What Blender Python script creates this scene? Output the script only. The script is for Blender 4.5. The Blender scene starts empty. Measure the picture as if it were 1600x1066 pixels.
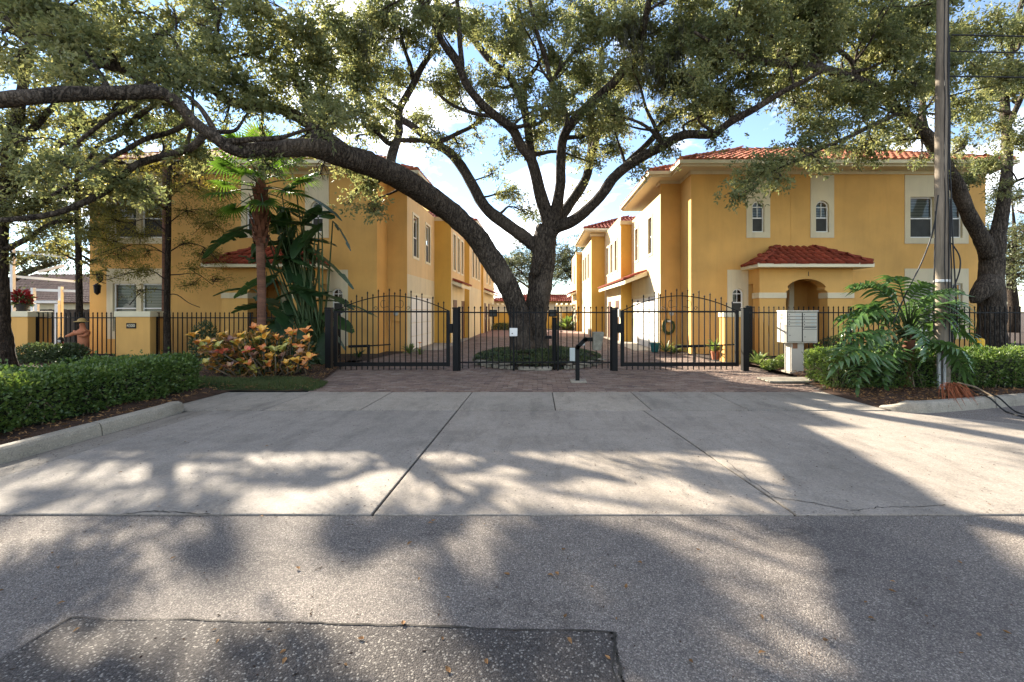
import bpy, bmesh, math, random
import numpy as np
from mathutils import Vector, Matrix, Quaternion, noise as MN

RD = random.Random(11)
NR = np.random.default_rng(11)
SC = bpy.context.scene
COL = SC.collection
F, U0, V0, CH = 700.0, 840.0, 486.0, 1.55     # focal length (px of a 1600 px frame), vanishing point, eye height


def P(u, v, y):
    """world point seen at pixel (u, v) of the photograph at distance y in front of the camera"""
    return Vector(((u - U0) * y / F, y, CH + (V0 - v) * y / F))


# ------------------------------------------------------------------ camera
cam = bpy.data.cameras.new('camera')
cam.sensor_width = 36.0
cam.lens = 36.0 * F / 1600.0
cam.shift_x = (800 - U0) / 1600.0
cam.shift_y = -(533 - V0) / 1600.0
cam.clip_start = 0.05
cam.clip_end = 2000
cam_o = bpy.data.objects.new('camera', cam)
cam_o.location = (0, 0, CH)
cam_o.rotation_euler = (math.radians(90), 0, 0)
COL.objects.link(cam_o)
SC.camera = cam_o

# ------------------------------------------------------------------ light
SUN = Vector((264 - U0, F, V0 - 32)).normalized()
SUN_EL = math.asin(SUN.z)
SUN_AZ = math.atan2(SUN.x, SUN.y)               # clockwise from +Y
world = bpy.data.worlds.new('World')
SC.world = world
world.use_nodes = True
wn, wl = world.node_tree.nodes, world.node_tree.links
wn.clear()
w_out = wn.new('ShaderNodeOutputWorld')
w_bg = wn.new('ShaderNodeBackground')
w_bg.inputs['Strength'].default_value = 0.062
sky = wn.new('ShaderNodeTexSky')
sky.sky_type = 'NISHITA'
sky.sun_disc = False
sky.sun_elevation = SUN_EL
sky.sun_rotation = SUN_AZ
sky.air_density = 1.0
sky.dust_density = 0.0
sky.ozone_density = 3.0
tc = wn.new('ShaderNodeTexCoord')
sep = wn.new('ShaderNodeSeparateXYZ')
wl.new(tc.outputs['Generated'], sep.inputs[0])
zmax = wn.new('ShaderNodeMath'); zmax.operation = 'MAXIMUM'; zmax.inputs[1].default_value = 0.0
wl.new(sep.outputs['Z'], zmax.inputs[0])
zadd = wn.new('ShaderNodeMath'); zadd.operation = 'ADD'; zadd.inputs[1].default_value = 0.18
wl.new(zmax.outputs[0], zadd.inputs[0])
dvx = wn.new('ShaderNodeMath'); dvx.operation = 'DIVIDE'
dvy = wn.new('ShaderNodeMath'); dvy.operation = 'DIVIDE'
wl.new(sep.outputs['X'], dvx.inputs[0]); wl.new(zadd.outputs[0], dvx.inputs[1])
wl.new(sep.outputs['Y'], dvy.inputs[0]); wl.new(zadd.outputs[0], dvy.inputs[1])
cmb = wn.new('ShaderNodeCombineXYZ')
wl.new(dvx.outputs[0], cmb.inputs[0]); wl.new(dvy.outputs[0], cmb.inputs[1])
cmb.inputs[2].default_value = 33.6
cn = wn.new('ShaderNodeTexNoise')
cn.inputs['Scale'].default_value = 1.3
cn.inputs['Detail'].default_value = 9
cn.inputs['Roughness'].default_value = 0.56
cn.inputs['Distortion'].default_value = 0.3
wl.new(cmb.outputs[0], cn.inputs['Vector'])
cr = wn.new('ShaderNodeValToRGB')
cr.color_ramp.elements[0].position = 0.505
cr.color_ramp.elements[1].position = 0.70
wl.new(cn.outputs['Fac'], cr.inputs['Fac'])
cmul = wn.new('ShaderNodeMath'); cmul.operation = 'MULTIPLY_ADD'; cmul.inputs[1].default_value = 0.96; cmul.inputs[2].default_value = 0.02   # thin haze everywhere, clouds on top
wl.new(cr.outputs['Color'], cmul.inputs[0])
w_mix = wn.new('ShaderNodeMixRGB')
wl.new(cmul.outputs[0], w_mix.inputs['Fac'])
wl.new(sky.outputs['Color'], w_mix.inputs['Color1'])
w_mix.inputs['Color2'].default_value = (17.0, 16.2, 15.2, 1)
wl.new(w_mix.outputs['Color'], w_bg.inputs['Color'])
wl.new(w_bg.outputs[0], w_out.inputs['Surface'])

sun_d = bpy.data.lights.new('sun', 'SUN')
sun_d.energy = 4.3
sun_d.angle = math.radians(0.55)
sun_d.color = (1.0, 0.90, 0.74)
sun_o = bpy.data.objects.new('sun', sun_d)
sun_o.rotation_euler = SUN.to_track_quat('Z', 'Y').to_euler()
sun_o.location = (-20, 30, 25)
COL.objects.link(sun_o)

vs = SC.view_settings
vs.view_transform = 'Standard'
vs.look = 'None'
vs.exposure = 2.38
vs.gamma = 1.0
vs.use_curve_mapping = False
SC.render.engine = 'CYCLES'
cy = SC.cycles
cy.use_denoising = True
cy.max_bounces = 8
cy.transparent_max_bounces = 12
cy.caustics_reflective = False
cy.caustics_refractive = False
cy.sample_clamp_indirect = 6.0


# ------------------------------------------------------------------ materials
def ramp(nt, fac, stops):
    r = nt.nodes.new('ShaderNodeValToRGB')
    el = r.color_ramp.elements
    while len(el) < len(stops):
        el.new(0.5)
    for e, (p, c) in zip(el, stops):
        e.position = p
        e.color = (*c, 1)
    nt.links.new(fac, r.inputs['Fac'])
    return r.outputs['Color']


def noise_n(nt, vec, scale, detail=4, rough=0.55, dist=0.0):
    n = nt.nodes.new('ShaderNodeTexNoise')
    n.inputs['Scale'].default_value = scale
    n.inputs['Detail'].default_value = detail
    n.inputs['Roughness'].default_value = rough
    n.inputs['Distortion'].default_value = dist
    nt.links.new(vec, n.inputs['Vector'])
    return n.outputs['Fac']


def mixc(nt, fac, a, b, mode='MIX'):
    m = nt.nodes.new('ShaderNodeMixRGB')
    m.blend_type = mode
    for s, x in (('Fac', fac), ('Color1', a), ('Color2', b)):
        if isinstance(x, (int, float)):
            m.inputs[s].default_value = x
        elif isinstance(x, tuple):
            m.inputs[s].default_value = (*x, 1)
        else:
            nt.links.new(x, m.inputs[s])
    return m.outputs['Color']


def new_mat(name):
    m = bpy.data.materials.new(name)
    m.use_nodes = True
    nt = m.node_tree
    b = nt.nodes['Principled BSDF']
    t = nt.nodes.new('ShaderNodeTexCoord')
    return m, nt, b, t.outputs['Object']


def bump(nt, b, h, strength, dist):
    n = nt.nodes.new('ShaderNodeBump')
    n.inputs['Strength'].default_value = strength
    n.inputs['Distance'].default_value = dist
    nt.links.new(h, n.inputs['Height'])
    nt.links.new(n.outputs['Normal'], b.inputs['Normal'])


def scl(c, k):
    return tuple(min(1.0, x * k) for x in c)


def stretch(nt, vec, s):
    m = nt.nodes.new('ShaderNodeMapping')
    m.inputs['Scale'].default_value = s
    nt.links.new(vec, m.inputs['Vector'])
    return m.outputs['Vector']


def mat(name, col, rough=0.8, var=0.12, scale=3.0, fine=0.06, fscale=60.0, bmp=0.0, bscale=80.0, bdist=0.004,
        metal=0.0, spec=0.3, rnd=0.0, st=None, streak=0.0):
    m, nt, b, vec = new_mat(name)
    if st:
        vec = stretch(nt, vec, st)
    f1 = noise_n(nt, vec, scale, 5)
    c = ramp(nt, f1, [(0.3, scl(col, 1 - var)), (0.7, scl(col, 1 + var))])
    f2 = noise_n(nt, vec, fscale, 3)
    c = mixc(nt, 1.0, c, ramp(nt, f2, [(0.3, (1 - fine,) * 3), (0.7, (1 + 0 * fine,) * 3)]), 'MULTIPLY')
    if streak:
        sk = noise_n(nt, stretch(nt, vec, (2.0, 2.0, 0.25)), 1.3, 8, 0.75, 0.6)
        c = mixc(nt, 1.0, c, ramp(nt, sk, [(0.30, (1 - streak, 1 - streak, 1 - streak * 0.9)), (0.52, (1.0,) * 3)]), 'MULTIPLY')
        pt = noise_n(nt, vec, 0.35, 4)
        c = mixc(nt, 1.0, c, ramp(nt, pt, [(0.35, (0.90, 0.91, 0.93)), (0.65, (1.04, 1.02, 1.0))]), 'MULTIPLY')
    if rnd:
        oi = nt.nodes.new('ShaderNodeObjectInfo')
        c = mixc(nt, 1.0, c, ramp(nt, oi.outputs['Random'], [(0, (1 - rnd,) * 3), (1, (1.0,) * 3)]), 'MULTIPLY')
    nt.links.new(c, b.inputs['Base Color'])
    b.inputs['Roughness'].default_value = rough
    b.inputs['Metallic'].default_value = metal
    b.inputs['Specular IOR Level'].default_value = spec
    if bmp:
        bump(nt, b, noise_n(nt, vec, bscale, 6, 0.65), bmp, bdist)
    return m


def leaf_mat(name, stops, trans=0.35, rough=0.45, spec=0.35, vein=0.0):
    """leaf colours picked per leaf from the mesh attribute 'var'"""
    m, nt, b, vec = new_mat(name)
    a = nt.nodes.new('ShaderNodeAttribute')
    a.attribute_name = 'var'
    f = noise_n(nt, vec, 1.1, 3)
    mm = nt.nodes.new('ShaderNodeMath'); mm.operation = 'MULTIPLY_ADD'
    mm.inputs[1].default_value = 0.6
    nt.links.new(a.outputs['Fac'], mm.inputs[0])
    m2 = nt.nodes.new('ShaderNodeMath'); m2.operation = 'MULTIPLY_ADD'
    m2.inputs[1].default_value = 0.8; m2.inputs[2].default_value = -0.2
    nt.links.new(f, m2.inputs[0])
    nt.links.new(m2.outputs[0], mm.inputs[2])
    c = ramp(nt, mm.outputs[0], stops)
    nt.links.new(c, b.inputs['Base Color'])
    b.inputs['Roughness'].default_value = rough
    b.inputs['Specular IOR Level'].default_value = spec
    tr = nt.nodes.new('ShaderNodeBsdfTranslucent')
    hs = nt.nodes.new('ShaderNodeHueSaturation')
    hs.inputs['Hue'].default_value = 0.485
    hs.inputs['Saturation'].default_value = 1.15
    hs.inputs['Value'].default_value = 1.7
    nt.links.new(c, hs.inputs['Color'])
    nt.links.new(hs.outputs[0], tr.inputs['Color'])
    mx = nt.nodes.new('ShaderNodeMixShader')
    mx.inputs[0].default_value = trans
    nt.links.new(b.outputs[0], mx.inputs[1])
    nt.links.new(tr.outputs[0], mx.inputs[2])
    nt.links.new(mx.outputs[0], nt.nodes['Material Output'].inputs['Surface'])
    return m


def bark_mat(name, dark, light, s=7.0, zs=0.25, strength=0.9):
    m, nt, b, vec = new_mat(name)
    v = stretch(nt, vec, (1, 1, zs))
    vo = nt.nodes.new('ShaderNodeTexVoronoi')
    vo.feature = 'DISTANCE_TO_EDGE'
    vo.inputs['Scale'].default_value = s * 2.2
    wob = noise_n(nt, vec, s, 4)
    vadd = nt.nodes.new('ShaderNodeVectorMath'); vadd.operation = 'MULTIPLY_ADD'
    cx = nt.nodes.new('ShaderNodeCombineXYZ')
    for i in range(3):
        nt.links.new(wob, cx.inputs[i])
    nt.links.new(cx.outputs[0], vadd.inputs[0])
    vadd.inputs[1].default_value = (0.22, 0.22, 0.22)
    nt.links.new(v, vadd.inputs[2])
    nt.links.new(vadd.outputs[0], vo.inputs['Vector'])
    n1 = noise_n(nt, v, s * 3, 8, 0.7)
    n2 = noise_n(nt, vec, 0.9, 3)
    c = ramp(nt, n1, [(0.34, dark), (0.66, light)])
    cr_ = ramp(nt, vo.outputs['Distance'], [(0.0, (0.35,) * 3), (0.12, (1.0,) * 3)])
    c = mixc(nt, 1.0, c, cr_, 'MULTIPLY')
    lich = ramp(nt, n2, [(0.52, (0, 0, 0)), (0.7, (1, 1, 1))])
    c = mixc(nt, mixc(nt, 0.35, (0, 0, 0), lich), c, scl(light, 1.5))
    nt.links.new(c, b.inputs['Base Color'])
    b.inputs['Roughness'].default_value = 0.92
    b.inputs['Specular IOR Level'].default_value = 0.15
    h = mixc(nt, 0.5, n1, ramp(nt, vo.outputs['Distance'], [(0, (0, 0, 0)), (0.18, (1, 1, 1))]))
    bump(nt, b, h, strength, 0.06)
    return m


def aggregate_mat(name, base, chip, chip_amt, s, stain=None, rough=0.9, bs=0.6, fines=0.35):
    """asphalt / exposed aggregate: stones of many tones in a binder"""
    m, nt, b, vec = new_mat(name)
    vo = nt.nodes.new('ShaderNodeTexVoronoi')
    vo.inputs['Scale'].default_value = s
    nt.links.new(vec, vo.inputs['Vector'])
    sepc = nt.nodes.new('ShaderNodeSeparateColor')
    nt.links.new(vo.outputs['Color'], sepc.inputs[0])
    g = ramp(nt, sepc.outputs[0], [(0.0, scl(base, 1 - fines)), (1 - chip_amt - 0.02, scl(base, 1 + fines)), (1 - chip_amt + 0.02, chip)])
    edge = ramp(nt, vo.outputs['Distance'], [(0.25, (1, 1, 1)), (0.62, (0.55,) * 3)])
    c = mixc(nt, 0.8, g, edge, 'MULTIPLY')
    big = noise_n(nt, vec, 0.55, 6, 0.6)
    c = mixc(nt, 1.0, c, ramp(nt, big, [(0.32, (0.66, 0.66, 0.68)), (0.5, (0.95, 0.94, 0.93)), (0.7, (1.12, 1.08, 1.02))]), 'MULTIPLY')
    oil = noise_n(nt, stretch(nt, vec, (0.5, 1.3, 1)), 1.9, 7, 0.7, 0.8)
    c = mixc(nt, 1.0, c, ramp(nt, oil, [(0.30, (0.62,) * 3), (0.40, (1.0,) * 3)]), 'MULTIPLY')
    mid = noise_n(nt, vec, 4.0, 5, 0.7)
    c = mixc(nt, 1.0, c, ramp(nt, mid, [(0.3, (0.86,) * 3), (0.75, (1.05,) * 3)]), 'MULTIPLY')
    nt.links.new(c, b.inputs['Base Color'])
    b.inputs['Roughness'].default_value = rough
    b.inputs['Specular IOR Level'].default_value = 0.25
    bump(nt, b, vo.outputs['Distance'], bs, -0.006)
    return m


def concrete_mat(name, base, stain=0.45):
    m, nt, b, vec = new_mat(name)
    n1 = noise_n(nt, vec, 0.8, 7, 0.62)
    c = ramp(nt, n1, [(0.28, scl(base, 0.74)), (0.5, base), (0.74, scl(base, 1.12))])
    n2 = noise_n(nt, vec, 5.5, 6, 0.7)
    c = mixc(nt, 1.0, c, ramp(nt, n2, [(0.3, (0.84, 0.84, 0.82)), (0.6, (1,) * 3)]), 'MULTIPLY')
    vo = nt.nodes.new('ShaderNodeTexVoronoi')
    vo.inputs['Scale'].default_value = 95
    nt.links.new(vec, vo.inputs['Vector'])
    sp = nt.nodes.new('ShaderNodeSeparateColor')
    nt.links.new(vo.outputs['Color'], sp.inputs[0])
    c = mixc(nt, 0.75, c, ramp(nt, sp.outputs[0], [(0.0, (0.62,) * 3), (0.25, (0.92,) * 3), (0.85, (1.0,) * 3), (0.95, (1.25,) * 3)]), 'MULTIPLY')
    n3 = noise_n(nt, vec, 1.7, 8, 0.75, 1.2)
    blot = ramp(nt, n3, [(0.60, (0, 0, 0)), (0.72, (1, 1, 1))])
    c = mixc(nt, mixc(nt, stain, (0, 0, 0), blot), c, scl(base, 0.42))
    oi = nt.nodes.new('ShaderNodeObjectInfo')
    c = mixc(nt, 1.0, c, ramp(nt, oi.outputs['Random'], [(0, (0.86, 0.87, 0.88)), (1, (1.05, 1.03, 1.0))]), 'MULTIPLY')
    sm = noise_n(nt, stretch(nt, vec, (1.5, 0.35, 1)), 2.2, 6, 0.7, 0.4)
    c = mixc(nt, 1.0, c, ramp(nt, sm, [(0.34, (0.78,) * 3), (0.5, (1.0,) * 3)]), 'MULTIPLY')
    nt.links.new(c, b.inputs['Base Color'])
    b.inputs['Roughness'].default_value = 0.85
    b.inputs['Specular IOR Level'].default_value = 0.3
    h = mixc(nt, 0.5, n2, vo.outputs['Distance'])
    bump(nt, b, h, 0.35, 0.004)
    return m


def glass_mat(name):
    m, nt, b, vec = new_mat(name)
    nt.nodes.remove(b)
    tr = nt.nodes.new('ShaderNodeBsdfTransparent')
    tr.inputs[0].default_value = (0.62, 0.66, 0.64, 1)
    gl = nt.nodes.new('ShaderNodeBsdfGlossy')
    gl.inputs['Roughness'].default_value = 0.03
    fr = nt.nodes.new('ShaderNodeFresnel')
    fr.inputs[0].default_value = 1.4
    n = nt.nodes.new('ShaderNodeBump')
    n.inputs['Strength'].default_value = 0.05
    nt.links.new(noise_n(nt, vec, 2.5, 2), n.inputs['Height'])
    nt.links.new(n.outputs['Normal'], gl.inputs['Normal'])
    mx = nt.nodes.new('ShaderNodeMixShader')
    nt.links.new(fr.outputs[0], mx.inputs[0])
    nt.links.new(tr.outputs[0], mx.inputs[1])
    nt.links.new(gl.outputs[0], mx.inputs[2])
    nt.links.new(mx.outputs[0], nt.nodes['Material Output'].inputs['Surface'])
    return m


M = {}
M['ochre'] = mat('ochre_stucco', (0.70, 0.395, 0.118), 0.9, 0.09, 0.9, 0.05, 90, 0.35, 110, 0.004, streak=0.08)
M['yellow'] = mat('yellow_stucco', (0.66, 0.39, 0.085), 0.9, 0.06, 0.9, 0.05, 90, 0.35, 110, 0.004, streak=0.08)
M['peach'] = mat('peach_stucco', (0.72, 0.52, 0.27), 0.9, 0.05, 0.9, 0.05, 90, 0.3, 110, 0.004, streak=0.10)
M['cream'] = mat('cream_stucco', (0.70, 0.60, 0.40), 0.88, 0.06, 1.0, 0.05, 90, 0.3, 110, 0.004, streak=0.14)
M['cream_trim'] = mat('cream_trim', (0.74, 0.66, 0.46), 0.7, 0.05, 1.5, 0.04, 60)
M['white_paint'] = mat('white_paint', (0.80, 0.78, 0.73), 0.55, 0.04, 2.0, 0.04, 60)
M['door_brown'] = mat('stained_door', (0.10, 0.035, 0.015), 0.5, 0.25, 6, 0.1, 40, st=(1, 1, 0.1))
M['tile'] = mat('clay_tile', (0.32, 0.058, 0.027), 0.75, 0.30, 3.0, 0.18, 30, 0.3, 60, 0.004, rnd=0.38)
M['tile_pale'] = mat('pale_clay_tile', (0.40, 0.135, 0.072), 0.8, 0.45, 2.2, 0.15, 30, 0.3, 60, 0.004)  # paler, more mottled clay colour for the main roofs
M['tile_brown'] = mat('brown_roof_tile', (0.17, 0.105, 0.08), 0.85, 0.3, 2.0, 0.15, 30)
M['black_iron'] = mat('black_painted_iron', (0.006, 0.006, 0.006), 0.55, 0.3, 6, 0.1, 60, 0.15, 90, 0.002, spec=0.2)
M['glass'] = glass_mat('window_glass')
M['blind'] = mat('blind_slats', (0.62, 0.60, 0.52), 0.6, 0.05, 3)
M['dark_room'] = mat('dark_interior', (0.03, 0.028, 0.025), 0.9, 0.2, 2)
M['screen'] = mat('insect_screen', (0.055, 0.055, 0.05), 0.8, 0.2, 3)
M['asphalt'] = aggregate_mat('asphalt', (0.222, 0.194, 0.172), (0.41, 0.37, 0.32), 0.12, 150)
M['patch'] = aggregate_mat('asphalt_patch', (0.105, 0.092, 0.083), (0.34, 0.31, 0.27), 0.11, 125, fines=0.35)
M['concrete'] = concrete_mat('concrete', (0.30, 0.263, 0.224))
M['gutter'] = concrete_mat('gutter_concrete', (0.235, 0.205, 0.17), 0.9)
M['walk'] = concrete_mat('sidewalk_concrete', (0.325, 0.286, 0.238))
M['kerb'] = concrete_mat('kerb_concrete', (0.34, 0.30, 0.24), 0.75)
M['soil'] = mat('soil', (0.055, 0.036, 0.024), 0.95, 0.4, 5, 0.4, 40, 0.8, 40, 0.02)
M['mulch'] = mat('mulch', (0.085, 0.045, 0.026), 0.95, 0.5, 9, 0.5, 70, 1.0, 60, 0.03)
M['joint'] = mat('joint_dirt', (0.045, 0.040, 0.033), 0.95, 0.4, 12)
M['brick'] = mat('brick_paver', (0.25, 0.125, 0.095), 0.9, 0.28, 1.3, 0.25, 40, 0.4, 90, 0.004, rnd=0.35)
M['stone'] = mat('edging_stone', (0.36, 0.32, 0.25), 0.9, 0.3, 4, 0.3, 25, 0.7, 30, 0.012, rnd=0.3)
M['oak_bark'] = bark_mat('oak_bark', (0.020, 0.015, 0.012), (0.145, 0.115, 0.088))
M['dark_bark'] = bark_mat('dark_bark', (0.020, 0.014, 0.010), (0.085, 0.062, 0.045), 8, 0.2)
M['palm_bark'] = mat('palm_trunk', (0.20, 0.095, 0.060), 0.9, 0.35, 6, 0.35, 40, 0.8, 25, 0.015, st=(0.4, 0.4, 2.5))
M['boot'] = mat('palm_boots', (0.15, 0.060, 0.032), 0.9, 0.45, 8, 0.3, 40, 0.7, 30, 0.015)
M['pole_wood'] = mat('weathered_pole', (0.225, 0.185, 0.140), 0.9, 0.4, 5, 0.3, 40, 0.6, 30, 0.008, st=(1, 1, 0.08))
M['cable'] = mat('black_cable', (0.015, 0.015, 0.016), 0.6, 0.1, 5)
M['galv'] = mat('galvanised_metal', (0.42, 0.43, 0.43), 0.45, 0.15, 5, 0.1, 40, metal=0.6)
M['mailbox'] = mat('mailbox_paint', (0.52, 0.48, 0.40), 0.5, 0.05, 2, 0.05, 50)
M['rust'] = mat('rust_stain', (0.30, 0.15, 0.08), 0.9, 0.3, 6)
M['ink'] = mat('dark_ink', (0.03, 0.03, 0.03), 0.7, 0.1, 4)
M['grey_box'] = mat('grey_utility_box', (0.42, 0.45, 0.43), 0.55, 0.06, 4)
M['hood'] = mat('weathered_hood', (0.20, 0.185, 0.14), 0.7, 0.3, 8, 0.2, 40)
M['terracotta'] = mat('terracotta', (0.46, 0.17, 0.085), 0.85, 0.15, 5, 0.1, 40, 0.3, 50, 0.006)
M['straw'] = mat('straw_hat', (0.42, 0.28, 0.10), 0.9, 0.25, 9, 0.2, 50)
M['yellow_paint'] = mat('yellow_post_paint', (0.75, 0.42, 0.02), 0.55, 0.08, 5, 0.1, 40)
M['red_flower'] = mat('red_petals', (0.25, 0.010, 0.014), 0.7, 0.3, 12)
M['dark_pot'] = mat('dark_pot', (0.03, 0.025, 0.022), 0.7, 0.2, 6)
M['teal'] = mat('teal_pot', (0.02, 0.12, 0.12), 0.5, 0.15, 6)
M['blue'] = mat('blue_plastic', (0.03, 0.06, 0.40), 0.5, 0.1, 5)
M['white_metal'] = mat('white_aluminium', (0.70, 0.70, 0.67), 0.5, 0.05, 4)
M['dark_wood'] = mat('dark_fence_wood', (0.05, 0.042, 0.035), 0.9, 0.35, 5, 0.25, 40, st=(1, 1, 0.1))
M['dead_frond'] = mat('dead_frond', (0.24, 0.070, 0.025), 0.85, 0.3, 9, 0.2, 40)
M['dry_leaf'] = mat('dry_leaf', (0.36, 0.19, 0.075), 0.85, 0.25, 9, 0.2, 60, rnd=0.5)
M['stalk'] = mat('green_stalk', (0.055, 0.085, 0.03), 0.6, 0.2, 6)
M['woody'] = mat('woody_stem', (0.20, 0.15, 0.10), 0.9, 0.25, 8, 0.2, 40)
M['hedge_core'] = mat('hedge_dark_core', (0.018, 0.022, 0.010), 0.95, 0.3, 8)
G = lambda *s: [(i / (len(s) - 1), c) for i, c in enumerate(s)]
M['oak_leaf'] = leaf_mat('oak_leaves', G((0.042, 0.060, 0.030), (0.098, 0.124, 0.055), (0.172, 0.190, 0.082), (0.235, 0.235, 0.098), (0.35, 0.30, 0.09)), 0.46)
M['oak_leaf_warm'] = leaf_mat('oak_leaves_warm', G((0.050, 0.066, 0.032), (0.115, 0.132, 0.055), (0.185, 0.18, 0.065), (0.32, 0.26, 0.07)), 0.46)
M['cypress_leaf'] = leaf_mat('feathery_leaves', G((0.09, 0.095, 0.030), (0.18, 0.17, 0.045), (0.34, 0.27, 0.06)), 0.5)
M['hedge_leaf'] = leaf_mat('hedge_leaves', G((0.028, 0.055, 0.014), (0.065, 0.115, 0.026), (0.12, 0.175, 0.045), (0.20, 0.25, 0.08)), 0.35, 0.34, 0.45)
M['jasmine'] = leaf_mat('ground_cover_leaves', G((0.022, 0.042, 0.016), (0.055, 0.082, 0.032), (0.10, 0.125, 0.05)), 0.25)
M['grass'] = leaf_mat('lawn_grass', G((0.030, 0.050, 0.015), (0.060, 0.090, 0.025), (0.11, 0.12, 0.04)), 0.3, 0.6)
M['far_leaf'] = leaf_mat('far_leaves', G((0.045, 0.058, 0.028), (0.085, 0.098, 0.045), (0.14, 0.13, 0.055)), 0.35)
M['fan_leaf'] = leaf_mat('fan_palm_leaves', G((0.030, 0.065, 0.018), (0.065, 0.13, 0.028), (0.11, 0.17, 0.035)), 0.42, 0.6, 0.15)
M['banana_leaf'] = leaf_mat('paddle_leaves', G((0.014, 0.036, 0.014), (0.032, 0.070, 0.024), (0.065, 0.11, 0.035)), 0.34, 0.42, 0.25)
M['philo_leaf'] = leaf_mat('philodendron_leaves', G((0.035, 0.075, 0.026), (0.070, 0.135, 0.042), (0.12, 0.19, 0.06)), 0.25, 0.25, 0.6)
M['moss'] = leaf_mat('hanging_moss', G((0.09, 0.095, 0.07), (0.15, 0.15, 0.11)), 0.3, 0.9)
M['strap_leaf'] = leaf_mat('strap_leaves', G((0.05, 0.09, 0.03), (0.12, 0.18, 0.05), (0.25, 0.30, 0.12)), 0.3)
M['croton_mix'] = leaf_mat('croton_inner_leaves', G((0.04, 0.06, 0.018), (0.16, 0.13, 0.03), (0.38, 0.17, 0.045), (0.55, 0.33, 0.08)), 0.2, 0.4)
M['fern'] = leaf_mat('fern_leaves', G((0.03, 0.06, 0.02), (0.06, 0.11, 0.03), (0.10, 0.15, 0.045)), 0.35)
for i_, (a_, b_, c_) in enumerate([((0.48, 0.13, 0.03), (0.70, 0.25, 0.06), (0.74, 0.30, 0.07)),
                                   ((0.58, 0.24, 0.03), (0.72, 0.38, 0.05), (0.74, 0.42, 0.07)),
                                   ((0.09, 0.12, 0.025), (0.22, 0.22, 0.04), (0.50, 0.40, 0.08)),
                                   ((0.45, 0.04, 0.02), (0.58, 0.09, 0.05), (0.60, 0.22, 0.10)),
                                   ((0.10, 0.04, 0.03), (0.22, 0.09, 0.05), (0.40, 0.22, 0.10))]):
    m_, nt_, b_p, vec_ = new_mat('croton_leaf')
    oi_ = nt_.nodes.new('ShaderNodeObjectInfo')
    f_ = noise_n(nt_, vec_, 14, 3)
    mm_ = nt_.nodes.new('ShaderNodeMath'); mm_.operation = 'MULTIPLY_ADD'; mm_.inputs[1].default_value = 0.7
    nt_.links.new(oi_.outputs['Random'], mm_.inputs[0])
    m3_ = nt_.nodes.new('ShaderNodeMath'); m3_.operation = 'MULTIPLY'; m3_.inputs[1].default_value = 0.5
    nt_.links.new(f_, m3_.inputs[0]); nt_.links.new(m3_.outputs[0], mm_.inputs[2])
    nt_.links.new(ramp(nt_, mm_.outputs[0], [(0.15, a_), (0.55, b_), (1.0, c_)]), b_p.inputs['Base Color'])
    b_p.inputs['Roughness'].default_value = 0.35
    M['croton%d' % i_] = m_


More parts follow.
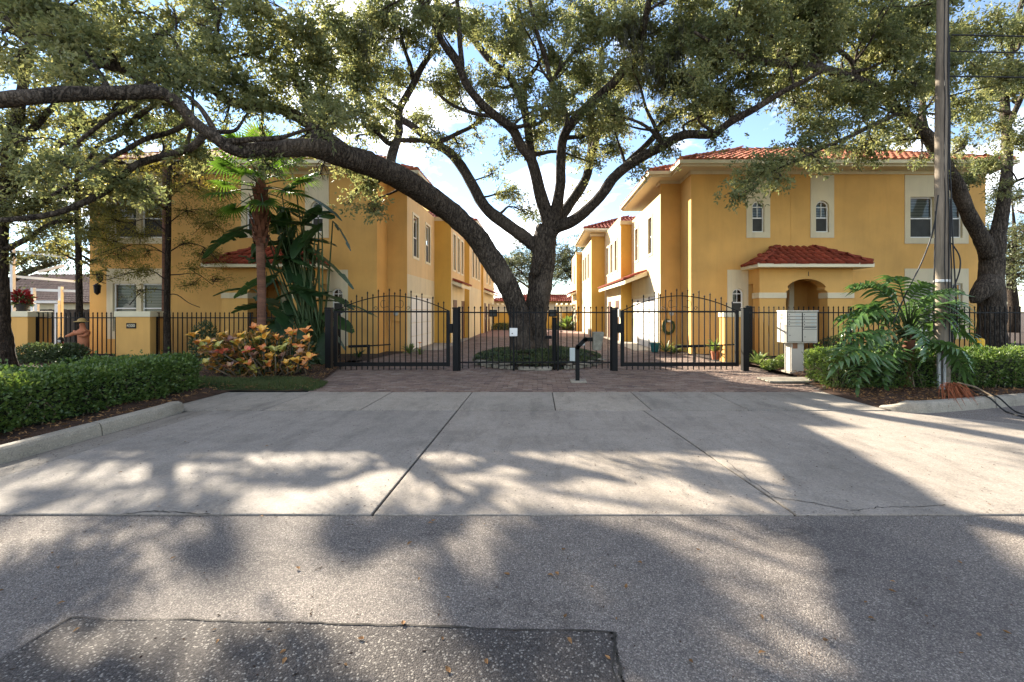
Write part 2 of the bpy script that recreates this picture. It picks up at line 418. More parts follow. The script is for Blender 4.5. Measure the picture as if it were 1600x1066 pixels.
# ------------------------------------------------------------------ mesh helpers
class MB:
    """collects vertices and faces; build() links them as ONE mesh object"""
    def __init__(s, mx=None):
        s.v, s.f, s.mi, s.mx, s.cur = [], [], [], mx, 0

    def add(s, vs, fs):
        n = len(s.v)
        if s.mx is not None:
            vs = [s.mx @ Vector(p) for p in vs]
        s.v.extend(tuple(p) for p in vs)
        s.f.extend(tuple(i + n for i in f) for f in fs)
        s.mi.extend([s.cur] * len(fs))

    def box(s, x0, x1, y0, y1, z0, z1):
        vs = [(x, y, z) for z in (z0, z1) for y in (y0, y1) for x in (x0, x1)]
        s.add(vs, [(0, 2, 3, 1), (4, 5, 7, 6), (0, 1, 5, 4), (2, 6, 7, 3), (0, 4, 6, 2), (1, 3, 7, 5)])
        return s

    def obox(s, c, h, rot):
        vs = [Vector(c) + rot @ Vector((x * h[0], y * h[1], z * h[2])) for z in (-1, 1) for y in (-1, 1) for x in (-1, 1)]
        s.add(vs, [(0, 2, 3, 1), (4, 5, 7, 6), (0, 1, 5, 4), (2, 6, 7, 3), (0, 4, 6, 2), (1, 3, 7, 5)])
        return s

    def bar(s, a, b, w, h=None):
        a, b = Vector(a), Vector(b)
        d = (b - a)
        q = d.to_track_quat('X', 'Z').to_matrix()
        return s.obox((a + b) / 2, (d.length / 2, w / 2, (h or w) / 2), q)

    def tube(s, pts, radii, n=8, cap=True, wob=0.0, wf=3.0):
        pts = [Vector(p) for p in pts]
        k = len(pts)
        if not hasattr(radii, '__len__'):
            radii = [radii] * k
        t0 = (pts[1] - pts[0]).normalized()
        up = Vector((0, 0, 1)) if abs(t0.z) < 0.9 else Vector((1, 0, 0))
        a = t0.cross(up).normalized()
        vs, fs = [], []
        for i in range(k):
            t = (pts[min(i + 1, k - 1)] - pts[max(i - 1, 0)])
            t = t.normalized() if t.length > 1e-9 else t0
            a = (a - t * a.dot(t))
            a = a.normalized() if a.length > 1e-6 else t.orthogonal().normalized()
            b = t.cross(a)
            for j in range(n):
                w = 2 * math.pi * j / n
                d = a * math.cos(w) + b * math.sin(w)
                r = radii[i]
                if wob:
                    r *= 1 + wob * MN.noise((pts[i] + d * r) * wf) + 0.5 * wob * MN.noise((pts[i] + d * r) * wf * 3.1)
                vs.append(pts[i] + d * r)
        for i in range(k - 1):
            for j in range(n):
                j2 = (j + 1) % n
                fs.append((i * n + j, i * n + j2, (i + 1) * n + j2, (i + 1) * n + j))
        if cap:
            fs.append(tuple(range(n - 1, -1, -1)))
            fs.append(tuple((k - 1) * n + j for j in range(n)))
        s.add(vs, fs)
        return s

    def rev(s, prof, c, n=12):
        """surface of revolution about the vertical through c; prof = [(radius, z)]"""
        vs, fs = [], []
        k = len(prof)
        for r, z in prof:
            for j in range(n):
                w = 2 * math.pi * j / n
                vs.append((c[0] + r * math.cos(w), c[1] + r * math.sin(w), c[2] + z))
        for i in range(k - 1):
            for j in range(n):
                j2 = (j + 1) % n
                fs.append((i * n + j, i * n + j2, (i + 1) * n + j2, (i + 1) * n + j))
        fs.append(tuple(range(n - 1, -1, -1)))
        fs.append(tuple((k - 1) * n + j for j in range(n)))
        s.add(vs, fs)
        return s

    def poly(s, pts):
        s.add(pts, [tuple(range(len(pts)))])
        return s

    def prism(s, pts, z0, z1):
        n = len(pts)
        vs = [(x, y, z0) for x, y in pts] + [(x, y, z1) for x, y in pts]
        fs = [tuple(range(n - 1, -1, -1)), tuple(range(n, 2 * n))]
        fs += [(i, (i + 1) % n, n + (i + 1) % n, n + i) for i in range(n)]
        s.add(vs, fs)
        return s

    def sheet(s, x0, x1, z0, z1, holes=(), reveal=0.16, y=0.0):
        """wall face in the local plane y, with rectangular holes whose edges go inwards"""
        xs = sorted({x0, x1, *[h[0] for h in holes], *[h[1] for h in holes]})
        zs = sorted({z0, z1, *[h[2] for h in holes], *[h[3] for h in holes]})
        for xa, xb in zip(xs, xs[1:]):
            for za, zb in zip(zs, zs[1:]):
                cx_, cz_ = (xa + xb) / 2, (za + zb) / 2
                if any(h[0] < cx_ < h[1] and h[2] < cz_ < h[3] for h in holes):
                    continue
                s.add([(xa, y, za), (xb, y, za), (xb, y, zb), (xa, y, zb)], [(0, 1, 2, 3)])
        for a, b, c, d in holes:
            q = [(a, c), (b, c), (b, d), (a, d)]
            for i in range(4):
                p, r = q[i], q[(i + 1) % 4]
                s.add([(p[0], y, p[1]), (r[0], y, r[1]), (r[0], y + reveal, r[1]), (p[0], y + reveal, p[1])], [(3, 2, 1, 0)])
        return s

    def ring(s, outer, inner, y0, depth, closed=True, odepth=None):
        """flat frame between two outlines of equal length (local x,z), front at y0, inner edge going in by depth"""
        n = len(outer)
        vs = [(x, y0, z) for x, z in outer] + [(x, y0, z) for x, z in inner] + [(x, y0 + depth, z) for x, z in inner] + \
             [(x, y0 + (odepth or depth), z) for x, z in outer]
        fs = []
        for i in range(n if closed else n - 1):
            j = (i + 1) % n
            fs += [(i, n + i, n + j, j), (n + i, 2 * n + i, 2 * n + j, n + j), (i, j, 3 * n + j, 3 * n + i)]
        s.add(vs, fs)
        return s

    def mesh(s, name, mats, smooth=False):
        me = bpy.data.meshes.new(name)
        me.from_pydata(s.v, [], s.f)
        for m in (mats if isinstance(mats, (list, tuple)) else [mats]):
            me.materials.append(m)
        if any(s.mi):
            me.polygons.foreach_set('material_index', s.mi)
        if smooth:
            me.polygons.foreach_set('use_smooth', [True] * len(me.polygons))
        me.update()
        return me

    def build(s, name, mats, parent=None, smooth=False, bevel=0.0, **kw):
        return place(name, s.mesh(name, mats, smooth), parent, bevel=bevel, **kw)


def world_inv(p):
    """inverse of an object's world matrix, without waiting for a depsgraph update"""
    m = Matrix.Identity(4)
    while p is not None:
        m = p.matrix_parent_inverse @ p.matrix_basis @ m if p.parent else p.matrix_basis @ m
        p = p.parent
    return m.inverted()


def place(name, me, parent=None, loc=None, rot=None, scale=None, bevel=0.0, kind=None, label=None):
    o = bpy.data.objects.new(name, me)
    COL.objects.link(o)
    if loc is not None:
        o.location = loc
    if rot is not None:
        o.rotation_euler = rot if not isinstance(rot, Matrix) else rot.to_euler()
    if scale is not None:
        o.scale = (scale,) * 3 if isinstance(scale, (int, float)) else scale
    if parent is not None:
        o.parent = parent
        o.matrix_parent_inverse = world_inv(parent)
    if bevel:
        b = o.modifiers.new('bevel', 'BEVEL')
        b.width = bevel
        b.segments = 2
        b.limit_method = 'ANGLE'
    if kind:
        o['kind'] = kind
    if label:
        o['label'] = label
    return o


def thing(name, label, cat, loc=(0, 0, 0), group=None):
    o = bpy.data.objects.new(name, None)
    o.empty_display_size = 0.2
    o.location = loc
    COL.objects.link(o)
    return tag(o, label, cat, group)


def tag(o, label, cat, group=None):
    o['label'] = label
    o['category'] = cat
    if group:
        o['group'] = group
    return o


def cat_rom(pts, k=4):
    """Catmull-Rom resampling of rows (x, y, z, r)"""
    a = np.array(pts, float)
    if len(a) < 3:
        return a
    p = np.vstack([2 * a[0] - a[1], a, 2 * a[-1] - a[-2]])
    out = []
    for i in range(1, len(p) - 2):
        for j in range(k):
            t = j / k
            p0, p1, p2, p3 = p[i - 1], p[i], p[i + 1], p[i + 2]
            out.append(0.5 * (2 * p1 + (p2 - p0) * t + (2 * p0 - 5 * p1 + 4 * p2 - p3) * t * t + (3 * p1 - p0 - 3 * p2 + p3) * t ** 3))
    out.append(a[-1])
    return np.array(out)


def unit(a):
    return a / np.maximum(np.linalg.norm(a, axis=1, keepdims=True), 1e-9)


def leaf_mesh(name, pos, axis, L, W, material, up=0.6, var=None, fold=0.25, seed=1):
    """one mesh of folded four-point leaves (two triangles each)"""
    g = np.random.default_rng(seed)
    n = len(pos)
    axis = unit(axis)
    nrm = g.normal(size=(n, 3)) + np.array([0, 0, up * 1.5])
    side = unit(np.cross(axis, nrm))
    nrm = np.cross(side, axis)
    L = np.broadcast_to(L, (n,))[:, None]
    W = np.broadcast_to(W, (n,))[:, None]
    mid = pos + axis * L * 0.48
    v = np.empty((n, 4, 3))
    v[:, 0] = pos
    v[:, 1] = mid + side * W * 0.5 + nrm * W * fold
    v[:, 2] = pos + axis * L - nrm * L * 0.08
    v[:, 3] = mid - side * W * 0.5 + nrm * W * fold
    me = bpy.data.meshes.new(name)
    me.vertices.add(n * 4)
    me.vertices.foreach_set('co', v.ravel())
    base = (np.arange(n) * 4)[:, None]
    idx = (base + np.array([0, 1, 2, 0, 2, 3])[None, :]).ravel()
    me.loops.add(n * 6)
    me.loops.foreach_set('vertex_index', idx)
    me.polygons.add(n * 2)
    me.polygons.foreach_set('loop_start', np.arange(n * 2) * 3)
    me.polygons.foreach_set('loop_total', np.full(n * 2, 3))
    if var is None:
        var = g.random(n)
    at = me.attributes.new('var', 'FLOAT', 'FACE')
    at.data.foreach_set('value', np.repeat(var, 2).astype(np.float32))
    me.materials.append(material)
    me.update(calc_edges=True)
    return me


def set_var(me, val):
    at = me.attributes.new('var', 'FLOAT', 'FACE')
    n = len(me.polygons)
    at.data.foreach_set('value', (np.full(n, val) + NR.uniform(-0.12, 0.12, n)).astype(np.float32))
    return me


def text_mesh(txt, size, mx, material, depth=0.004):
    cu = bpy.data.curves.new('txt', 'FONT')
    cu.body = txt
    cu.size = size
    cu.align_x = 'CENTER'
    cu.align_y = 'CENTER'
    cu.extrude = depth
    o = bpy.data.objects.new('txt', cu)
    me = bpy.data.meshes.new_from_object(o)
    bpy.data.objects.remove(o)
    bpy.data.curves.remove(cu)
    me.transform(mx)
    me.materials.clear()
    me.materials.append(material)
    return me


def FRONT(y):                       # local frame of a wall facing the road (-Y)
    return Matrix.Translation((0, y, 0))


def TOWARD(s, x):                   # local frame of a wall facing -X (s=1) or +X (s=-1); local x runs along -s*Y
    return Matrix(((0, s, 0, x), (-s, 0, 0, 0), (0, 0, 1, 0), (0, 0, 0, 1)))
# ------------------------------------------------------------------ setting: ground, road, pavement
def sheet_xy(name, pts, z, material, kind='structure', sub=0):
    mb = MB()
    mb.poly([(x, y, z) for x, y in pts])
    return mb.build(name, material, kind=kind)


def grid_sheet(name, x0, x1, y0, y1, nx, ny, zf, material, kind='structure', inside=None):
    vs, fs = [], []
    for j in range(ny + 1):
        for i in range(nx + 1):
            x, y = x0 + (x1 - x0) * i / nx, y0 + (y1 - y0) * j / ny
            vs.append((x, y, zf(x, y)))
    for j in range(ny):
        for i in range(nx):
            cx_, cy_ = x0 + (x1 - x0) * (i + .5) / nx, y0 + (y1 - y0) * (j + .5) / ny
            if inside is None or inside(cx_, cy_):
                a = j * (nx + 1) + i
                fs.append((a, a + 1, a + nx + 2, a + nx + 1))
    mb = MB()
    mb.add(vs, fs)
    return mb.build(name, material, kind=kind, smooth=True)


sheet_xy('ground', [(-500, -200), (500, -200), (500, 900), (-500, 900)], -0.08, M['soil'])
sheet_xy('road', [(-60, -20), (60, -20), (60, 3.402), (9.5, 3.402), (-60, 3.402)], -0.009, M['asphalt'])
sheet_xy('road_side', [(9.5, 3.402), (60, 3.402), (60, 9.2), (5.3, 9.2), (5.43, 6.955), (6.68, 6.15), (8.54, 4.93)], -0.009, M['asphalt'])
core = [(0.34, -3), (0.36, 1.6), (0.33, 1.95), (0.37, 2.17), (-0.4, 2.20), (-1.3, 2.24), (-2.37, 2.27), (-2.40, 1.99), (-2.36, -3)]
rim = [core[0]]
for a, b in zip(core, core[1:]):                 # ragged saw-cut edge
    n_ = max(2, int(math.dist(a, b) / 0.035))
    for i in range(1, n_ + 1):
        f = i / n_
        x, y = a[0] + (b[0] - a[0]) * f, a[1] + (b[1] - a[1]) * f
        q = MN.noise_vector(Vector((x * 3, y * 3, 1))) * .012 + MN.noise_vector(Vector((x * 17, y * 17, 4))) * .007
        rim.append((x + q.x, y + q.y))
sheet_xy('asphalt_patch', rim, -0.005, M['patch'])
# thin tar line round the patch
mb = MB()
for a, b in zip(rim, rim[1:]):
    d = Vector((b[0] - a[0], b[1] - a[1], 0)); n = Vector((-d.y, d.x, 0)).normalized() * 0.0055 * (0.7 + MN.noise(Vector((a[0] * 6, a[1] * 6, 2))))
    mb.poly([(a[0] - n.x, a[1] - n.y, -0.0015), (b[0] - n.x, b[1] - n.y, -0.0015), (b[0] + n.x, b[1] + n.y, -0.0015), (a[0] + n.x, a[1] + n.y, -0.0015)])
mb.build('patch_edge', M['joint'], kind='structure')
sheet_xy('joint_bed', [(-5.45, 3.407), (9.6, 3.407), (8.7, 5.0), (6.7, 6.18), (5.45, 6.98), (5.55, 8.62), (-6.0, 8.62), (-6.0, 7.0), (-5.45, 6.9)], -0.0165, M['joint'])

apron = bpy.data.objects.new('concrete_apron', None); COL.objects.link(apron); apron['kind'] = 'structure'
walk = bpy.data.objects.new('sidewalk', None); COL.objects.link(walk); walk['kind'] = 'structure'


def slab(pts, parent, material, top=0.0):
    mb = MB(); mb.prism(pts, -0.10, top)
    return mb.build('slab', material, parent, bevel=0.006)


slab([(-5.42, 3.43), (-5.03, 3.43), (-5.03, 6.96), (-5.42, 6.96)], apron, M['gutter'], -0.004)
slab([(-5.017, 3.43), (-1.272, 3.42), (-1.262, 6.985), (-5.017, 6.965)], apron, M['concrete'])
slab([(-1.250, 3.42), (1.955, 3.415), (1.640, 6.99), (-1.240, 6.985)], apron, M['concrete'], -0.002)
slab([(1.977, 3.415), (9.4, 3.44), (8.5, 4.9), (6.65, 6.12), (5.4, 6.93), (1.662, 6.99)], apron, M['concrete'])
xs = [-5.95, -4.3, -2.78, -1.25, 0.28, 1.78, 3.3, 5.5]
for i, (a, b) in enumerate(zip(xs, xs[1:])):
    slab([(a + .009, 7.005), (b - .009, 7.005), (b - .009 + (0.0 if i < 6 else 0.05), 8.56), (a + .009, 8.56)], walk, M['walk'], 0.002 * (i % 2))


# kerbs: a rounded section swept along a path
def kerb(path, heights, parent):
    prof = [(0.0, -0.05), (0.02, 0.6), (0.035, 0.88), (0.065, 1.0), (0.17, 1.0), (0.19, 0.9), (0.19, -0.05)]
    vs, fs = [], []
    k = len(prof)
    for i, (p, h) in enumerate(zip(path, heights)):
        t = Vector((path[min(i + 1, len(path) - 1)][0] - path[max(i - 1, 0)][0], path[min(i + 1, len(path) - 1)][1] - path[max(i - 1, 0)][1], 0)).normalized()
        n = Vector((-t.y, t.x, 0))
        for o, z in prof:
            vs.append((p[0] + n.x * o, p[1] + n.y * o, z * h if z > 0 else z))
    for i in range(len(path) - 1):
        for j in range(k - 1):
            fs.append((i * k + j, (i + 1) * k + j, (i + 1) * k + j + 1, i * k + j + 1))
    fs.append(tuple(range(k - 1, -1, -1))); fs.append(tuple((len(path) - 1) * k + j for j in range(k)))
    mb = MB(); mb.add(vs, fs)
    return mb.build('kerb_section', M['kerb'], parent)


def spaced(pts, step=0.25):
    a = cat_rom([(x, y, 0, 0) for x, y in pts], 12)
    return [(p[0], p[1]) for p in a]


kl = bpy.data.objects.new('kerb', None); COL.objects.link(kl); kl['kind'] = 'structure'
left_path = spaced([(-5.44, 5.62), (-5.44, 6.2), (-5.46, 6.7), (-5.55, 7.05), (-5.8, 7.2)])
kerb(left_path, [0.15] * (len(left_path) - 16) + [0.15 - 0.12 * i / 15 for i in range(16)], kl)
lp2 = spaced([(-12, 1.2), (-8.2, 1.35), (-6.6, 2.0), (-5.75, 3.1), (-5.47, 4.3), (-5.44, 5.60)])
kerb(lp2, [0.15] * len(lp2), kl)
kr = bpy.data.objects.new('kerb', None); COL.objects.link(kr); kr['kind'] = 'structure'
rp = spaced([(5.42, 7.12), (5.62, 6.9), (5.95, 6.83), (6.6, 6.98), (7.38, 7.2)])
kerb(rp, [0.03 + 0.12 * min(1, i / 16) for i in range(len(rp))], kr)
rp2 = spaced([(7.40, 7.206), (8.3, 7.46), (10, 7.85), (13, 8.3), (24, 9.0)])
kerb(rp2, [0.15] * len(rp2), kr)


def mound(x, y, k=0.05):
    return k * (0.5 + MN.noise(Vector((x * 1.3, y * 1.3, 2)))) + 0.025 * MN.noise(Vector((x * 7, y * 7, 5)))


def left_bed(x, y):
    if y < 8.6:
        return x < -5.58 - (0.0 if y < 7.05 else .33) - (0.0 if y > 3.6 else (3.6 - y) ** 2 * 0.55) and y > 1.7
    return x < -4.5 - max(0, (y - 9) * 0.28)


def right_bed(x, y):
    if y > 8.62:
        return x > 5.5 + min(0.7, (y - 8.6) * 0.3)
    return x > 5.42 and y > 7.0 + max(0, x - 5.75) * 0.245


def left_f(x, y):
    if y < 8.6:
        return 1.0 if y < 7.0 else max(0.0, min(1.0, (-5.9 - x) / .3))
    return max(0.0, min(1.0, (y - 8.58) / .3, (-4.42 - max(0, (y - 9) * .28) - x) / .3))


def right_f(x, y):
    if y > 8.62:
        return max(0.0, min(1.0, (x - 5.45 - min(.7, (y - 8.6) * .3)) / .35))
    return max(0.0, min(1.0, (x - 5.5) / .35, (y - 7.12 - (x - 5.8) * .245) / .3 if x < 6.3 else 1.0))


grid_sheet('left_planting_bed', -16, -4.3, 1.6, 14.2, 160, 140, lambda x, y: (0.035 + mound(x, y, 0.06)) * left_f(x, y) + .006, M['mulch'], inside=left_bed)
grid_sheet('right_planting_bed', 5.3, 20, 7.0, 14.6, 200, 110, lambda x, y: (0.035 + mound(x, y, 0.05)) * right_f(x, y) + .006, M['mulch'], inside=right_bed)
sheet_xy('house_yard', [(-40, 13.9), (-5.3, 13.9), (-5.0, 17.0), (-40, 17.0)], 0.02, M['soil'])
sheet_xy('courtyard_soil', [(5.5, 14.4), (40, 14.4), (40, 17.0), (5.2, 17.0)], 0.02, M['soil'])

# hairline cracks in the concrete and the asphalt
def crack(pix, w, z):
    mb = MB()
    pts = []
    for u, v in pix:
        y = F * (CH - z) / (v - V0)
        pts.append(((u - U0) * y / F, y))
    a = cat_rom([(x, y, 0, 0) for x, y in pts], 8)
    q = [Vector((p[0] + RD.gauss(0, .006), p[1] + RD.gauss(0, .006), z)) for p in a]
    for p, r in zip(q, q[1:]):
        n = Vector((-(r - p).y, (r - p).x, 0)).normalized() * w * RD.uniform(.5, 1.2)
        mb.poly([p - n, r - n, r + n, p + n])
    return mb.build('pavement_crack', M['joint'], kind='structure')


crack([(1185, 770), (1215, 778), (1260, 784), (1300, 792), (1325, 797)], .004, .0035)
crack([(1330, 798), (1370, 793), (1420, 792), (1480, 789)], .003, .0035)
crack([(1130, 715), (1165, 745), (1210, 775)], .003, .0035)
crack([(640, 560), (660, 559), (700, 558)], .003, .0035) if False else None
crack([(190, 803), (240, 799), (290, 801), (330, 803)], .005, .0035)
crack([(955, 985), (962, 1010), (968, 1040), (972, 1066)], .008, -.0012)

# brick paving of the drive
drive = bpy.data.objects.new('brick_driveway', None); COL.objects.link(drive); drive['kind'] = 'structure'
ISL = (0.0, 14.0, 1.95, 2.25)


def drive_half(y):
    if y < 9.2:
        return 4.35 + (y - 8.6) * 0.35
    if y < 11.0:
        return 4.56 + (y - 9.2) * 0.42
    return 5.3


def paved(x, y):
    if ((x - ISL[0]) / ISL[2]) ** 2 + ((y - ISL[1]) / ISL[3]) ** 2 < 1:
        return False
    if x < 0:
        return x > -(drive_half(y) if y < 12 else (5.4 if y < 16.2 else 4.9))
    return x < (5.45 + min(0.35, max(0, (y - 8.6) * 0.2)) if y < 13.6 else (5.4 if y < 16.2 else 4.72))


bp, near = [], []
row = 0
y = 8.63
while y < 27:
    off = 0.1025 * (row % 2)
    for i in range(-30, 31):
        x = i * 0.205 + off
        if paved(x, y):
            (near if len(near) < 300 else bp).append((x, y))
    y += 0.105
    row += 1
bp = np.array(bp)
nb = len(bp)
hz = 0.004 + NR.normal(0, 0.0022, nb)
hx, hy = 0.0985, 0.0485
tmpl = np.array([(-hx, -hy, -0.03), (hx, -hy, -0.03), (hx, hy, -0.03), (-hx, hy, -0.03),
                 (-hx + .006, -hy + .006, 0), (hx - .006, -hy + .006, 0), (hx - .006, hy - .006, 0), (-hx + .006, hy - .006, 0)])
bv = tmpl[None] + np.concatenate([bp, hz[:, None]], 1)[:, None, :]
bv[:, 4:, 2] += NR.normal(0, 0.0012, (nb, 4))
bf = np.array([(4, 5, 6, 7), (0, 1, 5, 4), (1, 2, 6, 5), (2, 3, 7, 6), (3, 0, 4, 7)])
me = bpy.data.meshes.new('brick_field')
me.from_pydata(bv.reshape(-1, 3).tolist(), [], (bf[None] + (np.arange(nb) * 8)[:, None, None]).reshape(-1, 4).tolist())
at = me.attributes.new('var', 'FLOAT', 'FACE')
at.data.foreach_set('value', np.repeat(NR.random(nb), 5).astype(np.float32))
m, nt, b_, vec = new_mat('brick_paver_field')
a_ = nt.nodes.new('ShaderNodeAttribute'); a_.attribute_name = 'var'
BR = [(0.0, (0.13, 0.088, 0.070)), (0.35, (0.205, 0.132, 0.098)), (0.7, (0.235, 0.160, 0.120)), (1.0, (0.27, 0.205, 0.16))]
c_ = ramp(nt, a_.outputs['Fac'], BR)
c_ = mixc(nt, 1.0, c_, ramp(nt, noise_n(nt, vec, 0.7, 5), [(0.3, (0.75,) * 3), (0.7, (1.1,) * 3)]), 'MULTIPLY')
c_ = mixc(nt, 1.0, c_, ramp(nt, noise_n(nt, vec, 45, 4, 0.7), [(0.3, (0.75,) * 3), (0.7, (1.05,) * 3)]), 'MULTIPLY')
nt.links.new(c_, b_.inputs['Base Color']); b_.inputs['Roughness'].default_value = 0.9
bump(nt, b_, noise_n(nt, vec, 60, 4), 0.35, 0.004)
me.materials.append(m)
place('brick_field', me, drive, kind='stuff')
m2, nt, b_, vec = new_mat('brick_paver')
oi = nt.nodes.new('ShaderNodeObjectInfo')
c_ = ramp(nt, oi.outputs['Random'], BR)
geo = nt.nodes.new('ShaderNodeNewGeometry')
c_ = mixc(nt, 1.0, c_, ramp(nt, noise_n(nt, geo.outputs['Position'], 0.7, 5), [(0.3, (0.75,) * 3), (0.7, (1.1,) * 3)]), 'MULTIPLY')
c_ = mixc(nt, 1.0, c_, ramp(nt, noise_n(nt, geo.outputs['Position'], 45, 4, 0.7), [(0.3, (0.75,) * 3), (0.7, (1.05,) * 3)]), 'MULTIPLY')
nt.links.new(c_, b_.inputs['Base Color']); b_.inputs['Roughness'].default_value = 0.9
mbk = MB(); mbk.add(tmpl.tolist(), bf.tolist())
brick_me = mbk.mesh('brick', m2)
for x, y in near:
    place('brick', brick_me, drive, loc=(x, y, 0.004 + RD.gauss(0, 0.002)), rot=(RD.gauss(0, .01), RD.gauss(0, .008), RD.gauss(0, .006)))
sheet_xy('driveway_sand', [(-5.5, 8.58), (5.85, 8.58), (5.85, 27), (-5.5, 27)], -0.012, M['joint'])
m, nt, b_, vec = new_mat('far_brick_paving')
bt = nt.nodes.new('ShaderNodeTexBrick')
bt.inputs['Scale'].default_value = 4.8
for k_, c_ in (('Color1', (0.27, 0.15, 0.115)), ('Color2', (0.22, 0.12, 0.09)), ('Mortar', (0.12, 0.085, 0.07))):
    bt.inputs[k_].default_value = (*c_, 1)
nt.links.new(vec, bt.inputs['Vector']); nt.links.new(bt.outputs['Color'], b_.inputs['Base Color']); b_.inputs['Roughness'].default_value = 0.9
sheet_xy('far_driveway', [(-5, 27), (5, 27), (5, 37), (-5, 37)], 0.004, m)
sheet_xy('far_walk', [(-5, 36.2), (5, 36.2), (5, 37.4), (-5, 37.4)], 0.06, M['walk'])
for s_ in (-1, 1):   # pale concrete strips in front of the garages
    xa, xb = sorted((s_ * 4.95, s_ * 3.75))
    sheet_xy('garage_apron', [(xa, 17.3), (xb, 17.6), (xb, 26.5), (xa, 26.5)], 0.016, M['walk'])


# ------------------------------------------------------------------ houses
def tile_mesh(material, r=0.115, L=0.44):
    mb = MB()
    n = 6
    vs = []
    for yy, rr, z0 in ((0.0, r, 0.03), (L, r * 0.84, 0.005)):
        for j in range(n + 1):
            w = math.pi * j / n
            vs.append((-rr * math.cos(w), yy, z0 + rr * 0.8 * math.sin(w)))
    fs = [(j + 1, j, n + 1 + j, n + 2 + j) for j in range(n)]
    fs.append(tuple(range(n + 1)))
    mb.add(vs, fs)
    return mb.mesh('roof_tile', material, smooth=False)


def hip_faces(x0, x1, y0, y1, back=True):
    """(origin, along, inward, length) of each slope of a hip roof over the rectangle"""
    f = [(Vector((x0, y0, 0)), Vector((1, 0, 0)), Vector((0, 1, 0)), x1 - x0),
         (Vector((x0, y1, 0)), Vector((0, -1, 0)), Vector((1, 0, 0)), y1 - y0),
         (Vector((x1, y0, 0)), Vector((0, 1, 0)), Vector((-1, 0, 0)), y1 - y0)]
    if back:
        f.append((Vector((x1, y1, 0)), Vector((-1, 0, 0)), Vector((0, -1, 0)), x1 - x0))
    return f


def hip_tiles(x0, x1, y0, y1, z, slope, runmax, faces=(0, 1, 2), pitch=0.245, expo=0.36):
    """matrices of the barrel tiles of a hip roof"""
    ms = []
    sl = math.sqrt(1 + slope * slope)
    for k, (o, a, b, L) in enumerate(hip_faces(x0, x1, y0, y1)):
        if k not in faces:
            continue
        upd = (b + Vector((0, 0, slope))).normalized()
        nrm = a.cross(upd).normalized()
        rows = int(runmax * sl / expo) + 1
        cols = int(L / pitch)
        for c in range(cols + 1):
            s = (c + 0.5) * L / (cols + 1)
            for r in range(rows):
                t = (r * expo - 0.06) / sl
                if t + 0.10 > runmax or s < t + 0.03 or s > L - t - 0.03:
                    continue
                jit = RD.gauss(0, 0.006)
                p = o + a * (s + jit) + b * t + Vector((0, 0, z + t * slope + RD.gauss(0, 0.005)))
                m = Matrix((a, upd, nrm)).transposed().to_4x4()
                m.translation = p
                ms.append(m)
    return ms


def line_tiles(p, q, step=0.36):
    p, q = Vector(p), Vector(q)
    d = (q - p).normalized()
    a = d.cross(Vector((0, 0, 1))).normalized()
    nrm = a.cross(d)
    ms = []
    for i in range(int((q - p).length / step)):
        m = Matrix((a, d, nrm)).transposed().to_4x4()
        m.translation = p + d * (i * step) + Vector((0, 0, 0.03))
        ms.append(m)
    return ms


def merge_tiles(name, tm, mats, parent):
    v = np.array([list(q.co) for q in tm.vertices])
    fs = [tuple(p.vertices) for p in tm.polygons]
    vs, ff = [], []
    for i, m in enumerate(mats):
        a = np.array(m)
        vs.append(v @ a[:3, :3].T + a[:3, 3])
        ff += [tuple(j + i * len(v) for j in f) for f in fs]
    me = bpy.data.meshes.new(name)
    me.from_pydata(np.concatenate(vs).tolist(), [], ff)
    me.materials.append(tm.materials[0])
    return place(name, me, parent, kind='stuff')


def hip_deck(mb, x0, x1, y0, y1, z, slope):
    r = min(x1 - x0, y1 - y0) / 2
    zr = z + r * slope
    if x1 - x0 >= y1 - y0:
        A, B = (x0 + r, y0 + r, zr), (x1 - r, y0 + r, zr)
        q = [[(x0, y0, z), (x1, y0, z), B, A], [(x1, y1, z), (x0, y1, z), A, B], [(x0, y1, z), (x0, y0, z), A], [(x1, y0, z), (x1, y1, z), B]]
    else:
        A, B = (x0 + r, y0 + r, zr), (x0 + r, y1 - r, zr)
        q = [[(x0, y0, z), (x1, y0, z), A], [(x1, y1, z), (x0, y1, z), B], [(x0, y1, z), (x0, y0, z), A, B], [(x1, y0, z), (x1, y1, z), B, A]]
    for p in q:
        mb.poly(p)
    mb.poly([(x0, y0, z - .004), (x0, y1, z - .004), (x1, y1, z - .004), (x1, y0, z - .004)])
    return A, B


def eave(mb, x0, x1, y0, y1, z, t=0.2, gut=0.10):
    mb.box(x0, x1, y0, y1, z - t, z - 0.005)
    for a in ((x0 - gut, x1 + gut, y0 - gut, y0), (x0 - gut, x0, y0, y1), (x1, x1 + gut, y0, y1)):
        mb.box(a[0], a[1], a[2], a[3], z - 0.13, z - 0.002)


def arc(cx_, zs, r, n=10, a0=180, a1=0, ry=None):
    return [(cx_ + r * math.cos(math.radians(a0 + (a1 - a0) * i / n)), zs + (ry or r) * math.sin(math.radians(a0 + (a1 - a0) * i / n))) for i in range(n + 1)]


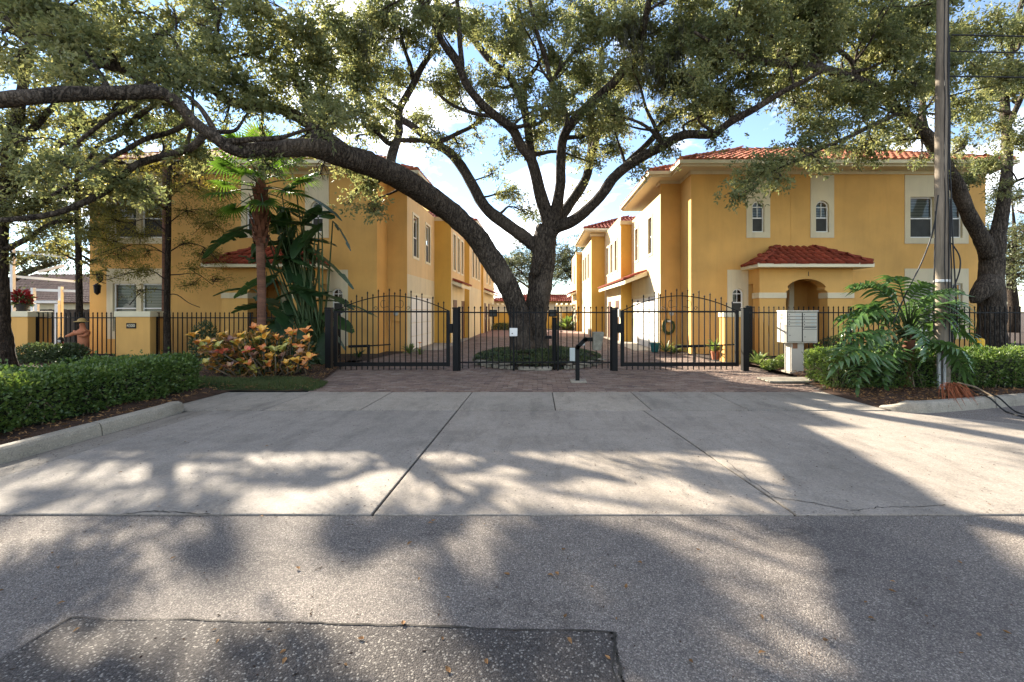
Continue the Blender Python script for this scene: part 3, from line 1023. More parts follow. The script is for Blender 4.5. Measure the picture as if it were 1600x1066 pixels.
def arch_pair(cx_, z0, zs, r, X0, X1, Z0, Z1, ry=None, n=12):
    """inner arched outline and the matching outline on the rectangle round it"""
    inner = [(cx_ - r, z0)] + arc(cx_, zs, r, n, ry=ry) + [(cx_ + r, z0)]
    outer = [(X0, Z0)]
    pts = arc(cx_, zs, r, n, ry=ry)
    for i, (x, z) in enumerate(pts):
        dx, dz = x - cx_, z - zs
        t = 1e9
        if abs(dx) > 1e-6:
            t = min(t, ((X1 - cx_) if dx > 0 else (cx_ - X0)) / abs(dx))
        if dz > 1e-6:
            t = min(t, (Z1 - zs) / dz)
        outer.append((cx_ + dx * t, zs + dz * t))
    # pull the nearest samples onto the corners
    for cxn in (X0, X1):
        k = min(range(1, len(outer)), key=lambda i: (outer[i][0] - cxn) ** 2 + (outer[i][1] - Z1) ** 2)
        outer[k] = (cxn, Z1)
    outer.append((X1, Z0))
    return outer, inner


def window(parent, mx, xa, xb, z0, z1, arch=False, blinds=True, y=0.0, lower='screen', name='window'):
    w = xb - xa
    cx_ = (xa + xb) / 2
    zs = z1 - w / 2 if arch else z1
    fr = MB(mx)
    t = 0.045
    if arch:
        o = [(xa, z0)] + arc(cx_, zs, w / 2, 12) + [(xb, z0)]
        i_ = [(xa + t, z0 + t)] + arc(cx_, zs, w / 2 - t, 12) + [(xb - t, z0 + t)]
        fr.ring(o, i_, y + 0.06, 0.05)
        zm = z0 + (z1 - z0) * 0.46
        fr.box(xa + t, xb - t, y + 0.062, y + 0.108, zm - 0.02, zm + 0.02)
        fr.box(xa + t, xb - t, y + 0.064, y + 0.10, zs - 0.015, zs + 0.015)
        fr.box(cx_ - 0.01, cx_ + 0.01, y + 0.066, y + 0.095, zs + 0.015, z1 - t)
        fr.box(cx_ - 0.01, cx_ + 0.01, y + 0.066, y + 0.095, zm + 0.02, zs - 0.015)
    else:
        zm = z0 + (z1 - z0) * 0.48
        fr.box(xa, xa + t, y + 0.06, y + 0.11, z0, z1)
        fr.box(xb - t, xb, y + 0.06, y + 0.11, z0, z1)
        fr.box(xa + t, xb - t, y + 0.06, y + 0.11, z1 - t, z1)
        fr.box(xa + t, xb - t, y + 0.06, y + 0.11, z0, z0 + t)
        fr.box(xa + t, xb - t, y + 0.058, y + 0.108, zm - 0.022, zm + 0.022)
    f = fr.build(name, M['white_paint'], parent)
    p = MB(mx)
    if arch:
        p.poly([(x, y + 0.088, z) for x, z in reversed([(xa + t / 2, zm)] + arc(cx_, zs, w / 2 - t / 2, 12) + [(xb - t / 2, zm)])])
    else:
        p.poly([(xa + t / 2, y + 0.088, zm), (xb - t / 2, y + 0.088, zm), (xb - t / 2, y + 0.088, z1 - t / 2), (xa + t / 2, y + 0.088, z1 - t / 2)])
    p.build('pane', M['glass'], f)
    p = MB(mx)
    p.poly([(xa + t / 2, y + 0.096, z0 + t / 2), (xb - t / 2, y + 0.096, z0 + t / 2), (xb - t / 2, y + 0.096, zm), (xa + t / 2, y + 0.096, zm)])
    p.build('pane', M['glass'], f)
    if lower == 'screen':
        p = MB(mx)
        p.poly([(xa + t, y + 0.075, z0 + t), (xb - t, y + 0.075, z0 + t), (xb - t, y + 0.075, zm - .022), (xa + t, y + 0.075, zm - .022)])
        p.build('insect_screen', M['screen'], f)
    if blinds:
        b = MB(mx)
        z = z0 + 0.05
        while z < z1 - 0.03:
            hw = w / 2 - 0.02
            if arch and z > zs:
                hw = math.sqrt(max(0.0, (w / 2 - 0.02) ** 2 - (z - zs) ** 2))
            if hw > 0.03:
                b.add([(cx_ - hw, y + 0.135, z), (cx_ + hw, y + 0.135, z), (cx_ + hw, y + 0.165, z + 0.042), (cx_ - hw, y + 0.165, z + 0.042)], [(0, 1, 2, 3)])
            z += 0.056
        b.build('blind', M['blind'], f, kind='stuff')
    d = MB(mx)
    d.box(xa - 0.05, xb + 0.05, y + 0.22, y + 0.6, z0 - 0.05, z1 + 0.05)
    d.build('dark_interior', M['dark_room'], f)  # near-black box paints the unlit room behind the glass
    return f


TILE = tile_mesh(M['tile'])
TILE_P = tile_mesh(M['tile_pale'])


def house(s, label, x0, x1, y1, blocks, side_windows, colours):
    """one row of townhouses; s = 1 stands right of the drive, s = -1 left of it (mirrored)"""
    hx_ = s * 10.7
    root = thing('townhouse', label, 'house', (hx_, 16, 0), 'yellow townhouses facing each other across the drive')
    rx = lambda a, b: (a, b) if s > 0 else (-b, -a)
    HT = 6.45
    mx = FRONT(16.0)
    XR = 16.0
    # front wall
    px0, px1 = 7.53, 10.70                       # porch
    up = [(7.45, 8.30, 4.16, 6.40, 7.66, 8.09, 4.36, 5.48), (9.74, 10.58, 4.16, 6.40, 9.93, 10.40, 4.36, 5.49)]
    big = [(13.1, 15.38, 3.95, 6.40, 4.16, 5.62), (13.1, 15.38, 0.55, 3.06, 0.82, 2.53)]
    wx = [(13.30, 14.14), (14.32, 15.16)]
    small = (6.77, 7.52, 0.3, 3.02, 6.95, 7.34, 1.42, 2.36)
    holes = [(*rx(u[0], u[1]), u[2], u[3]) for u in up]
    holes += [(*rx(b[0], b[1]), b[2], b[3]) for b in big]
    holes += [(*rx(small[0], small[1]), small[2], small[3]), (*rx(7.98, 10.3), 0.0, 2.75)]
    w = MB(mx)
    w.sheet(*rx(x0, XR), -0.1, HT, holes, 0.06)
    w.build('wall', M['ochre'], root)
    j = MB(mx)                                   # stucco control joints
    j.box(*rx(x0, small[0]), -0.006, 0.02, 2.96, 2.985)
    j.box(*rx(11.2, 13.1), -0.006, 0.02, 2.96, 2.985)
    j.box(*rx(9.04, 9.06), -0.006, 0.02, 3.9, HT)
    j.build('control_joint', M['ochre'], root)
    # arched windows in tall cream panels
    for u in up + [small]:
        a, b = rx(u[0], u[1]); c, d = rx(u[4], u[5])
        r = (d - c) / 2; cx_ = (c + d) / 2
        outer, inner = arch_pair(cx_, u[6], u[7] - r, r, a, b, u[2], u[3])
        p = MB(mx)
        p.ring(outer, inner, -0.02, 0.14, odepth=0.05)
        pn = p.build('window_surround', M['cream'], root)
        window(root, mx, c, d, u[6], u[7], arch=True, blinds=u is not small)
    for b in big:
        a0, a1 = rx(b[0], b[1])
        p = MB(mx)
        hs = [(*rx(q[0], q[1]), b[4], b[5]) for q in wx]
        p.sheet(a0, a1, b[2], b[3], hs, 0.14, y=-0.02)
        p.box(a0, a1, 0.0, 0.04, b[3] - 0.0, b[3] + 0.005)
        p.ring([(a0, b[2]), (a1, b[2]), (a1, b[3]), (a0, b[3])], [(a0 + .001, b[2] + .001), (a1 - .001, b[2] + .001), (a1 - .001, b[3] - .001), (a0 + .001, b[3] - .001)], -0.0195, 0.06)
        p.build('window_surround', M['cream'], root)
        for q in wx:
            window(root, mx, *rx(q[0], q[1]), b[4], b[5], lower='screen' if b is big[0] else 'none')
    # frieze under the eaves
    fz = MB()
    fa, fb = rx(x0 - 0.03, XR + 0.03)
    fz.box(fa, fb, 15.97, 16.4, 6.43, 6.63)
    fa, fb = rx(x1 - 0.03, x0 + 0.6)
    fz.box(fa, fb, y1 - 0.03, y1 + 0.5, 6.43, 6.62)
    fa, fb = rx(x0 - 0.028, x0 + 0.3)
    fz.box(fa, fb, 16.4, y1, 6.43, 6.615)
    fz.build('frieze', M['cream'], root)
    # return wall, recessed front, outer wall, back
    w = MB(TOWARD(s, s * x0)); q = sorted((-s * 16.0, -s * y1)); w.sheet(q[0], q[1], -0.1, HT); w.build('wall', M['ochre'], root)
    w = MB(FRONT(y1)); w.sheet(*rx(x1, x0), -0.1, HT); w.build('wall', M['ochre'], root)
    w = MB(TOWARD(-s, s * XR)); q = sorted((s * 16.0, s * 36)); w.sheet(q[0], q[1], -0.1, HT); w.build('wall', M['ochre'], root)
    # stepped walls along the drive: alternating walls parallel to it and walls facing the road
    px, py = x1, y1
    sw = list(side_windows)
    for k, (yb, xn, ht, col) in enumerate(blocks):
        q = sorted((-s * py, -s * yb))
        hs = []
        mw = TOWARD(s, s * px)
        for (yc, ww, za, zb) in (sw[k] if k < len(sw) else []):
            a = sorted((-s * (yc - ww / 2), -s * (yc + ww / 2)))
            hs.append((a[0], a[1], za, zb))
        up_ = MB(mw); up_.sheet(q[0], q[1], 2.97, ht, hs, 0.1)
        up_.build('wall', M[colours[0]], root)
        lo = MB(mw); lo.sheet(q[0], q[1], -0.1, 2.97); lo.build('wall', M['cream'], root)
        for h in hs:
            tr = MB(mw)
            t = 0.10
            tr.ring([(h[0] - t, h[2] - t), (h[1] + t, h[2] - t), (h[1] + t, h[3] + t), (h[0] - t, h[3] + t)],
                    [(h[0], h[2]), (h[1], h[2]), (h[1], h[3]), (h[0], h[3])], -0.025, 0.05)
            tr.build('window_surround', M['cream_trim'], root)
            window(root, mw, h[0], h[1], h[2], h[3])
        if k == 0:                               # garage door
            g = MB(mw)
            c0, c1 = q[0] + 0.75, q[1] - 0.35
            if s < 0:
                c0, c1 = q[0] + 0.35, q[1] - 0.75
            for i in range(4):
                g.box(c0, c1, -0.03, 0.02, 0.02 + i * 0.53, 0.53 + i * 0.53)
            g.build('garage_door', M['white_paint'], root, bevel=0.008)
            g = MB(mw)
            g.box(c0 - 0.12, c0 - 0.003, -0.045, 0.0, 0, 2.26); g.box(c1 + 0.003, c1 + 0.12, -0.045, 0.0, 0, 2.26); g.box(c0 - 0.003, c1 + 0.003, -0.045, 0.0, 2.15, 2.26)
            g.build('garage_frame', M['cream_trim'], root)
        if xn is not None:
            w = MB(FRONT(yb)); w.sheet(*rx(xn, px), -0.1, ht); w.build('wall', M['yellow'], root)
            cp = MB()
            a, b = rx(xn - 0.05, px + 0.02)
            cp.box(a, b, yb - 0.05, yb + 0.25, ht - 0.16, ht + 0.02)
            cp.build('parapet_cap', M['cream_trim'], root)
            px, py = xn, yb
    # roofs
    SL = 0.45
    t = MB()
    e = MB()
    a, b = rx(x0 - 0.5, XR + 0.5)
    eave(e, a, b, 15.5, 22.5, 6.76)
    e.build('eave', M['cream_trim'], root, bevel=0.01)
    A, B = hip_deck(t, a, b, 15.5, 22.5, 6.76, SL)
    e = MB()
    a2, b2 = rx(x1 - 0.5, x1 + 7.0)
    ye = blocks[0][0] - 0.02
    eave(e, a2, b2, y1 - 0.5, ye, 6.745)
    e.build('eave', M['cream_trim'], root, bevel=0.01)
    A2, B2 = hip_deck(t, a2, b2, y1 - 0.5, ye, 6.745, SL)
    deck = t.build('roof', M['tile_brown'], root)
    ms = hip_tiles(a, b, 15.5, 22.5, 6.76, SL, 3.5) + hip_tiles(a2, b2, y1 - 0.5, ye, 6.745, SL, (ye - y1 + .5) / 2, faces=(0, 1 if s > 0 else 2))
    ms += line_tiles((a, 15.5, 6.76), A) + line_tiles(A, B) + line_tiles((b, 15.5, 6.76), B)
    ms += line_tiles((a2 if s > 0 else b2, y1 - 0.5, 6.745), A2 if s > 0 else B2)
    merge_tiles('roof_tiles', TILE_P, ms, deck)
    # hip roofs on the projecting blocks further along, flat parapets between
    for k, (yb, xn, ht, col) in enumerate(blocks[:-1]):
        yn = blocks[k + 1][0]
        if k % 2 == 1:
            e = MB(); t = MB()
            a, b = rx(xn - 0.45, xn + 7)
            eave(e, a, b, yb - 0.45, yn, ht + 0.25)
            e.build('eave', M['cream_trim'], root)
            A, B = hip_deck(t, a, b, yb - 0.45, yn, ht + 0.25, 0.42)
            d = t.build('roof', M['tile_brown'], root)
            merge_tiles('roof_tiles', TILE, hip_tiles(a, b, yb - 0.45, yn, ht + 0.25, 0.42, (yn - yb) / 2, faces=(0, 1 if s > 0 else 2)) +
                        line_tiles((a if s > 0 else b, yb - 0.45, ht + 0.25), A if s > 0 else B), d)
        else:
            t = MB(); a, b = rx(xn, xn + 7); t.box(a + .02, b - .02, yb + 0.06, yn, ht - 0.3, ht - 0.25); t.build('roof', M['cream'], root)
    # lean-to tiled porch roofs over the doors along the drive
    for k in (0, 2):
        if k >= len(blocks) - 1 and k != 0:
            break
        yb, xn, ht, col = blocks[k]
        ya_, yb_ = yb - 3.4 if k == 0 and s > 0 else yb + 0.3, blocks[min(k + 1, len(blocks) - 1)][0] - 0.6
        xw, xe = blocks[k][1] + 0.5, blocks[k][1] - 0.45
        zt, zb = 3.22, 2.86
        t = MB()
        pts = [(s * xw, ya_, zt), (s * xe, ya_, zb), (s * xe, yb_, zb), (s * xw, yb_, zt)]
        t.add(pts + [(p[0], p[1], p[2] - 0.16) for p in pts], [(0, 1, 2, 3), (7, 6, 5, 4), (0, 4, 5, 1), (1, 5, 6, 2), (2, 6, 7, 3), (3, 7, 4, 0)])
        d = t.build('porch_roof', M['cream_trim'], root)
        ms = []
        sl = (zt - zb) / (xw - xe)
        upd = Vector((s, 0, sl)).normalized()
        al = Vector((0, 1, 0)) if s < 0 else Vector((0, -1, 0))
        nr = al.cross(upd)
        n = int((yb_ - ya_) / 0.245)
        for i in range(n):
            for r in range(3):
                m = Matrix((al, upd, nr)).transposed().to_4x4()
                m.translation = Vector((s * (xe - 0.05), ya_ + (i + .5) * 0.245, zb + 0.01)) + upd * (r * 0.32)
                ms.append(m)
        merge_tiles('roof_tiles', TILE, ms, d)
        for i in range(2):                       # entrance doors
            yc = yb + 1.0 + i * 2.4
            mw = TOWARD(s, s * blocks[k][1])
            q = sorted((-s * (yc - .45), -s * (yc + .45)))
            g = MB(mw); g.box(q[0], q[1], -0.03, 0.03, 0.02, 2.1); dd = g.build('door', M['door_brown'], root, bevel=0.01)
            g = MB(mw); g.box(q[0] + .07, q[0] + .10, -0.07, -0.03, 0.95, 1.10); g.build('handle', M['galv'], dd)
            mb_ = MB(mw); mb_.box(q[1] + 0.25, q[1] + 0.5, -0.10, 0, 1.25, 1.65); mb_.build('meter_box', M['grey_box'], root)
    # entrance porch
    a, b = rx(px0, px1)
    ya = 15.2
    ca, cb = rx(8.42, 9.84)
    mf = FRONT(ya)
    outer, inner = arch_pair((ca + cb) / 2, 0.0, 2.20, (cb - ca) / 2, a, b, -0.1, 3.02, ry=0.44, n=16)
    # stepped shoulders where the arch meets the columns
    inner = [((x + (0.10 if x < (ca + cb) / 2 else -0.10)) if 2.205 < z < 2.36 else x, z) for x, z in inner]
    p = MB(mf)
    p.ring(outer, inner, 0.0, 0.45, closed=False)
    p.build('porch_wall', M['ochre'], root)
    p = MB(mf)
    for xa_, xb_ in ((a - 0.03, ca + 0.02), (cb - 0.02, b + 0.03)):
        p.box(xa_, xb_, -0.03, 0.48, 1.98, 2.17)
    p.build('impost_band', M['cream'], root, bevel=0.008)
    p = MB()
    for xs_, xo in ((a, 0.28), (b, -0.28)):
        xl, xh = sorted((xs_, xs_ + xo))
        p.box(xl + .002, xh, 15.65, 15.99, 2.5, 3.02)
    p.box(a + .01, b - .01, 15.25, 15.99, 2.80, 2.84)
    p.build('porch_beam', M['ochre'], root)
    ra, rb = rx(7.98, 10.3)
    p = MB()
    p.mx = None
    p.box(ra - 0.2, rb + 0.2, 17.1, 17.2, -0.1, 2.9)
    p.box(ra - 0.1, ra, 16.06, 17.1, -0.1, 2.9)
    p.box(rb, rb + 0.1, 16.06, 17.1, -0.1, 2.9)
    p.box(ra, rb, 16.06, 17.1, 2.75, 2.85)
    p.build('entry_recess', M['ochre'], root)
    pa, pb = rx(9.50, 9.68)
    p = MB(); p.box(pa, pb, 16.9, 17.08, 0, 2.75); p.build('pilaster', M['cream_trim'], root, bevel=0.01)
    da, db = rx(8.55, 9.42)
    p = MB(); p.box(da, db, 17.04, 17.095, 0, 2.1)
    for i in range(3):
        p.box(da + 0.1, db - 0.1, 17.02, 17.04, 0.15 + i * 0.65, 0.65 + i * 0.65)
    d = p.build('door', M['ochre'], root, bevel=0.008)
    p = MB(); p.rev([(0.03, 0), (0.03, 0.02), (0.015, 0.03)], (da + 0.06, 17.0, 1.0), 8); p.build('handle', M['galv'], d)
    place('house_letter', text_mesh('I', 0.22, Matrix.Translation(((ca + cb) / 2 + 0.06 * s, ya - 0.006, 2.80)) @ Matrix.Rotation(math.pi / 2, 4, 'X'), M['ink']), root)
    ea, eb = rx(7.28, 11.02)
    SLP = 0.56
    p = MB()
    p.box(ea, eb, 14.75, 15.995, 3.0, 3.09)
    for q in ((ea - .04, eb + .04, 14.70, 14.75), (ea - .04, ea, 14.75, 15.995), (eb, eb + .04, 14.75, 15.995)):
        p.box(*q, 2.99, 3.13)
    p.build('porch_eave', M['cream_trim'], root, bevel=0.008)
    p = MB()
    zt = 3.1 + 1.25 * SLP
    p.poly([(ea, 14.75, 3.1), (eb, 14.75, 3.1), (eb - 1.25, 16.0, zt), (ea + 1.25, 16.0, zt)])
    p.poly([(ea, 16.0, 3.1), (ea, 14.75, 3.1), (ea + 1.25, 16.0, zt)])
    p.poly([(eb, 14.75, 3.1), (eb, 16.0, 3.1), (eb - 1.25, 16.0, zt)])
    deck = p.build('porch_hip_roof', M['tile_brown'], root)
    pm = hip_tiles(ea, eb, 14.75, 17.25, 3.1, SLP, 1.28)
    pm = [m for m in pm if m.translation.y < 15.95]
    pm += line_tiles((ea, 14.75, 3.12), (ea + 1.25, 16.0, zt + .02)) + line_tiles((eb, 14.75, 3.12), (eb - 1.25, 16.0, zt + .02))
    for m in pm:
        o = place('roof_tile', TILE, deck)
        o.matrix_basis = m
    # meters on the recessed wall
    cxm = s * (x1 + 0.38)
    p = MB(); p.box(cxm - .14, cxm + .14, y1 - 0.12, y1, 1.15, 1.65); mbx = p.build('meter_box', M['ochre'], root, bevel=0.01)
    p = MB(Matrix.Translation((cxm, y1 - 0.12, 1.45)) @ Matrix.Rotation(math.pi / 2, 4, 'X')); p.rev([(0.085, 0), (0.085, 0.05), (0.07, 0.09)], (0, 0, 0), 14); p.build('meter_dial', M['grey_box'], mbx)
    p = MB(); p.box(cxm - .34, cxm - .20, y1 - 0.09, y1, 0.85, 1.2); p.tube([(cxm - .27, y1 - .04, 1.2), (cxm - .27, y1 - .04, 2.1)], 0.025, 8); p.build('conduit_box', M['ochre'], root)
    return root


house(1, 'yellow townhouse right of the drive with sunlit white side wall and red porch roof', 5.48, 4.72, 17.2,
      [(22.5, 4.18, 6.05, 0), (27.9, 3.35, 6.35, 0), (34.0, 2.95, 6.0, 0), (38.5, None, 6.0, 0)],
      [[(18.75, 0.62, 3.95, 5.45), (21.3, 0.62, 3.95, 5.45)], [(23.9, 0.7, 3.7, 5.3), (25.3, 0.7, 3.7, 5.3), (26.7, 0.7, 3.7, 5.3)],
       [(29.5, 0.8, 3.7, 5.3), (31.2, 0.8, 3.7, 5.3), (32.6, 0.8, 3.7, 5.3)], [(36, 0.8, 3.7, 5.2)]], ('peach', 'cream'))
house(-1, 'yellow townhouse left of the drive half hidden behind palm and oak limb', 5.74, 4.98, 17.1,
      [(21.6, 4.17, 6.05, 0), (25.6, 3.90, 6.35, 0), (31.0, 3.75, 6.0, 0), (38.5, None, 6.0, 0)],
      [[(18.3, 0.75, 3.75, 5.4), (20.3, 0.75, 3.75, 5.4)], [(22.4, 0.6, 3.6, 5.35), (23.55, 0.6, 3.6, 5.35), (24.7, 0.6, 3.6, 5.35)],
       [(27, 0.7, 3.6, 5.3), (28.3, 0.7, 3.6, 5.3), (29.6, 0.7, 3.6, 5.3)], [(33, 0.8, 3.6, 5.2), (35, 0.8, 3.6, 5.2)]], ('peach', 'cream'))

# end of the courtyard: low yellow wall, pergola, tiled building behind
t = thing('garden_wall', 'low yellow wall closing the far end of the drive', 'wall', (0, 38, 0))
mb = MB(); mb.box(-6, 6, 38.0, 38.25, -0.1, 1.45); mb.build('wall_panel', M['yellow'], t)
mb = MB(); mb.box(-6.05, 6.05, 37.96, 38.3, 1.452, 1.55); mb.build('coping', M['cream_trim'], t)
for cx_, lab in ((-2.9, 'white slatted pergola at the far end left of the oak trunks'), (3.6, 'white slatted pergola at the far end right of the oak trunks')):
    t = thing('pergola', lab, 'pergola', (cx_, 37, 0))
    for dx in (-1.7, 1.7):
        for dy in (36.2, 37.6):
            mb = MB(); mb.box(cx_ + dx - .07, cx_ + dx + .07, dy - .07, dy + .07, 0, 1.9); mb.build('post', M['cream_trim'], t)
    mb = MB(); mb.box(cx_ - 2.1, cx_ + 2.1, 36.15, 36.25, 1.902, 2.05); mb.build('beam', M['cream_trim'], t)
    mb = MB(); mb.box(cx_ - 2.1, cx_ + 2.1, 37.55, 37.65, 1.902, 2.05); mb.build('beam', M['cream_trim'], t)
    for i in range(11):
        x = cx_ - 2.0 + i * 0.4
        mb = MB(); mb.box(x - .03, x + .03, 35.8, 38.0, 2.052, 2.18); mb.build('rafter', M['cream_trim'], t)
t = thing('far_house', 'low cream house with red tiled roof beyond the end wall', 'house', (0, 52, 0))
mb = MB(); mb.box(-6, 7, 50, 58, -0.1, 2.6); mb.build('wall', M['cream'], t)
mb = MB(); hip_deck(mb, -6.6, 7.6, 49.4, 58.6, 2.6, 0.2); rf = mb.build('roof', M['tile'], t)
merge_tiles('roof_tiles', TILE, hip_tiles(-6.6, 7.6, 49.4, 58.6, 2.6, 0.2, 4.4, faces=(0,)), rf)
for x in (-3, 3.5):
    window(t, FRONT(50), x, x + 1.2, 1.0, 2.2)
# ------------------------------------------------------------------ iron fences and gates
def picket_mesh(h, z0=0.0, w=0.011):
    mb = MB()
    mb.box(-w, w, -w, w, z0, h - 0.07)
    mb.rev([(w * 1.0, h - 0.07), (w * 1.9, h - 0.055), (w * 1.9, h - 0.035), (w * 0.9, h - 0.02), (0.001, h)], (0, 0, 0), 6)
    return mb.mesh('picket', M['black_iron'])


def fence(label, path, tip, rails, z0=0.06, spacing=0.144, group=None):
    t = thing('iron_fence', label, 'fence', (path[0][0], path[0][1], 0), group)
    pm = picket_mesh(tip, z0)
    for a, b in zip(path, path[1:]):
        A, B = Vector((*a, 0)), Vector((*b, 0))
        d = (B - A)
        ang = math.atan2(d.y, d.x)
        for z in rails:
            mb = MB(); mb.bar((a[0], a[1], z), (b[0], b[1], z), 0.03, 0.035); mb.build('rail', M['black_iron'], t)
        n = int(d.length / spacing)
        for i in range(n):
            p = A + d * ((i + 0.5) / n)
            place('picket', pm, t, loc=(p.x, p.y, 0), rot=(0, 0, ang))
    for a in path:
        mb = MB(); mb.box(a[0] - .025, a[0] + .025, a[1] - .025, a[1] + .025, 0, tip - 0.04); mb.box(a[0] - .032, a[0] + .032, a[1] - .032, a[1] + .032, tip - .04, tip - .02)
        mb.build('post', M['black_iron'], t)
    return t


GY = 11.6
fence('black iron picket fence left of the address pier in front of the left house', [(-16.05, 14.35), (-13.3, 14.35)], 1.52, [0.14, 1.33])
fence('black iron picket fence between the address pier and the croton shrub', [(-12.2, 14.35), (-9.2, 14.35), (-6.35, 14.35), (-5.42, 11.7)], 1.52, [0.14, 1.33])
fence('black iron picket fence in front of the oak between the two gates', [(-2.02, GY), (-0.62, GY), (0.53, GY), (1.90, GY)], 1.68, [0.22, 1.51])
fence('long black iron picket fence behind the mailbox and right hedge', [(5.48, 11.75), (6.35, 13.3), (9.3, 13.3), (12.3, 13.3), (15.3, 13.3), (20.0, 13.3)], 1.70, [0.2, 1.5])


def gate_post(x, label):
    t = MB(); w = 0.075
    t.box(x - w, x + w, GY - w, GY + w, 0, 1.60)
    t.box(x - w - .012, x + w + .012, GY - w - .012, GY + w + .012, 1.602, 1.64)
    o = t.build('gate_post', M['black_iron'], bevel=0.006)
    return tag(o, label, 'gate post', 'black gate posts')


gate_post(-5.40, 'black square gate post beside the paddle leaved plant')
gate_post(-2.11, 'black square gate post where the left gate latches')
gate_post(1.99, 'black square gate post where the right gate latches')
gate_post(5.37, 'black square gate post left of the mailbox')


def gate(xa, xb, latch_right, label):
    t = thing('driveway_gate', label, 'gate', ((xa + xb) / 2, GY, 0), 'arched driveway gates')
    L = xb - xa
    top = lambda x: 1.53 + 0.41 * (1 - abs(2 * (x - xa) / L - 1) ** 1.9) if xa <= x <= xb else 1.53
    for z, h in ((0.17, 0.10), (1.53, 0.045)):
        mb = MB(); mb.box(xa + .09, xb - .09, GY - .025, GY + .025, z - h / 2, z + h / 2); mb.build('rail', M['black_iron'], t)
    for x in (xa, xb - 0.09):
        mb = MB(); mb.box(x, x + .09, GY - .035, GY + .035, 0.115, 1.555); mb.build('stile', M['black_iron'], t, bevel=0.004)
    mb = MB()
    n = 28
    mb.tube([(xa + L * i / n, GY, top(xa + L * i / n) + (0.012 if i in (0, n) else 0)) for i in range(n + 1)], 0.014, 6)
    mb.build('arch', M['black_iron'], t)
    mb = MB()
    for i in (-1, 1):                            # scrolls under the arch
        cx_ = (xa + xb) / 2
        pts = [(cx_ + i * (0.06 + 0.13 * (1 - math.cos(a)) * 0.9), GY, 1.57 + 0.16 * a / math.pi + 0.045 * math.sin(2 * a)) for a in [math.pi * k / 14 for k in range(22)]]
        mb.tube(pts, 0.006, 5)
        pts = [(cx_ + i * (0.42 + 0.05 * math.cos(a) * (1 - k / 30)), GY, 1.62 + 0.05 * math.sin(a) * (1 - k / 30)) for k, a in [(k, k * 0.42) for k in range(18)]]
        mb.tube(pts, 0.006, 5)
    mb.build('scroll', M['black_iron'], t)
    n = 20
    for i in range(n):
        x = xa + 0.09 + (L - 0.18) * (i + 0.5) / n
        o = place('picket', picket_mesh(top(x) + (0.20 if i % 2 else 0.11), 0.03), t, loc=(x, GY, 0))
    sx = xb if latch_right else xa
    d = 1 if latch_right else -1
    mb = MB(); a, b = sorted((sx - d * 0.02, sx + d * 0.075)); mb.box(a, b, GY - .06, GY + .06, 0.98, 1.22); mb.build('latch_box', M['black_iron'], t, bevel=0.005)
    return t


gate(-5.27, -2.27, True, 'arched black iron driveway gate on the left')
gate(2.15, 5.20, False, 'arched black iron driveway gate on the right')
for x0, x1, lab in ((-4.95, -3.9, 'black swing arm operator behind the left gate'), (3.6, 5.25, 'black swing arm operator behind the right gate')):
    t = thing('gate_operator', lab, 'gate opener', ((x0 + x1) / 2, GY + 0.25, 0.6), 'gate openers')
    mb = MB(); mb.tube([(x0, GY + .12, .62), ((x0 + x1) / 2, GY + .2, .63)], 0.035, 8); mb.build('motor_arm', M['black_iron'], t)
    mb = MB(); mb.tube([((x0 + x1) / 2, GY + .2, .63), (x1, GY + .28, .66)], 0.018, 8); mb.build('piston', M['black_iron'], t)
    mb = MB(); mb.box(x0 + .5, x0 + .54, GY + .12, GY + .2, 0.2, 0.62); mb.build('bracket', M['black_iron'], t)
t = thing('gate_control', 'tall black control cabinet on a post right of the oak trunk', 'control box', (0.42, 11.75, 0))
mb = MB(); mb.box(0.38, 0.50, 11.66, 11.86, 0.25, 1.38); mb.build('cabinet', M['black_iron'], t, bevel=0.01)
mb = MB(); mb.box(0.42, 0.46, 11.72, 11.80, 0, 0.25); mb.build('leg', M['black_iron'], t)
mb = MB(); mb.box(0.2, 0.37, 11.7, 11.82, 0.82, 0.9); mb.build('arm_mount', M['black_iron'], t)
for x, lab in ((-1.16, 'small black floodlight on the centre fence left of the oak'), (0.40, 'small black floodlight on the centre fence right of the oak')):
    t = thing('floodlight', lab, 'floodlight', (x, 11.62, 1.5), 'fence floodlights')
    mb = MB(); mb.box(x - .10, x + .10, 11.64, 11.80, 1.40, 1.58); mb.build('housing', M['black_iron'], t, bevel=0.015)
    mb = MB(); mb.box(x - .08, x + .08, 11.636, 11.642, 1.42, 1.56); mb.build('lens', M['screen'], t)
    mb = MB(); mb.box(x - .02, x + .02, 11.70, 11.74, 1.22, 1.40); mb.build('bracket', M['black_iron'], t)
t = thing('keypad_box', 'small white box with a black button on the centre fence', 'intercom', (-0.62, 11.56, 1.0))
mb = MB(); mb.box(-0.72, -0.52, 11.50, 11.575, 0.90, 1.11); mb.build('housing', M['white_paint'], t, bevel=0.008)
mb = MB(); mb.rev([(0.016, 0), (0.016, 0.012)], (0, 0, 0), 10); o = mb.build('button', M['ink'], t); o.matrix_basis = Matrix.Translation((-0.65, 11.50, 0.97)) @ Matrix.Rotation(math.pi / 2, 4, 'X')

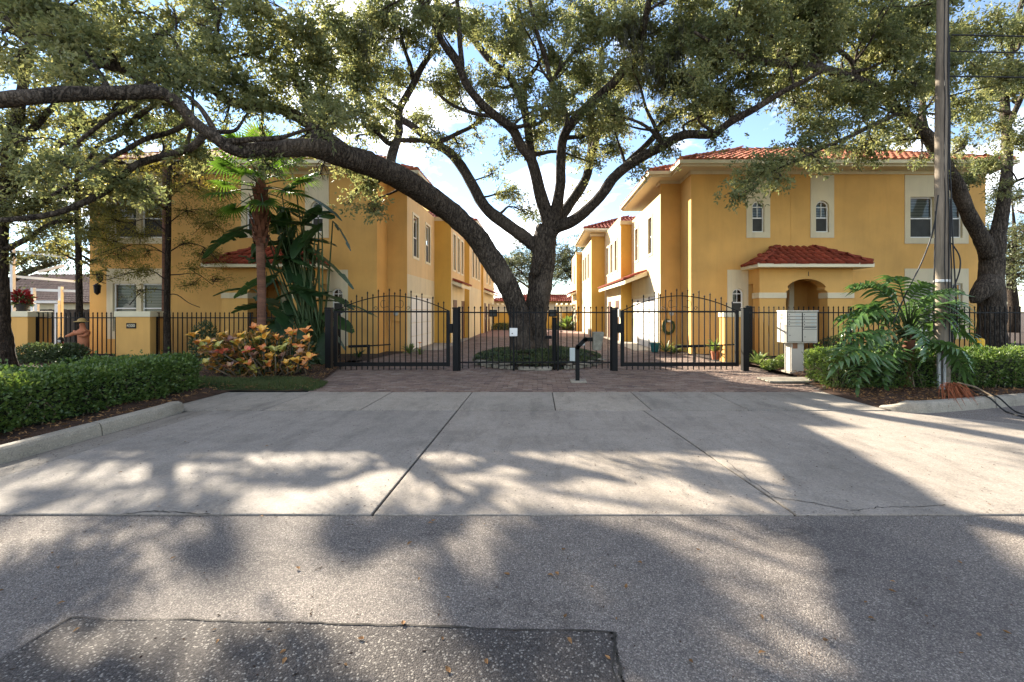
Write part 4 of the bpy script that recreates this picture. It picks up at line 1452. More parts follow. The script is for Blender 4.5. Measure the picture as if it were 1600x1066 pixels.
# gooseneck entry pedestal
t = thing('entry_pedestal', 'black gooseneck entry pedestal with a grey hood on the brick drive', 'keypad stand', (0.87, 9.78, 0))
mb = MB(); mb.box(0.72, 1.06, 9.62, 9.95, 0.0, 0.035); mb.build('base_pad', M['kerb'], t, bevel=0.01)
mb = MB()
ppts = [(0.87, 9.78, 0.035), (0.87, 9.78, 0.76), (1.04, 9.78, 0.93), (1.22, 9.78, 0.93)]
for a, b in zip(ppts, ppts[1:]):
    mb.bar(a, b, 0.085)
mb.obox((0.87, 9.78, 0.76), (0.043, 0.0425, 0.043), Matrix.Rotation(0.4, 3, 'Y'))
mb.obox((1.04, 9.78, 0.93), (0.043, 0.0425, 0.043), Matrix.Rotation(0.4, 3, 'Y'))
mb.build('post', M['black_iron'], t)
mb = MB(Matrix(((1, 0, 0, 0), (0, 0, 1, 9.64), (0, 1, 0, 0), (0, 0, 0, 1))))
mb.prism([(1.20, 0.70), (1.36, 0.70), (1.44, 1.09), (1.20, 1.09)], 0, 0.28)
mb.build('hood', M['hood'], t, bevel=0.008)
mb = MB(); mb.box(0.70, 0.815, 9.72, 9.84, 0.46, 0.74); mb.build('junction_box', M['grey_box'], t, bevel=0.008)
mb = MB(); mb.box(0.96, 1.03, 9.76, 9.80, 0.80, 0.86); mb.build('conduit_stub', M['galv'], t)

# piers
for x0, x1, y0, y1, lab, num in ((-13.28, -12.2, 14.1, 14.85, 'ochre stucco pier carrying the house number plaque', True),
                                 (-16.75, -16.05, 14.1, 14.8, 'ochre stucco pier behind the leftmost oak trunk', False),
                                 (5.68, 6.28, 13.62, 14.0, 'ochre stucco pier behind the right gate with a sunlit edge', False)):
    t = thing('pier', lab, 'pier', ((x0 + x1) / 2, y0, 0), 'fence piers')
    mb = MB(); mb.box(x0, x1, y0, y1, -0.1, 1.36); mb.build('shaft', M['ochre'], t, bevel=0.012)
    mb = MB(); mb.box(x0 - .03, x1 + .03, y0 - .03, y1 + .03, 1.362, 1.54); mb.build('cap', M['cream_trim'], t, bevel=0.012)
    if num:
        mb = MB(); mb.box(-12.93, -12.63, y0 - 0.022, y0 - 0.001, 1.0, 1.17); pq = mb.build('number_plaque', M['dark_wood'], t, bevel=0.004)
        place('numerals', text_mesh('4300', 0.13, Matrix.Translation((-12.78, y0 - 0.025, 1.085)) @ Matrix.Rotation(math.pi / 2, 4, 'X'), M['cream_trim']), pq)

# cluster mailbox
t = thing('cluster_mailbox', 'beige cluster mailbox on a pedestal in front of the fence', 'mailbox', (6.45, 11.2, 0))
mx0, mx1, my0, my1, mz0, mz1 = 6.12, 6.88, 11.0, 11.45, 0.76, 1.55
mb = MB(); mb.box(6.27, 6.58, 11.07, 11.38, 0.03, mz0); mb.build('pedestal', M['mailbox'], t, bevel=0.008)
mb = MB(); mb.box(6.2, 6.65, 11.0, 11.45, 0, 0.05); mb.build('base_plate', M['kerb'], t, bevel=0.01)
mb = MB(); mb.box(mx0, mx1, my0 + .012, my1, mz0, mz1 - .02); mb.build('cabinet', M['mailbox'], t, bevel=0.006)
mb = MB(); mb.box(mx0 - .012, mx1 + .012, my0 - .02, my1 + .012, mz1 - .018, mz1 + .012); mb.build('lid', M['mailbox'], t, bevel=0.008)
mid = 6.50
mb = MB(); mb.box(mx0 + .016, mx1 - .016, my0 + .0095, my0 + .0115, mz0 + .026, mz1 - .036); mb.build('dark_gap_plate', M['ink'], t)  # dark plate behind the doors paints the shade in their gaps


def mdoor(a, b, c, d, lock):
    o = MB(); o.box(a + .005, b - .005, my0 - .006, my0 + .009, c + .005, d - .005)
    o = o.build('compartment_door', M['mailbox'], t, bevel=0.003)
    k = MB(Matrix.Translation((a + (0.05 if lock else 0.035), my0 - .006, (c + d) / 2 - (0.03 if lock else 0))) @ Matrix.Rotation(math.pi / 2, 4, 'X')); k.rev([(0.011, 0), (0.011, 0.008), (0.006, 0.01)], (0, 0, 0), 8); k.build('lock', M['ink'], o)
    lb = MB(); lb.box(b - .16, b - .05, my0 - .0085, my0 - .0065, (c + d) / 2 - .012, (c + d) / 2 + .012); lb.build('label_plate', M['grey_box'], o) if not lock else None
    return o


zs = [mz1 - .04, mz1 - .135, mz1 - .215, mz1 - .295, mz1 - .375]
for a, b in zip(zs, zs[1:]):
    mdoor(mx0 + .02, mid - .01, b, a, False)
    mdoor(mid + .01, mx1 - .02, b, a, False)
mdoor(mx0 + .02, mid - .01, mz0 + .03, zs[-1], True)
mdoor(mid + .01, mx1 - .02, mz0 + .03, zs[-1] - .08, True)
o = mdoor(mid + .01, mx1 - .02, zs[-1] - .08, zs[-1], False)
mb = MB(); mb.box(mid + .06, mx1 - .04, my0 - .009, my0 - .0065, zs[-1] - .035, zs[-1] - .018); mb.build('outgoing_slot', M['ink'], o)
for i, z in enumerate((1.445, 1.365)):
    place('numerals', text_mesh('525', 0.085, Matrix.Translation((mx0 - .003, 11.24, z)) @ Matrix(((0, 0, -1, 0), (-1, 0, 0, 0), (0, 1, 0, 0), (0, 0, 0, 1))), M['ink'], 0.001), t)
mb = MB(); mb.box(6.30, 6.42, 11.064, 11.069, 0.62, 0.755); mb.build('rust_stain', M['rust'], t)
o = MB().box(4.95, 6.3, 9.55, 10.15, 0.02, 0.055).build('stepping_slab', M['stone'], None, bevel=0.01); tag(o, 'pale flat paving slab in the mulch before the mailbox', 'paving slab')

# utility pole
PX, PY = 7.78, 8.62
t = thing('utility_pole', 'weathered wooden utility pole behind the philodendron', 'utility pole', (PX, PY, 0))
mb = MB()
mb.tube([(PX + 0.012 * math.sin(z), PY, z) for z in [-0.2 + 0.35 * i for i in range(33)]], [0.128 - 0.0052 * 0.35 * i for i in range(33)], 16, wob=0.04, wf=2.5)
mb.build('pole', M['pole_wood'], t, smooth=True)
mb = MB(); mb.tube([(PX - 0.13, PY - 0.08, 0.0), (PX - 0.13, PY - 0.08, 0.95)], 0.035, 10); mb.tube([(PX - 0.07, PY - 0.13, 0.0), (PX - 0.07, PY - 0.13, 0.75)], 0.025, 10); mb.build('conduit', M['galv'], t)
mb = MB(); mb.rev([(0.122, 2.10), (0.128, 2.11), (0.128, 2.14), (0.122, 2.15)], (PX, PY, 0), 16); mb.build('metal_band', M['white_metal'], t)
mb = MB()
for a, b, r in (((PX + 0.02, PY - .132, 0.6), (PX + 0.03, PY - .10, 7.5), 0.010), ((PX - .05, PY - .125, 1.2), (PX - .04, PY - .095, 7.5), 0.008), ((PX + .08, PY - .11, 1.9), (PX + .06, PY - .085, 6.8), 0.010)):
    mb.tube([Vector(a).lerp(Vector(b), i / 10) + Vector((0.012 * math.sin(i * 2.1), 0, 0)) for i in range(11)], r, 6)
for pix in ([(1466, 305), (1458, 360), (1440, 410), (1415, 460), (1396, 505)],
            [(1462, 330), (1460, 420), (1459, 520)],
            [(1486, 300), (1489, 380), (1493, 450), (1496, 510)],
            [(1487, 380), (1499, 400), (1500, 420), (1494, 440), (1484, 460)]):
    pts = cat_rom([(*P(u, v, PY - 0.2), 0) for u, v in pix], 5)[:, :3]
    mb.tube(pts.tolist(), 0.012, 6)
mb.build('down_cable', M['cable'], t)
for z, dy, sag in ((6.80, -0.1, 0.25), (6.58, 0.05, 0.3), (6.12, 0.1, 0.2)):
    mb = MB()
    mb.tube([(PX + 0.1 + (42 * i / 16), PY + dy + 0.02 * i, z + 0.3 * i / 16 - sag * 4 * (i / 16) * (1 - i / 16)) for i in range(17)], 0.014, 6)
    mb.build('overhead_cable', M['cable'], t)
mb = MB(); mb.box(PX - 1.1, PX + 1.1, PY - .23, PY - .12, 9.3, 9.42); mb.build('cross_arm', M['pole_wood'], t)
for i, (pix, lab) in enumerate((([(1519, 618), (1545, 632), (1570, 642), (1600, 652), (1640, 662)], 'black cable draped over the right kerb, nearer the pole'),
                                ([(1536, 617), (1560, 632), (1585, 641), (1615, 650), (1660, 656)], 'black cable draped over the right kerb, farther from the pole'))):
    ys = [7.75, 7.2, 6.9, 6.55, 6.2]
    pts = []
    for (u, v), yy in zip(pix, ys):
        q = P(u, v, yy)
        pts.append((q.x, yy, [0.17, 0.16, 0.012, 0.0, 0.0][pix.index((u, v))], 0))
    mb = MB(); mb.tube(cat_rom(pts, 6)[:, :3].tolist(), 0.012, 6)
    tag(mb.build('cable', M['cable']), lab, 'cable', 'cables lying on the ground')

# ------------------------------------------------------------------ left background
t = thing('neighbour_house', 'low house with brown tiled roof beyond the left fence', 'house', (-43, 46, 0))
mb = MB(); mb.box(-62, -33, 45, 56, -0.1, 2.35); mb.build('wall', M['cream'], t)
mb = MB(); hip_deck(mb, -63, -32, 44.3, 57, 2.35, 0.52); rf = mb.build('roof', M['tile_brown'], t)
merge_tiles('roof_tiles', tile_mesh(M['tile_brown'], 0.16, 0.5), hip_tiles(-63, -32, 44.3, 57, 2.35, 0.52, 6.2, faces=(0, 2), pitch=0.34, expo=0.42), rf)
window(t, FRONT(45), -46, -44.3, 0.9, 2.0)
t = thing('screen_enclosure', 'white aluminium frame of a pool cage behind the left fence', 'pool enclosure', (-18.5, 16.6, 0))
EY = 16.6
for u, v0 in ((20, 380), (52, 450), (95, 448)):
    q = P(u, v0, EY)
    mb = MB(); mb.box(q.x - .05, q.x + .05, EY - .05, EY + .05, 0, q.z); mb.build('post', M['white_metal'], t)
for (u1, v1), (u2, v2), yy in (((20, 392), (105, 402), EY), ((52, 453), (120, 455), EY), ((20, 432), (120, 440), EY + .8), ((60, 425), (100, 415), EY + .3)):
    mb = MB(); mb.bar(P(u1, v1, EY + 0.06), P(u2, v2, yy + 0.06), 0.07, 0.09); mb.build('beam', M['white_metal'], t)
for u in (57, 89):
    q = P(u, 475, EY - .12); mb = MB(); mb.box(q.x - .06, q.x + .06, EY - .15, EY - .07, 0, q.z); mb.build('door_jamb', M['white_metal'], t)
q, r = P(57, 474, EY - .12), P(89, 474, EY - .12)
mb = MB(); mb.box(q.x - .06, r.x + .06, EY - .15, EY - .07, q.z + .002, q.z + .10); mb.build('door_head', M['white_metal'], t)
t = thing('wooden_fence', 'dark board fence behind the pool cage frame', 'fence', (-21, 19, 0))
for i in range(54):
    x = -26 + i * 0.15
    mb = MB(); h = 1.62 + RD.uniform(-.02, .02); mb.box(x + .004, x + .146, 19 + RD.uniform(-.006, .006), 19.025, 0, h); mb.build('board', M['dark_wood'], t)
for z in (0.4, 1.3):
    mb = MB(); mb.box(-26, -17.9, 19.03, 19.07, z, z + .09); mb.build('rail', M['dark_wood'], t)
for u, v, lab in ((152, 452, 'black wall lantern on the left house corner'), (156, 433, 'dark hanging basket on the left house corner above the lantern')):
    q = P(u, v, 15.7)
    t = thing('wall_lantern', lab, 'lantern', q)
    mb = MB(); mb.rev([(0.03, 0.20), (0.12, 0.12), (0.10, 0.10), (0.085, -0.12), (0.05, -0.16), (0.02, -0.2)], q, 8); mb.build('lantern_body', M['black_iron'], t)
    mb = MB(); mb.tube([q + Vector((0, 0, .2)), q + Vector((0, .12, .26)), q + Vector((0, .3, .22))], 0.014, 6); mb.build('bracket', M['black_iron'], t)


# statue
def skin_mesh(name, verts, edges, radii, material, sub=2, root=0):
    me = bpy.data.meshes.new(name)
    me.from_pydata(verts, edges, [])
    o = bpy.data.objects.new(name, me)
    COL.objects.link(o)
    sk = o.modifiers.new('skin', 'SKIN')
    for i, r in enumerate(radii):
        me.skin_vertices[0].data[i].radius = r if isinstance(r, tuple) else (r, r)
    me.skin_vertices[0].data[root].use_root = True
    ss = o.modifiers.new('sub', 'SUBSURF'); ss.levels = sub; ss.render_levels = sub
    dg = bpy.context.evaluated_depsgraph_get()
    dg.update()
    out = bpy.data.meshes.new_from_object(o.evaluated_get(dg))
    bpy.data.objects.remove(o)
    out.name = name
    out.materials.clear()
    out.materials.append(material)
    out.polygons.foreach_set('use_smooth', [True] * len(out.polygons))
    return out


if True:
    bx, by = -14.15, 13.95
    t = thing('statue', 'terracotta robed statue with outstretched arm before the left fence', 'statue', (bx, by, 0.05))
    vs = [(0, 0, 0.0), (0, 0, 0.30), (0, 0, 0.62), (0.0, 0, 0.84), (0, -.01, 0.95), (0, -.02, 1.03), (0, -.04, 1.14),
          (-.13, 0, .86), (-.30, -.06, .77), (-.46, -.10, .70), (.13, 0, .86), (.17, -.11, .72), (.03, -.18, .74)]
    ed = [(0, 1), (1, 2), (2, 3), (3, 4), (4, 5), (5, 6), (3, 7), (7, 8), (8, 9), (3, 10), (10, 11), (11, 12)]
    ra = [(.17, .14), (.15, .125), (.145, .115), (.16, .11), (.08, .07), (.06, .06), (.085, .09), .075, .06, .03, .075, .065, .03]
    me = skin_mesh('robed_body', [(bx + x, by + y, 0.05 + z) for x, y, z in vs], ed, ra, M['terracotta'])
    place('robed_body', me, t)
    mb = MB(); mb.rev([(0.19, 0), (0.185, 0.012), (0.10, 0.03), (0.085, 0.09), (0.03, 0.12)], (bx, by - .04, 1.21), 16); mb.build('hat', M['straw'], t, smooth=True)
    mb = MB(); mb.tube([(bx - .18, by - .10, .93), (bx - .05, by - .17, .86), (bx + .10, by - .17, .87), (bx + .2, by - .06, .95)], [0.03, .05, .05, .03], 8); mb.build('scarf', M['terracotta'], t, smooth=True)
    mb = MB(); mb.rev([(0.2, 0), (0.2, 0.05)], (bx, by, 0.03), 14); mb.build('plinth', M['stone'], t)
    # small figurine behind the fence
    gx, gy = P(95, 540, 14.9).x, 14.9
    t = thing('garden_figurine', 'small red and white figurine behind the left fence near the pool cage', 'figurine', (gx, gy, 0.05))
    me = skin_mesh('figurine_body', [(gx, gy, .05), (gx, gy, .25), (gx, gy, .42), (gx, gy, .50), (gx, gy, .58), (gx - .12, gy - .04, .3), (gx + .12, gy - .04, .3)],
                   [(0, 1), (1, 2), (2, 3), (3, 4), (2, 5), (2, 6)], [.12, .12, .10, .05, .075, .04, .04], M['red_flower'])
    place('figurine_body', me, t)
    mb = MB(); mb.rev([(0.08, .53), (0.085, .57), (0.06, .66), (0.01, .70)], (gx, gy, 0), 12); mb.build('cap', M['dark_pot'], t, smooth=True)
    mb = MB(); mb.rev([(0.05, 0), (0.07, .04), (0.05, .09)], (gx, gy - .05, .50), 10); mb.build('beard', M['white_paint'], t, smooth=True)

# yellow post and bits on the right
o = MB(); q = P(1530, 545, 12.3)
t = thing('bollard', 'bright yellow post behind the right hedge', 'bollard', (q.x, 12.3, 0))
mb = MB(); mb.rev([(0.115, 0), (0.115, 0.74), (0.10, 0.785), (0.05, 0.80)], (q.x, 12.3, 0), 18); mb.build('shaft', M['yellow_paint'], t, smooth=True)
q = P(1427, 545, 14.2)
t = thing('storage_bin', 'blue plastic bin behind the fence beside the philodendron', 'bin', (q.x, 14.2, 0))
mb = MB(); mb.box(q.x - .32, q.x + .32, 14.0, 14.45, 0.02, 0.42); mb.build('tub', M['blue'], t, bevel=0.02)
mb = MB(); mb.box(q.x - .35, q.x + .35, 13.97, 14.48, 0.422, 0.48); mb.build('lid', M['blue'], t, bevel=0.015)
# ------------------------------------------------------------------ trees
SUN_GAPS = [(70, 765, 90, 26), (250, 735, 90, 24), (400, 732, 70, 20), (330, 775, 110, 14), (480, 762, 55, 28), (700, 722, 85, 22), (760, 768, 110, 24), (960, 722, 95, 20), (1000, 765, 120, 24), (1140, 722, 50, 18),
            (410, 880, 70, 55), (270, 865, 55, 38), (470, 920, 60, 28), (560, 870, 45, 28), (330, 940, 110, 28), (70, 845, 90, 18), (870, 885, 110, 50), (970, 900, 120, 45), (1080, 840, 85, 32), (820, 840, 60, 28), (700, 905, 70, 36), (900, 960, 80, 24),
            (1400, 872, 90, 42), (1470, 930, 50, 18), (120, 1010, 150, 40), (300, 1010, 90, 24), (1400, 720, 220, 70), (1560, 800, 120, 40), (1300, 655, 150, 30)]


class Tree:
    def __init__(s, name, label, base, bark, leaf, seed, group=None, cat='tree'):
        s.t = thing(name, label, cat, base, group)
        s.bark, s.leaf = bark, leaf
        s.nodes, s.nrad = [], []
        s.tw = MB()
        s.an, s.ad, s.ak = [], [], []              # leaf sprays: anchor, direction, spread
        s.rd = random.Random(seed)
        s.seed = seed
        s.Lp, s.Ld = [], []
        s.rk = 1.0

    def limb(s, pts, name='limb', n=10, k=5, wob=0.10, grow=True, wf=2.6):
        """pts: rows (u, v, distance, radius in px) as seen in the photograph"""
        a = []
        for i, (u, v, y, r) in enumerate(pts):
            q, w = pts[max(i - 1, 0)], pts[min(i + 1, len(pts) - 1)]
            up = abs(q[1] - w[1]) / max(1e-6, math.hypot(q[0] - w[0], q[1] - w[1]))
            off = math.cos(math.atan((u - U0) / F))    # upright stems far off the axis look wider than they are
            a.append((*P(u, v, y), max(0.012, r * s.rk * y / F * (1 - (1 - off) * up))))
        return s.limb_w(a, name, n, k, wob, grow, wf)

    def limb_w(s, a, name='limb', n=10, k=5, wob=0.10, grow=True, wf=2.6):
        c = cat_rom(a, k)
        if name != 'trunk':                        # crooked like oak limbs are
            for i in range(2, len(c) - 1):
                q = Vector(c[i, :3]) * 0.9
                c[i, :3] += np.array(MN.noise_vector(q)) * min(0.06, c[i, 3] * 0.5)
        mb = MB()
        mb.tube(c[:, :3].tolist(), c[:, 3].tolist(), n, wob=wob, wf=wf)
        if name == 'trunk' and n > 12:             # furrows
            for i_, q_ in enumerate(mb.v):
                k_ = MN.noise(Vector((q_[0] * 9, q_[1] * 9, q_[2] * 2.2))) * .016 + MN.noise(Vector((q_[0] * 21, q_[1] * 21, q_[2] * 5))) * .008
                j_ = min(i_ // n, len(c) - 1)
                d_ = Vector(q_) - Vector(c[j_, :3])
                mb.v[i_] = tuple(Vector(q_) + d_.normalized() * k_ * min(1.0, c[j_, 3] * 4))
        mb.build(name, s.bark, s.t, smooth=True)
        if grow:
            for r in c:
                s.nodes.append(r[:3]); s.nrad.append(r[3])
        return c

    def twig(s, a, b, r0, r1, n=5, sides=5, sagx=0.0):
        a, b = Vector(a), Vector(b)
        L = (b - a).length
        off = Vector((s.rd.gauss(0, 1), s.rd.gauss(0, 1), s.rd.gauss(0, .6) + sagx)) * L * 0.13
        off2 = Vector((s.rd.gauss(0, 1), s.rd.gauss(0, 1), s.rd.gauss(0, .6))) * L * 0.07
        pts = []
        for i in range(n + 1):
            f = i / n
            pts.append(a.lerp(b, f) + off * (4 * f * (1 - f)) + off2 * math.sin(2 * math.pi * f))
        s.tw.tube(pts, [r0 + (r1 - r0) * i / n for i in range(n + 1)], sides, cap=False)
        return pts

    def mass(s, c, rad, n_leaf, droop=0.25, subs=None, spread=0.13, branch=True):
        """one clump of foliage: a branch from the nearest limb, twigs inside the clump, leaf sprays along the twigs"""
        c = Vector(c)
        rr = (rad[0] + rad[1] + rad[2]) / 3
        if branch and s.nodes:
            N = np.array(s.nodes)
            d = np.linalg.norm(N - np.array(c), axis=1)
            i = int(np.argmin(d))
            r0 = min(s.nrad[i] * 0.6, 0.018 + 0.022 * d[i])
            path = s.twig(N[i], c, r0, 0.014, 7, 6, 0.5)
        else:
            path = [c, c]
        subs = subs or max(9, int(16 * rr ** 1.3) + 7)
        per = n_leaf / subs
        for k in range(subs):
            while True:
                q = Vector((s.rd.uniform(-1, 1), s.rd.uniform(-1, 1), s.rd.uniform(-1, 1)))
                if 0.15 < q.length < 1:
                    break
            q = q * (0.55 + 0.45 * s.rd.random())
            e = c + Vector((q.x * rad[0], q.y * rad[1], q.z * rad[2]))
            st = path[s.rd.randrange(len(path) // 2, len(path))]
            tp = s.twig(st, e, 0.012, 0.004, 4, 4, 0.3)
            L = (e - Vector(st)).length
            m = max(2, int(per / 9))
            for j in range(m):
                f = 1 - (s.rd.random() ** 1.5) * min(0.8, 0.7 / max(L, .01))
                x = f * (len(tp) - 1)
                i0 = min(int(x), len(tp) - 2)
                p = tp[i0].lerp(tp[i0 + 1], x - i0)
                dd = (tp[i0 + 1] - tp[i0]).normalized()
                w = Vector((s.rd.gauss(0, .75), s.rd.gauss(0, .75), s.rd.gauss(0, .6) - droop)) + dd * 0.7
                s.an.append(tuple(p + Vector((s.rd.gauss(0, spread), s.rd.gauss(0, spread), s.rd.gauss(0, spread * .8)))))
                s.ad.append(tuple(w.normalized()))

    def masses(s, rows, dens=1.0, **kw):
        for row in rows:
            u, v, ru, rv, y = row[:5]
            k = row[5] if len(row) > 5 else 1.0
            c = P(u, v, y)
            rx_, rz_ = ru * y / F, rv * y / F
            ry_ = (rx_ + rz_) / 2 * 1.15
            s.mass(c, (rx_, ry_, rz_), 5200 * k * dens * (rx_ * rz_) ** 0.8, **kw)

    def dress(s, n, rmax=.10, k=.5, vmax=330):
        # small leafy side shoots all along the thinner limbs
        N = [(p, r) for p, r in zip(s.nodes, s.nrad) if r < rmax and p[1] > 5 and V0 - (p[2] - CH) * F / p[1] < vmax]
        for _ in range(n):
            p, r = s.rd.choice(N)
            q = Vector(p) + Vector((s.rd.gauss(0, .45), s.rd.gauss(0, .55), abs(s.rd.gauss(0, .45)) * s.rd.choice((1, 1, 1, -.6))))
            w = s.rd.uniform(.28, .55)
            s.mass(q, (w * 1.2, w, w * .75), 5200 * k * (w * w) ** .8, subs=7)

    def branches(s, n):
        # thin crooked boughs that fan upwards and outwards, leafy towards the tip
        N = [(p, r) for p, r in zip(s.nodes, s.nrad) if .05 < r < .16 and V0 - (p[2] - CH) * F / p[1] < 260]
        for _ in range(n):
            p, r = s.rd.choice(N)
            d = Vector((s.rd.gauss(0, 1), s.rd.gauss(0, .7), abs(s.rd.gauss(.5, .6)))).normalized()
            L = s.rd.uniform(1.3, 2.8)
            q = Vector(p)
            row = [(*q, r * .55)]
            for k in range(1, 6):
                d = (d + Vector((s.rd.gauss(0, .28), s.rd.gauss(0, .28), s.rd.gauss(.04, .2)))).normalized()
                q = q + d * (L / 5)
                row.append((*q, max(.009, r * .55 * (1 - k / 5.6))))
            c = s.limb_w(row, 'bough', 7, 3, .06)
            for k in (-1, -5):
                w = s.rd.uniform(.32, .6)
                s.mass(Vector(c[k][:3]) + Vector((0, 0, .1)), (w * 1.25, w, w * .75), 2300 * (w * w) ** .8, subs=8, branch=False)

    def fill(s, n, u0, u1, v0, v1, y0, y1, k=.6, lo=18, hi=34):
        for _ in range(n):
            u, v = s.rd.uniform(u0, u1), v0 + (v1 - v0) * s.rd.random() ** 1.25
            s.masses([(u, v, s.rd.uniform(lo, hi) * 1.25, s.rd.uniform(lo, hi) * .8, s.rd.uniform(y0, y1), k)])

    def finish(s, L=0.088, W=0.040, per=9, spray=0.20, up=0.5, crown='crown', lv=0.25):
        s.tw.build('twigs', s.bark, s.t, smooth=True, kind='stuff')
        g = np.random.default_rng(s.seed)
        A, D = np.array(s.an), np.array(s.ad)
        # where the sun breaks through the crown on to the pavement: openings in the foliage along the sun's rays
        gx = A[:, 0] - A[:, 2] * SUN.x / SUN.z
        gy = np.maximum(A[:, 1] - A[:, 2] * SUN.y / SUN.z, .3)
        gap = np.zeros(len(A))
        for (cu, cv, ru, rv) in SUN_GAPS:
            cy_ = F * CH / (cv - V0); cx_ = (cu - U0) * cy_ / F
            if cv > 805:
                ru, rv = ru * 1.25, rv * 1.2
            ry_ = rv * cy_ / (cv - V0); rx_ = ru * cy_ / F
            e = ((gx - cx_) / rx_) ** 2 + ((gy - cy_) / ry_) ** 2
            gap = np.maximum(gap, np.clip(1.5 - e, 0, 1))
        keep = g.random(len(A)) > gap * .9
        A, D = A[keep], D[keep]
        n = len(A)
        A = np.repeat(A, per, 0); D = np.repeat(D, per, 0)
        t = g.random((n * per, 1))
        pos = A + D * t * spray + g.normal(0, spray * 0.16, (n * per, 3))
        ax = D * 0.7 + g.normal(0, 0.75, (n * per, 3)) + np.array([0, 0, -0.15])
        ln = L * g.uniform(0.6, 1.4, n * per)
        var = np.clip(np.repeat(g.random(n), per) * 0.55 + g.random(n * per) * 0.45, 0, 1)
        me = leaf_mesh(crown, pos, ax, ln, ln * (W / L), s.leaf, up=up, var=var, seed=s.seed)
        o = place(crown, me, s.t, kind='stuff')
        print('LEAVES', s.t.name, n * per)
        return o


# ---- the big oak between the gates
T = Tree('oak_tree', 'huge twin trunked live oak standing between the two gates', (0.0, 13.9, 0), M['oak_bark'], M['oak_leaf'], 3)
T.rk = 0.93
T.limb([(826, 570, 13.8, 36), (820, 558, 13.8, 29), (816, 540, 13.75, 22), (812, 510, 13.7, 18.5), (809, 485, 13.65, 17.5), (792, 445, 13.55, 17.5), (766, 402, 13.4, 18), (738, 364, 13.2, 18), (702, 330, 13.1, 18.5),
        (650, 294, 12.2, 20.5), (600, 266, 11.2, 20.5), (555, 250, 10.3, 20.5), (515, 238, 9.6, 18.5), (480, 231, 9.2, 15.5), (430, 233, 8.8, 13), (372, 235, 8.4, 12.5), (335, 214, 8.2, 11), (302, 190, 8.0, 10.5),
        (278, 162, 7.8, 10.5), (248, 145, 7.6, 10.5), (200, 145, 7.3, 11), (107, 147, 6.8, 12), (36, 153, 6.4, 12.5), (-60, 160, 6.4, 13), (-180, 150, 6.0, 10)], 'trunk', 34, 9, 0.13, wf=2.2)
T.limb([(842, 570, 14.25, 30), (840, 556, 14.25, 23), (838, 530, 14.2, 18.5), (839, 490, 14.2, 18.5), (843, 450, 14.2, 20), (848, 410, 14.15, 20), (851, 378, 14.1, 20), (852, 352, 14.1, 15)], 'trunk', 32, 9, 0.13, wf=2.4)
T.rk = 0.76
L_ = T.limb
L_([(848, 392, 14.1, 14), (822, 371, 14.3, 13.5), (796, 353, 14.5, 13), (757, 324, 15.0, 12), (721, 260, 15.6, 10.5), (700, 235, 15.9, 9.5), (675, 221, 16.1, 8.5), (635, 192, 16.5, 7.5), (589, 164, 16.9, 6.5), (564, 135, 17.2, 5), (543, 100, 17.5, 4), (520, 60, 17.8, 3)])
L_([(628, 285, 11.7, 14), (612, 262, 11.9, 11), (613, 240, 12.2, 10), (624, 208, 12.7, 8.5), (625, 171, 13.0, 8), (646, 128, 13.3, 7), (667, 93, 13.6, 6), (685, 64, 14, 4.5), (700, 20, 14.4, 3)])
L_([(618, 225, 12.5, 6), (605, 222, 12.3, 5.5), (588, 205, 12.1, 5), (570, 195, 11.9, 4.5), (562, 165, 11.7, 4), (548, 120, 11.5, 3)])
L_([(624, 219, 12.6, 5), (648, 220, 13.4, 5), (690, 219, 14.6, 4.5), (722, 206, 15.2, 4), (757, 186, 15.6, 3)])
L_([(646, 126, 13.3, 5), (640, 100, 13.1, 4.5), (630, 70, 13.0, 4), (622, 30, 12.9, 3)])
L_([(857, 372, 14.0, 16), (856, 342, 13.9, 15), (842, 296, 13.6, 13), (831, 250, 13.3, 11.5), (814, 228, 13.1, 10.5), (796, 200, 12.9, 10), (757, 164, 12.5, 9), (728, 132, 12.2, 8.5), (714, 100, 12, 8), (689, 64, 11.7, 7), (671, 28, 11.4, 6), (653, -4, 11.1, 5), (630, -60, 10.8, 4)])
L_([(832, 254, 13.3, 9), (829, 220, 13.5, 9), (817, 160, 13.9, 8.5), (796, 121, 14.2, 8), (767, 96, 14.4, 7.5), (742, 64, 14.7, 6.5), (721, 43, 14.9, 6), (692, 14, 15.2, 5), (650, -40, 15.6, 4)])
L_([(722, 110, 12.1, 6), (720, 80, 12.2, 5.5), (718, 45, 12.4, 5), (714, 0, 12.6, 4.5), (705, -60, 12.8, 3.5)])
L_([(820, 170, 13.8, 5), (823, 130, 13.6, 4.5), (838, 105, 13.4, 4), (848, 88, 13.2, 3)])
L_([(800, 198, 12.9, 5), (778, 182, 13.6, 4.5), (742, 178, 14.2, 4), (700, 160, 14.8, 3.5), (672, 132, 15.2, 3)])
L_([(860, 366, 14.0, 15), (868, 330, 13.8, 13), (874, 292, 13.5, 11), (874, 257, 13.3, 10.5), (878, 221, 13.1, 10), (892, 193, 12.9, 10), (924, 160, 12.5, 10), (956, 132, 12.1, 9.5), (988, 96, 11.7, 8.5), (1024, 94, 11.3, 6), (1062, 84, 11.0, 4.5), (1100, 60, 10.8, 3.5)])
L_([(888, 196, 12.9, 6.5), (878, 160, 12.8, 6), (862, 132, 12.7, 5.5), (853, 93, 12.6, 5), (842, 61, 12.5, 4.5), (835, 36, 12.4, 4), (822, -20, 12.2, 3)])
L_([(862, 132, 12.7, 4), (872, 112, 12.5, 4), (895, 84, 12.2, 3.5), (912, 55, 12.0, 3)])
L_([(868, 350, 14.2, 12), (885, 328, 14.5, 10.5), (913, 285, 15.1, 9.5), (924, 242, 15.6, 8.5), (924, 178, 16.2, 7.5), (935, 130, 16.7, 5.5), (940, 80, 17.1, 4)])
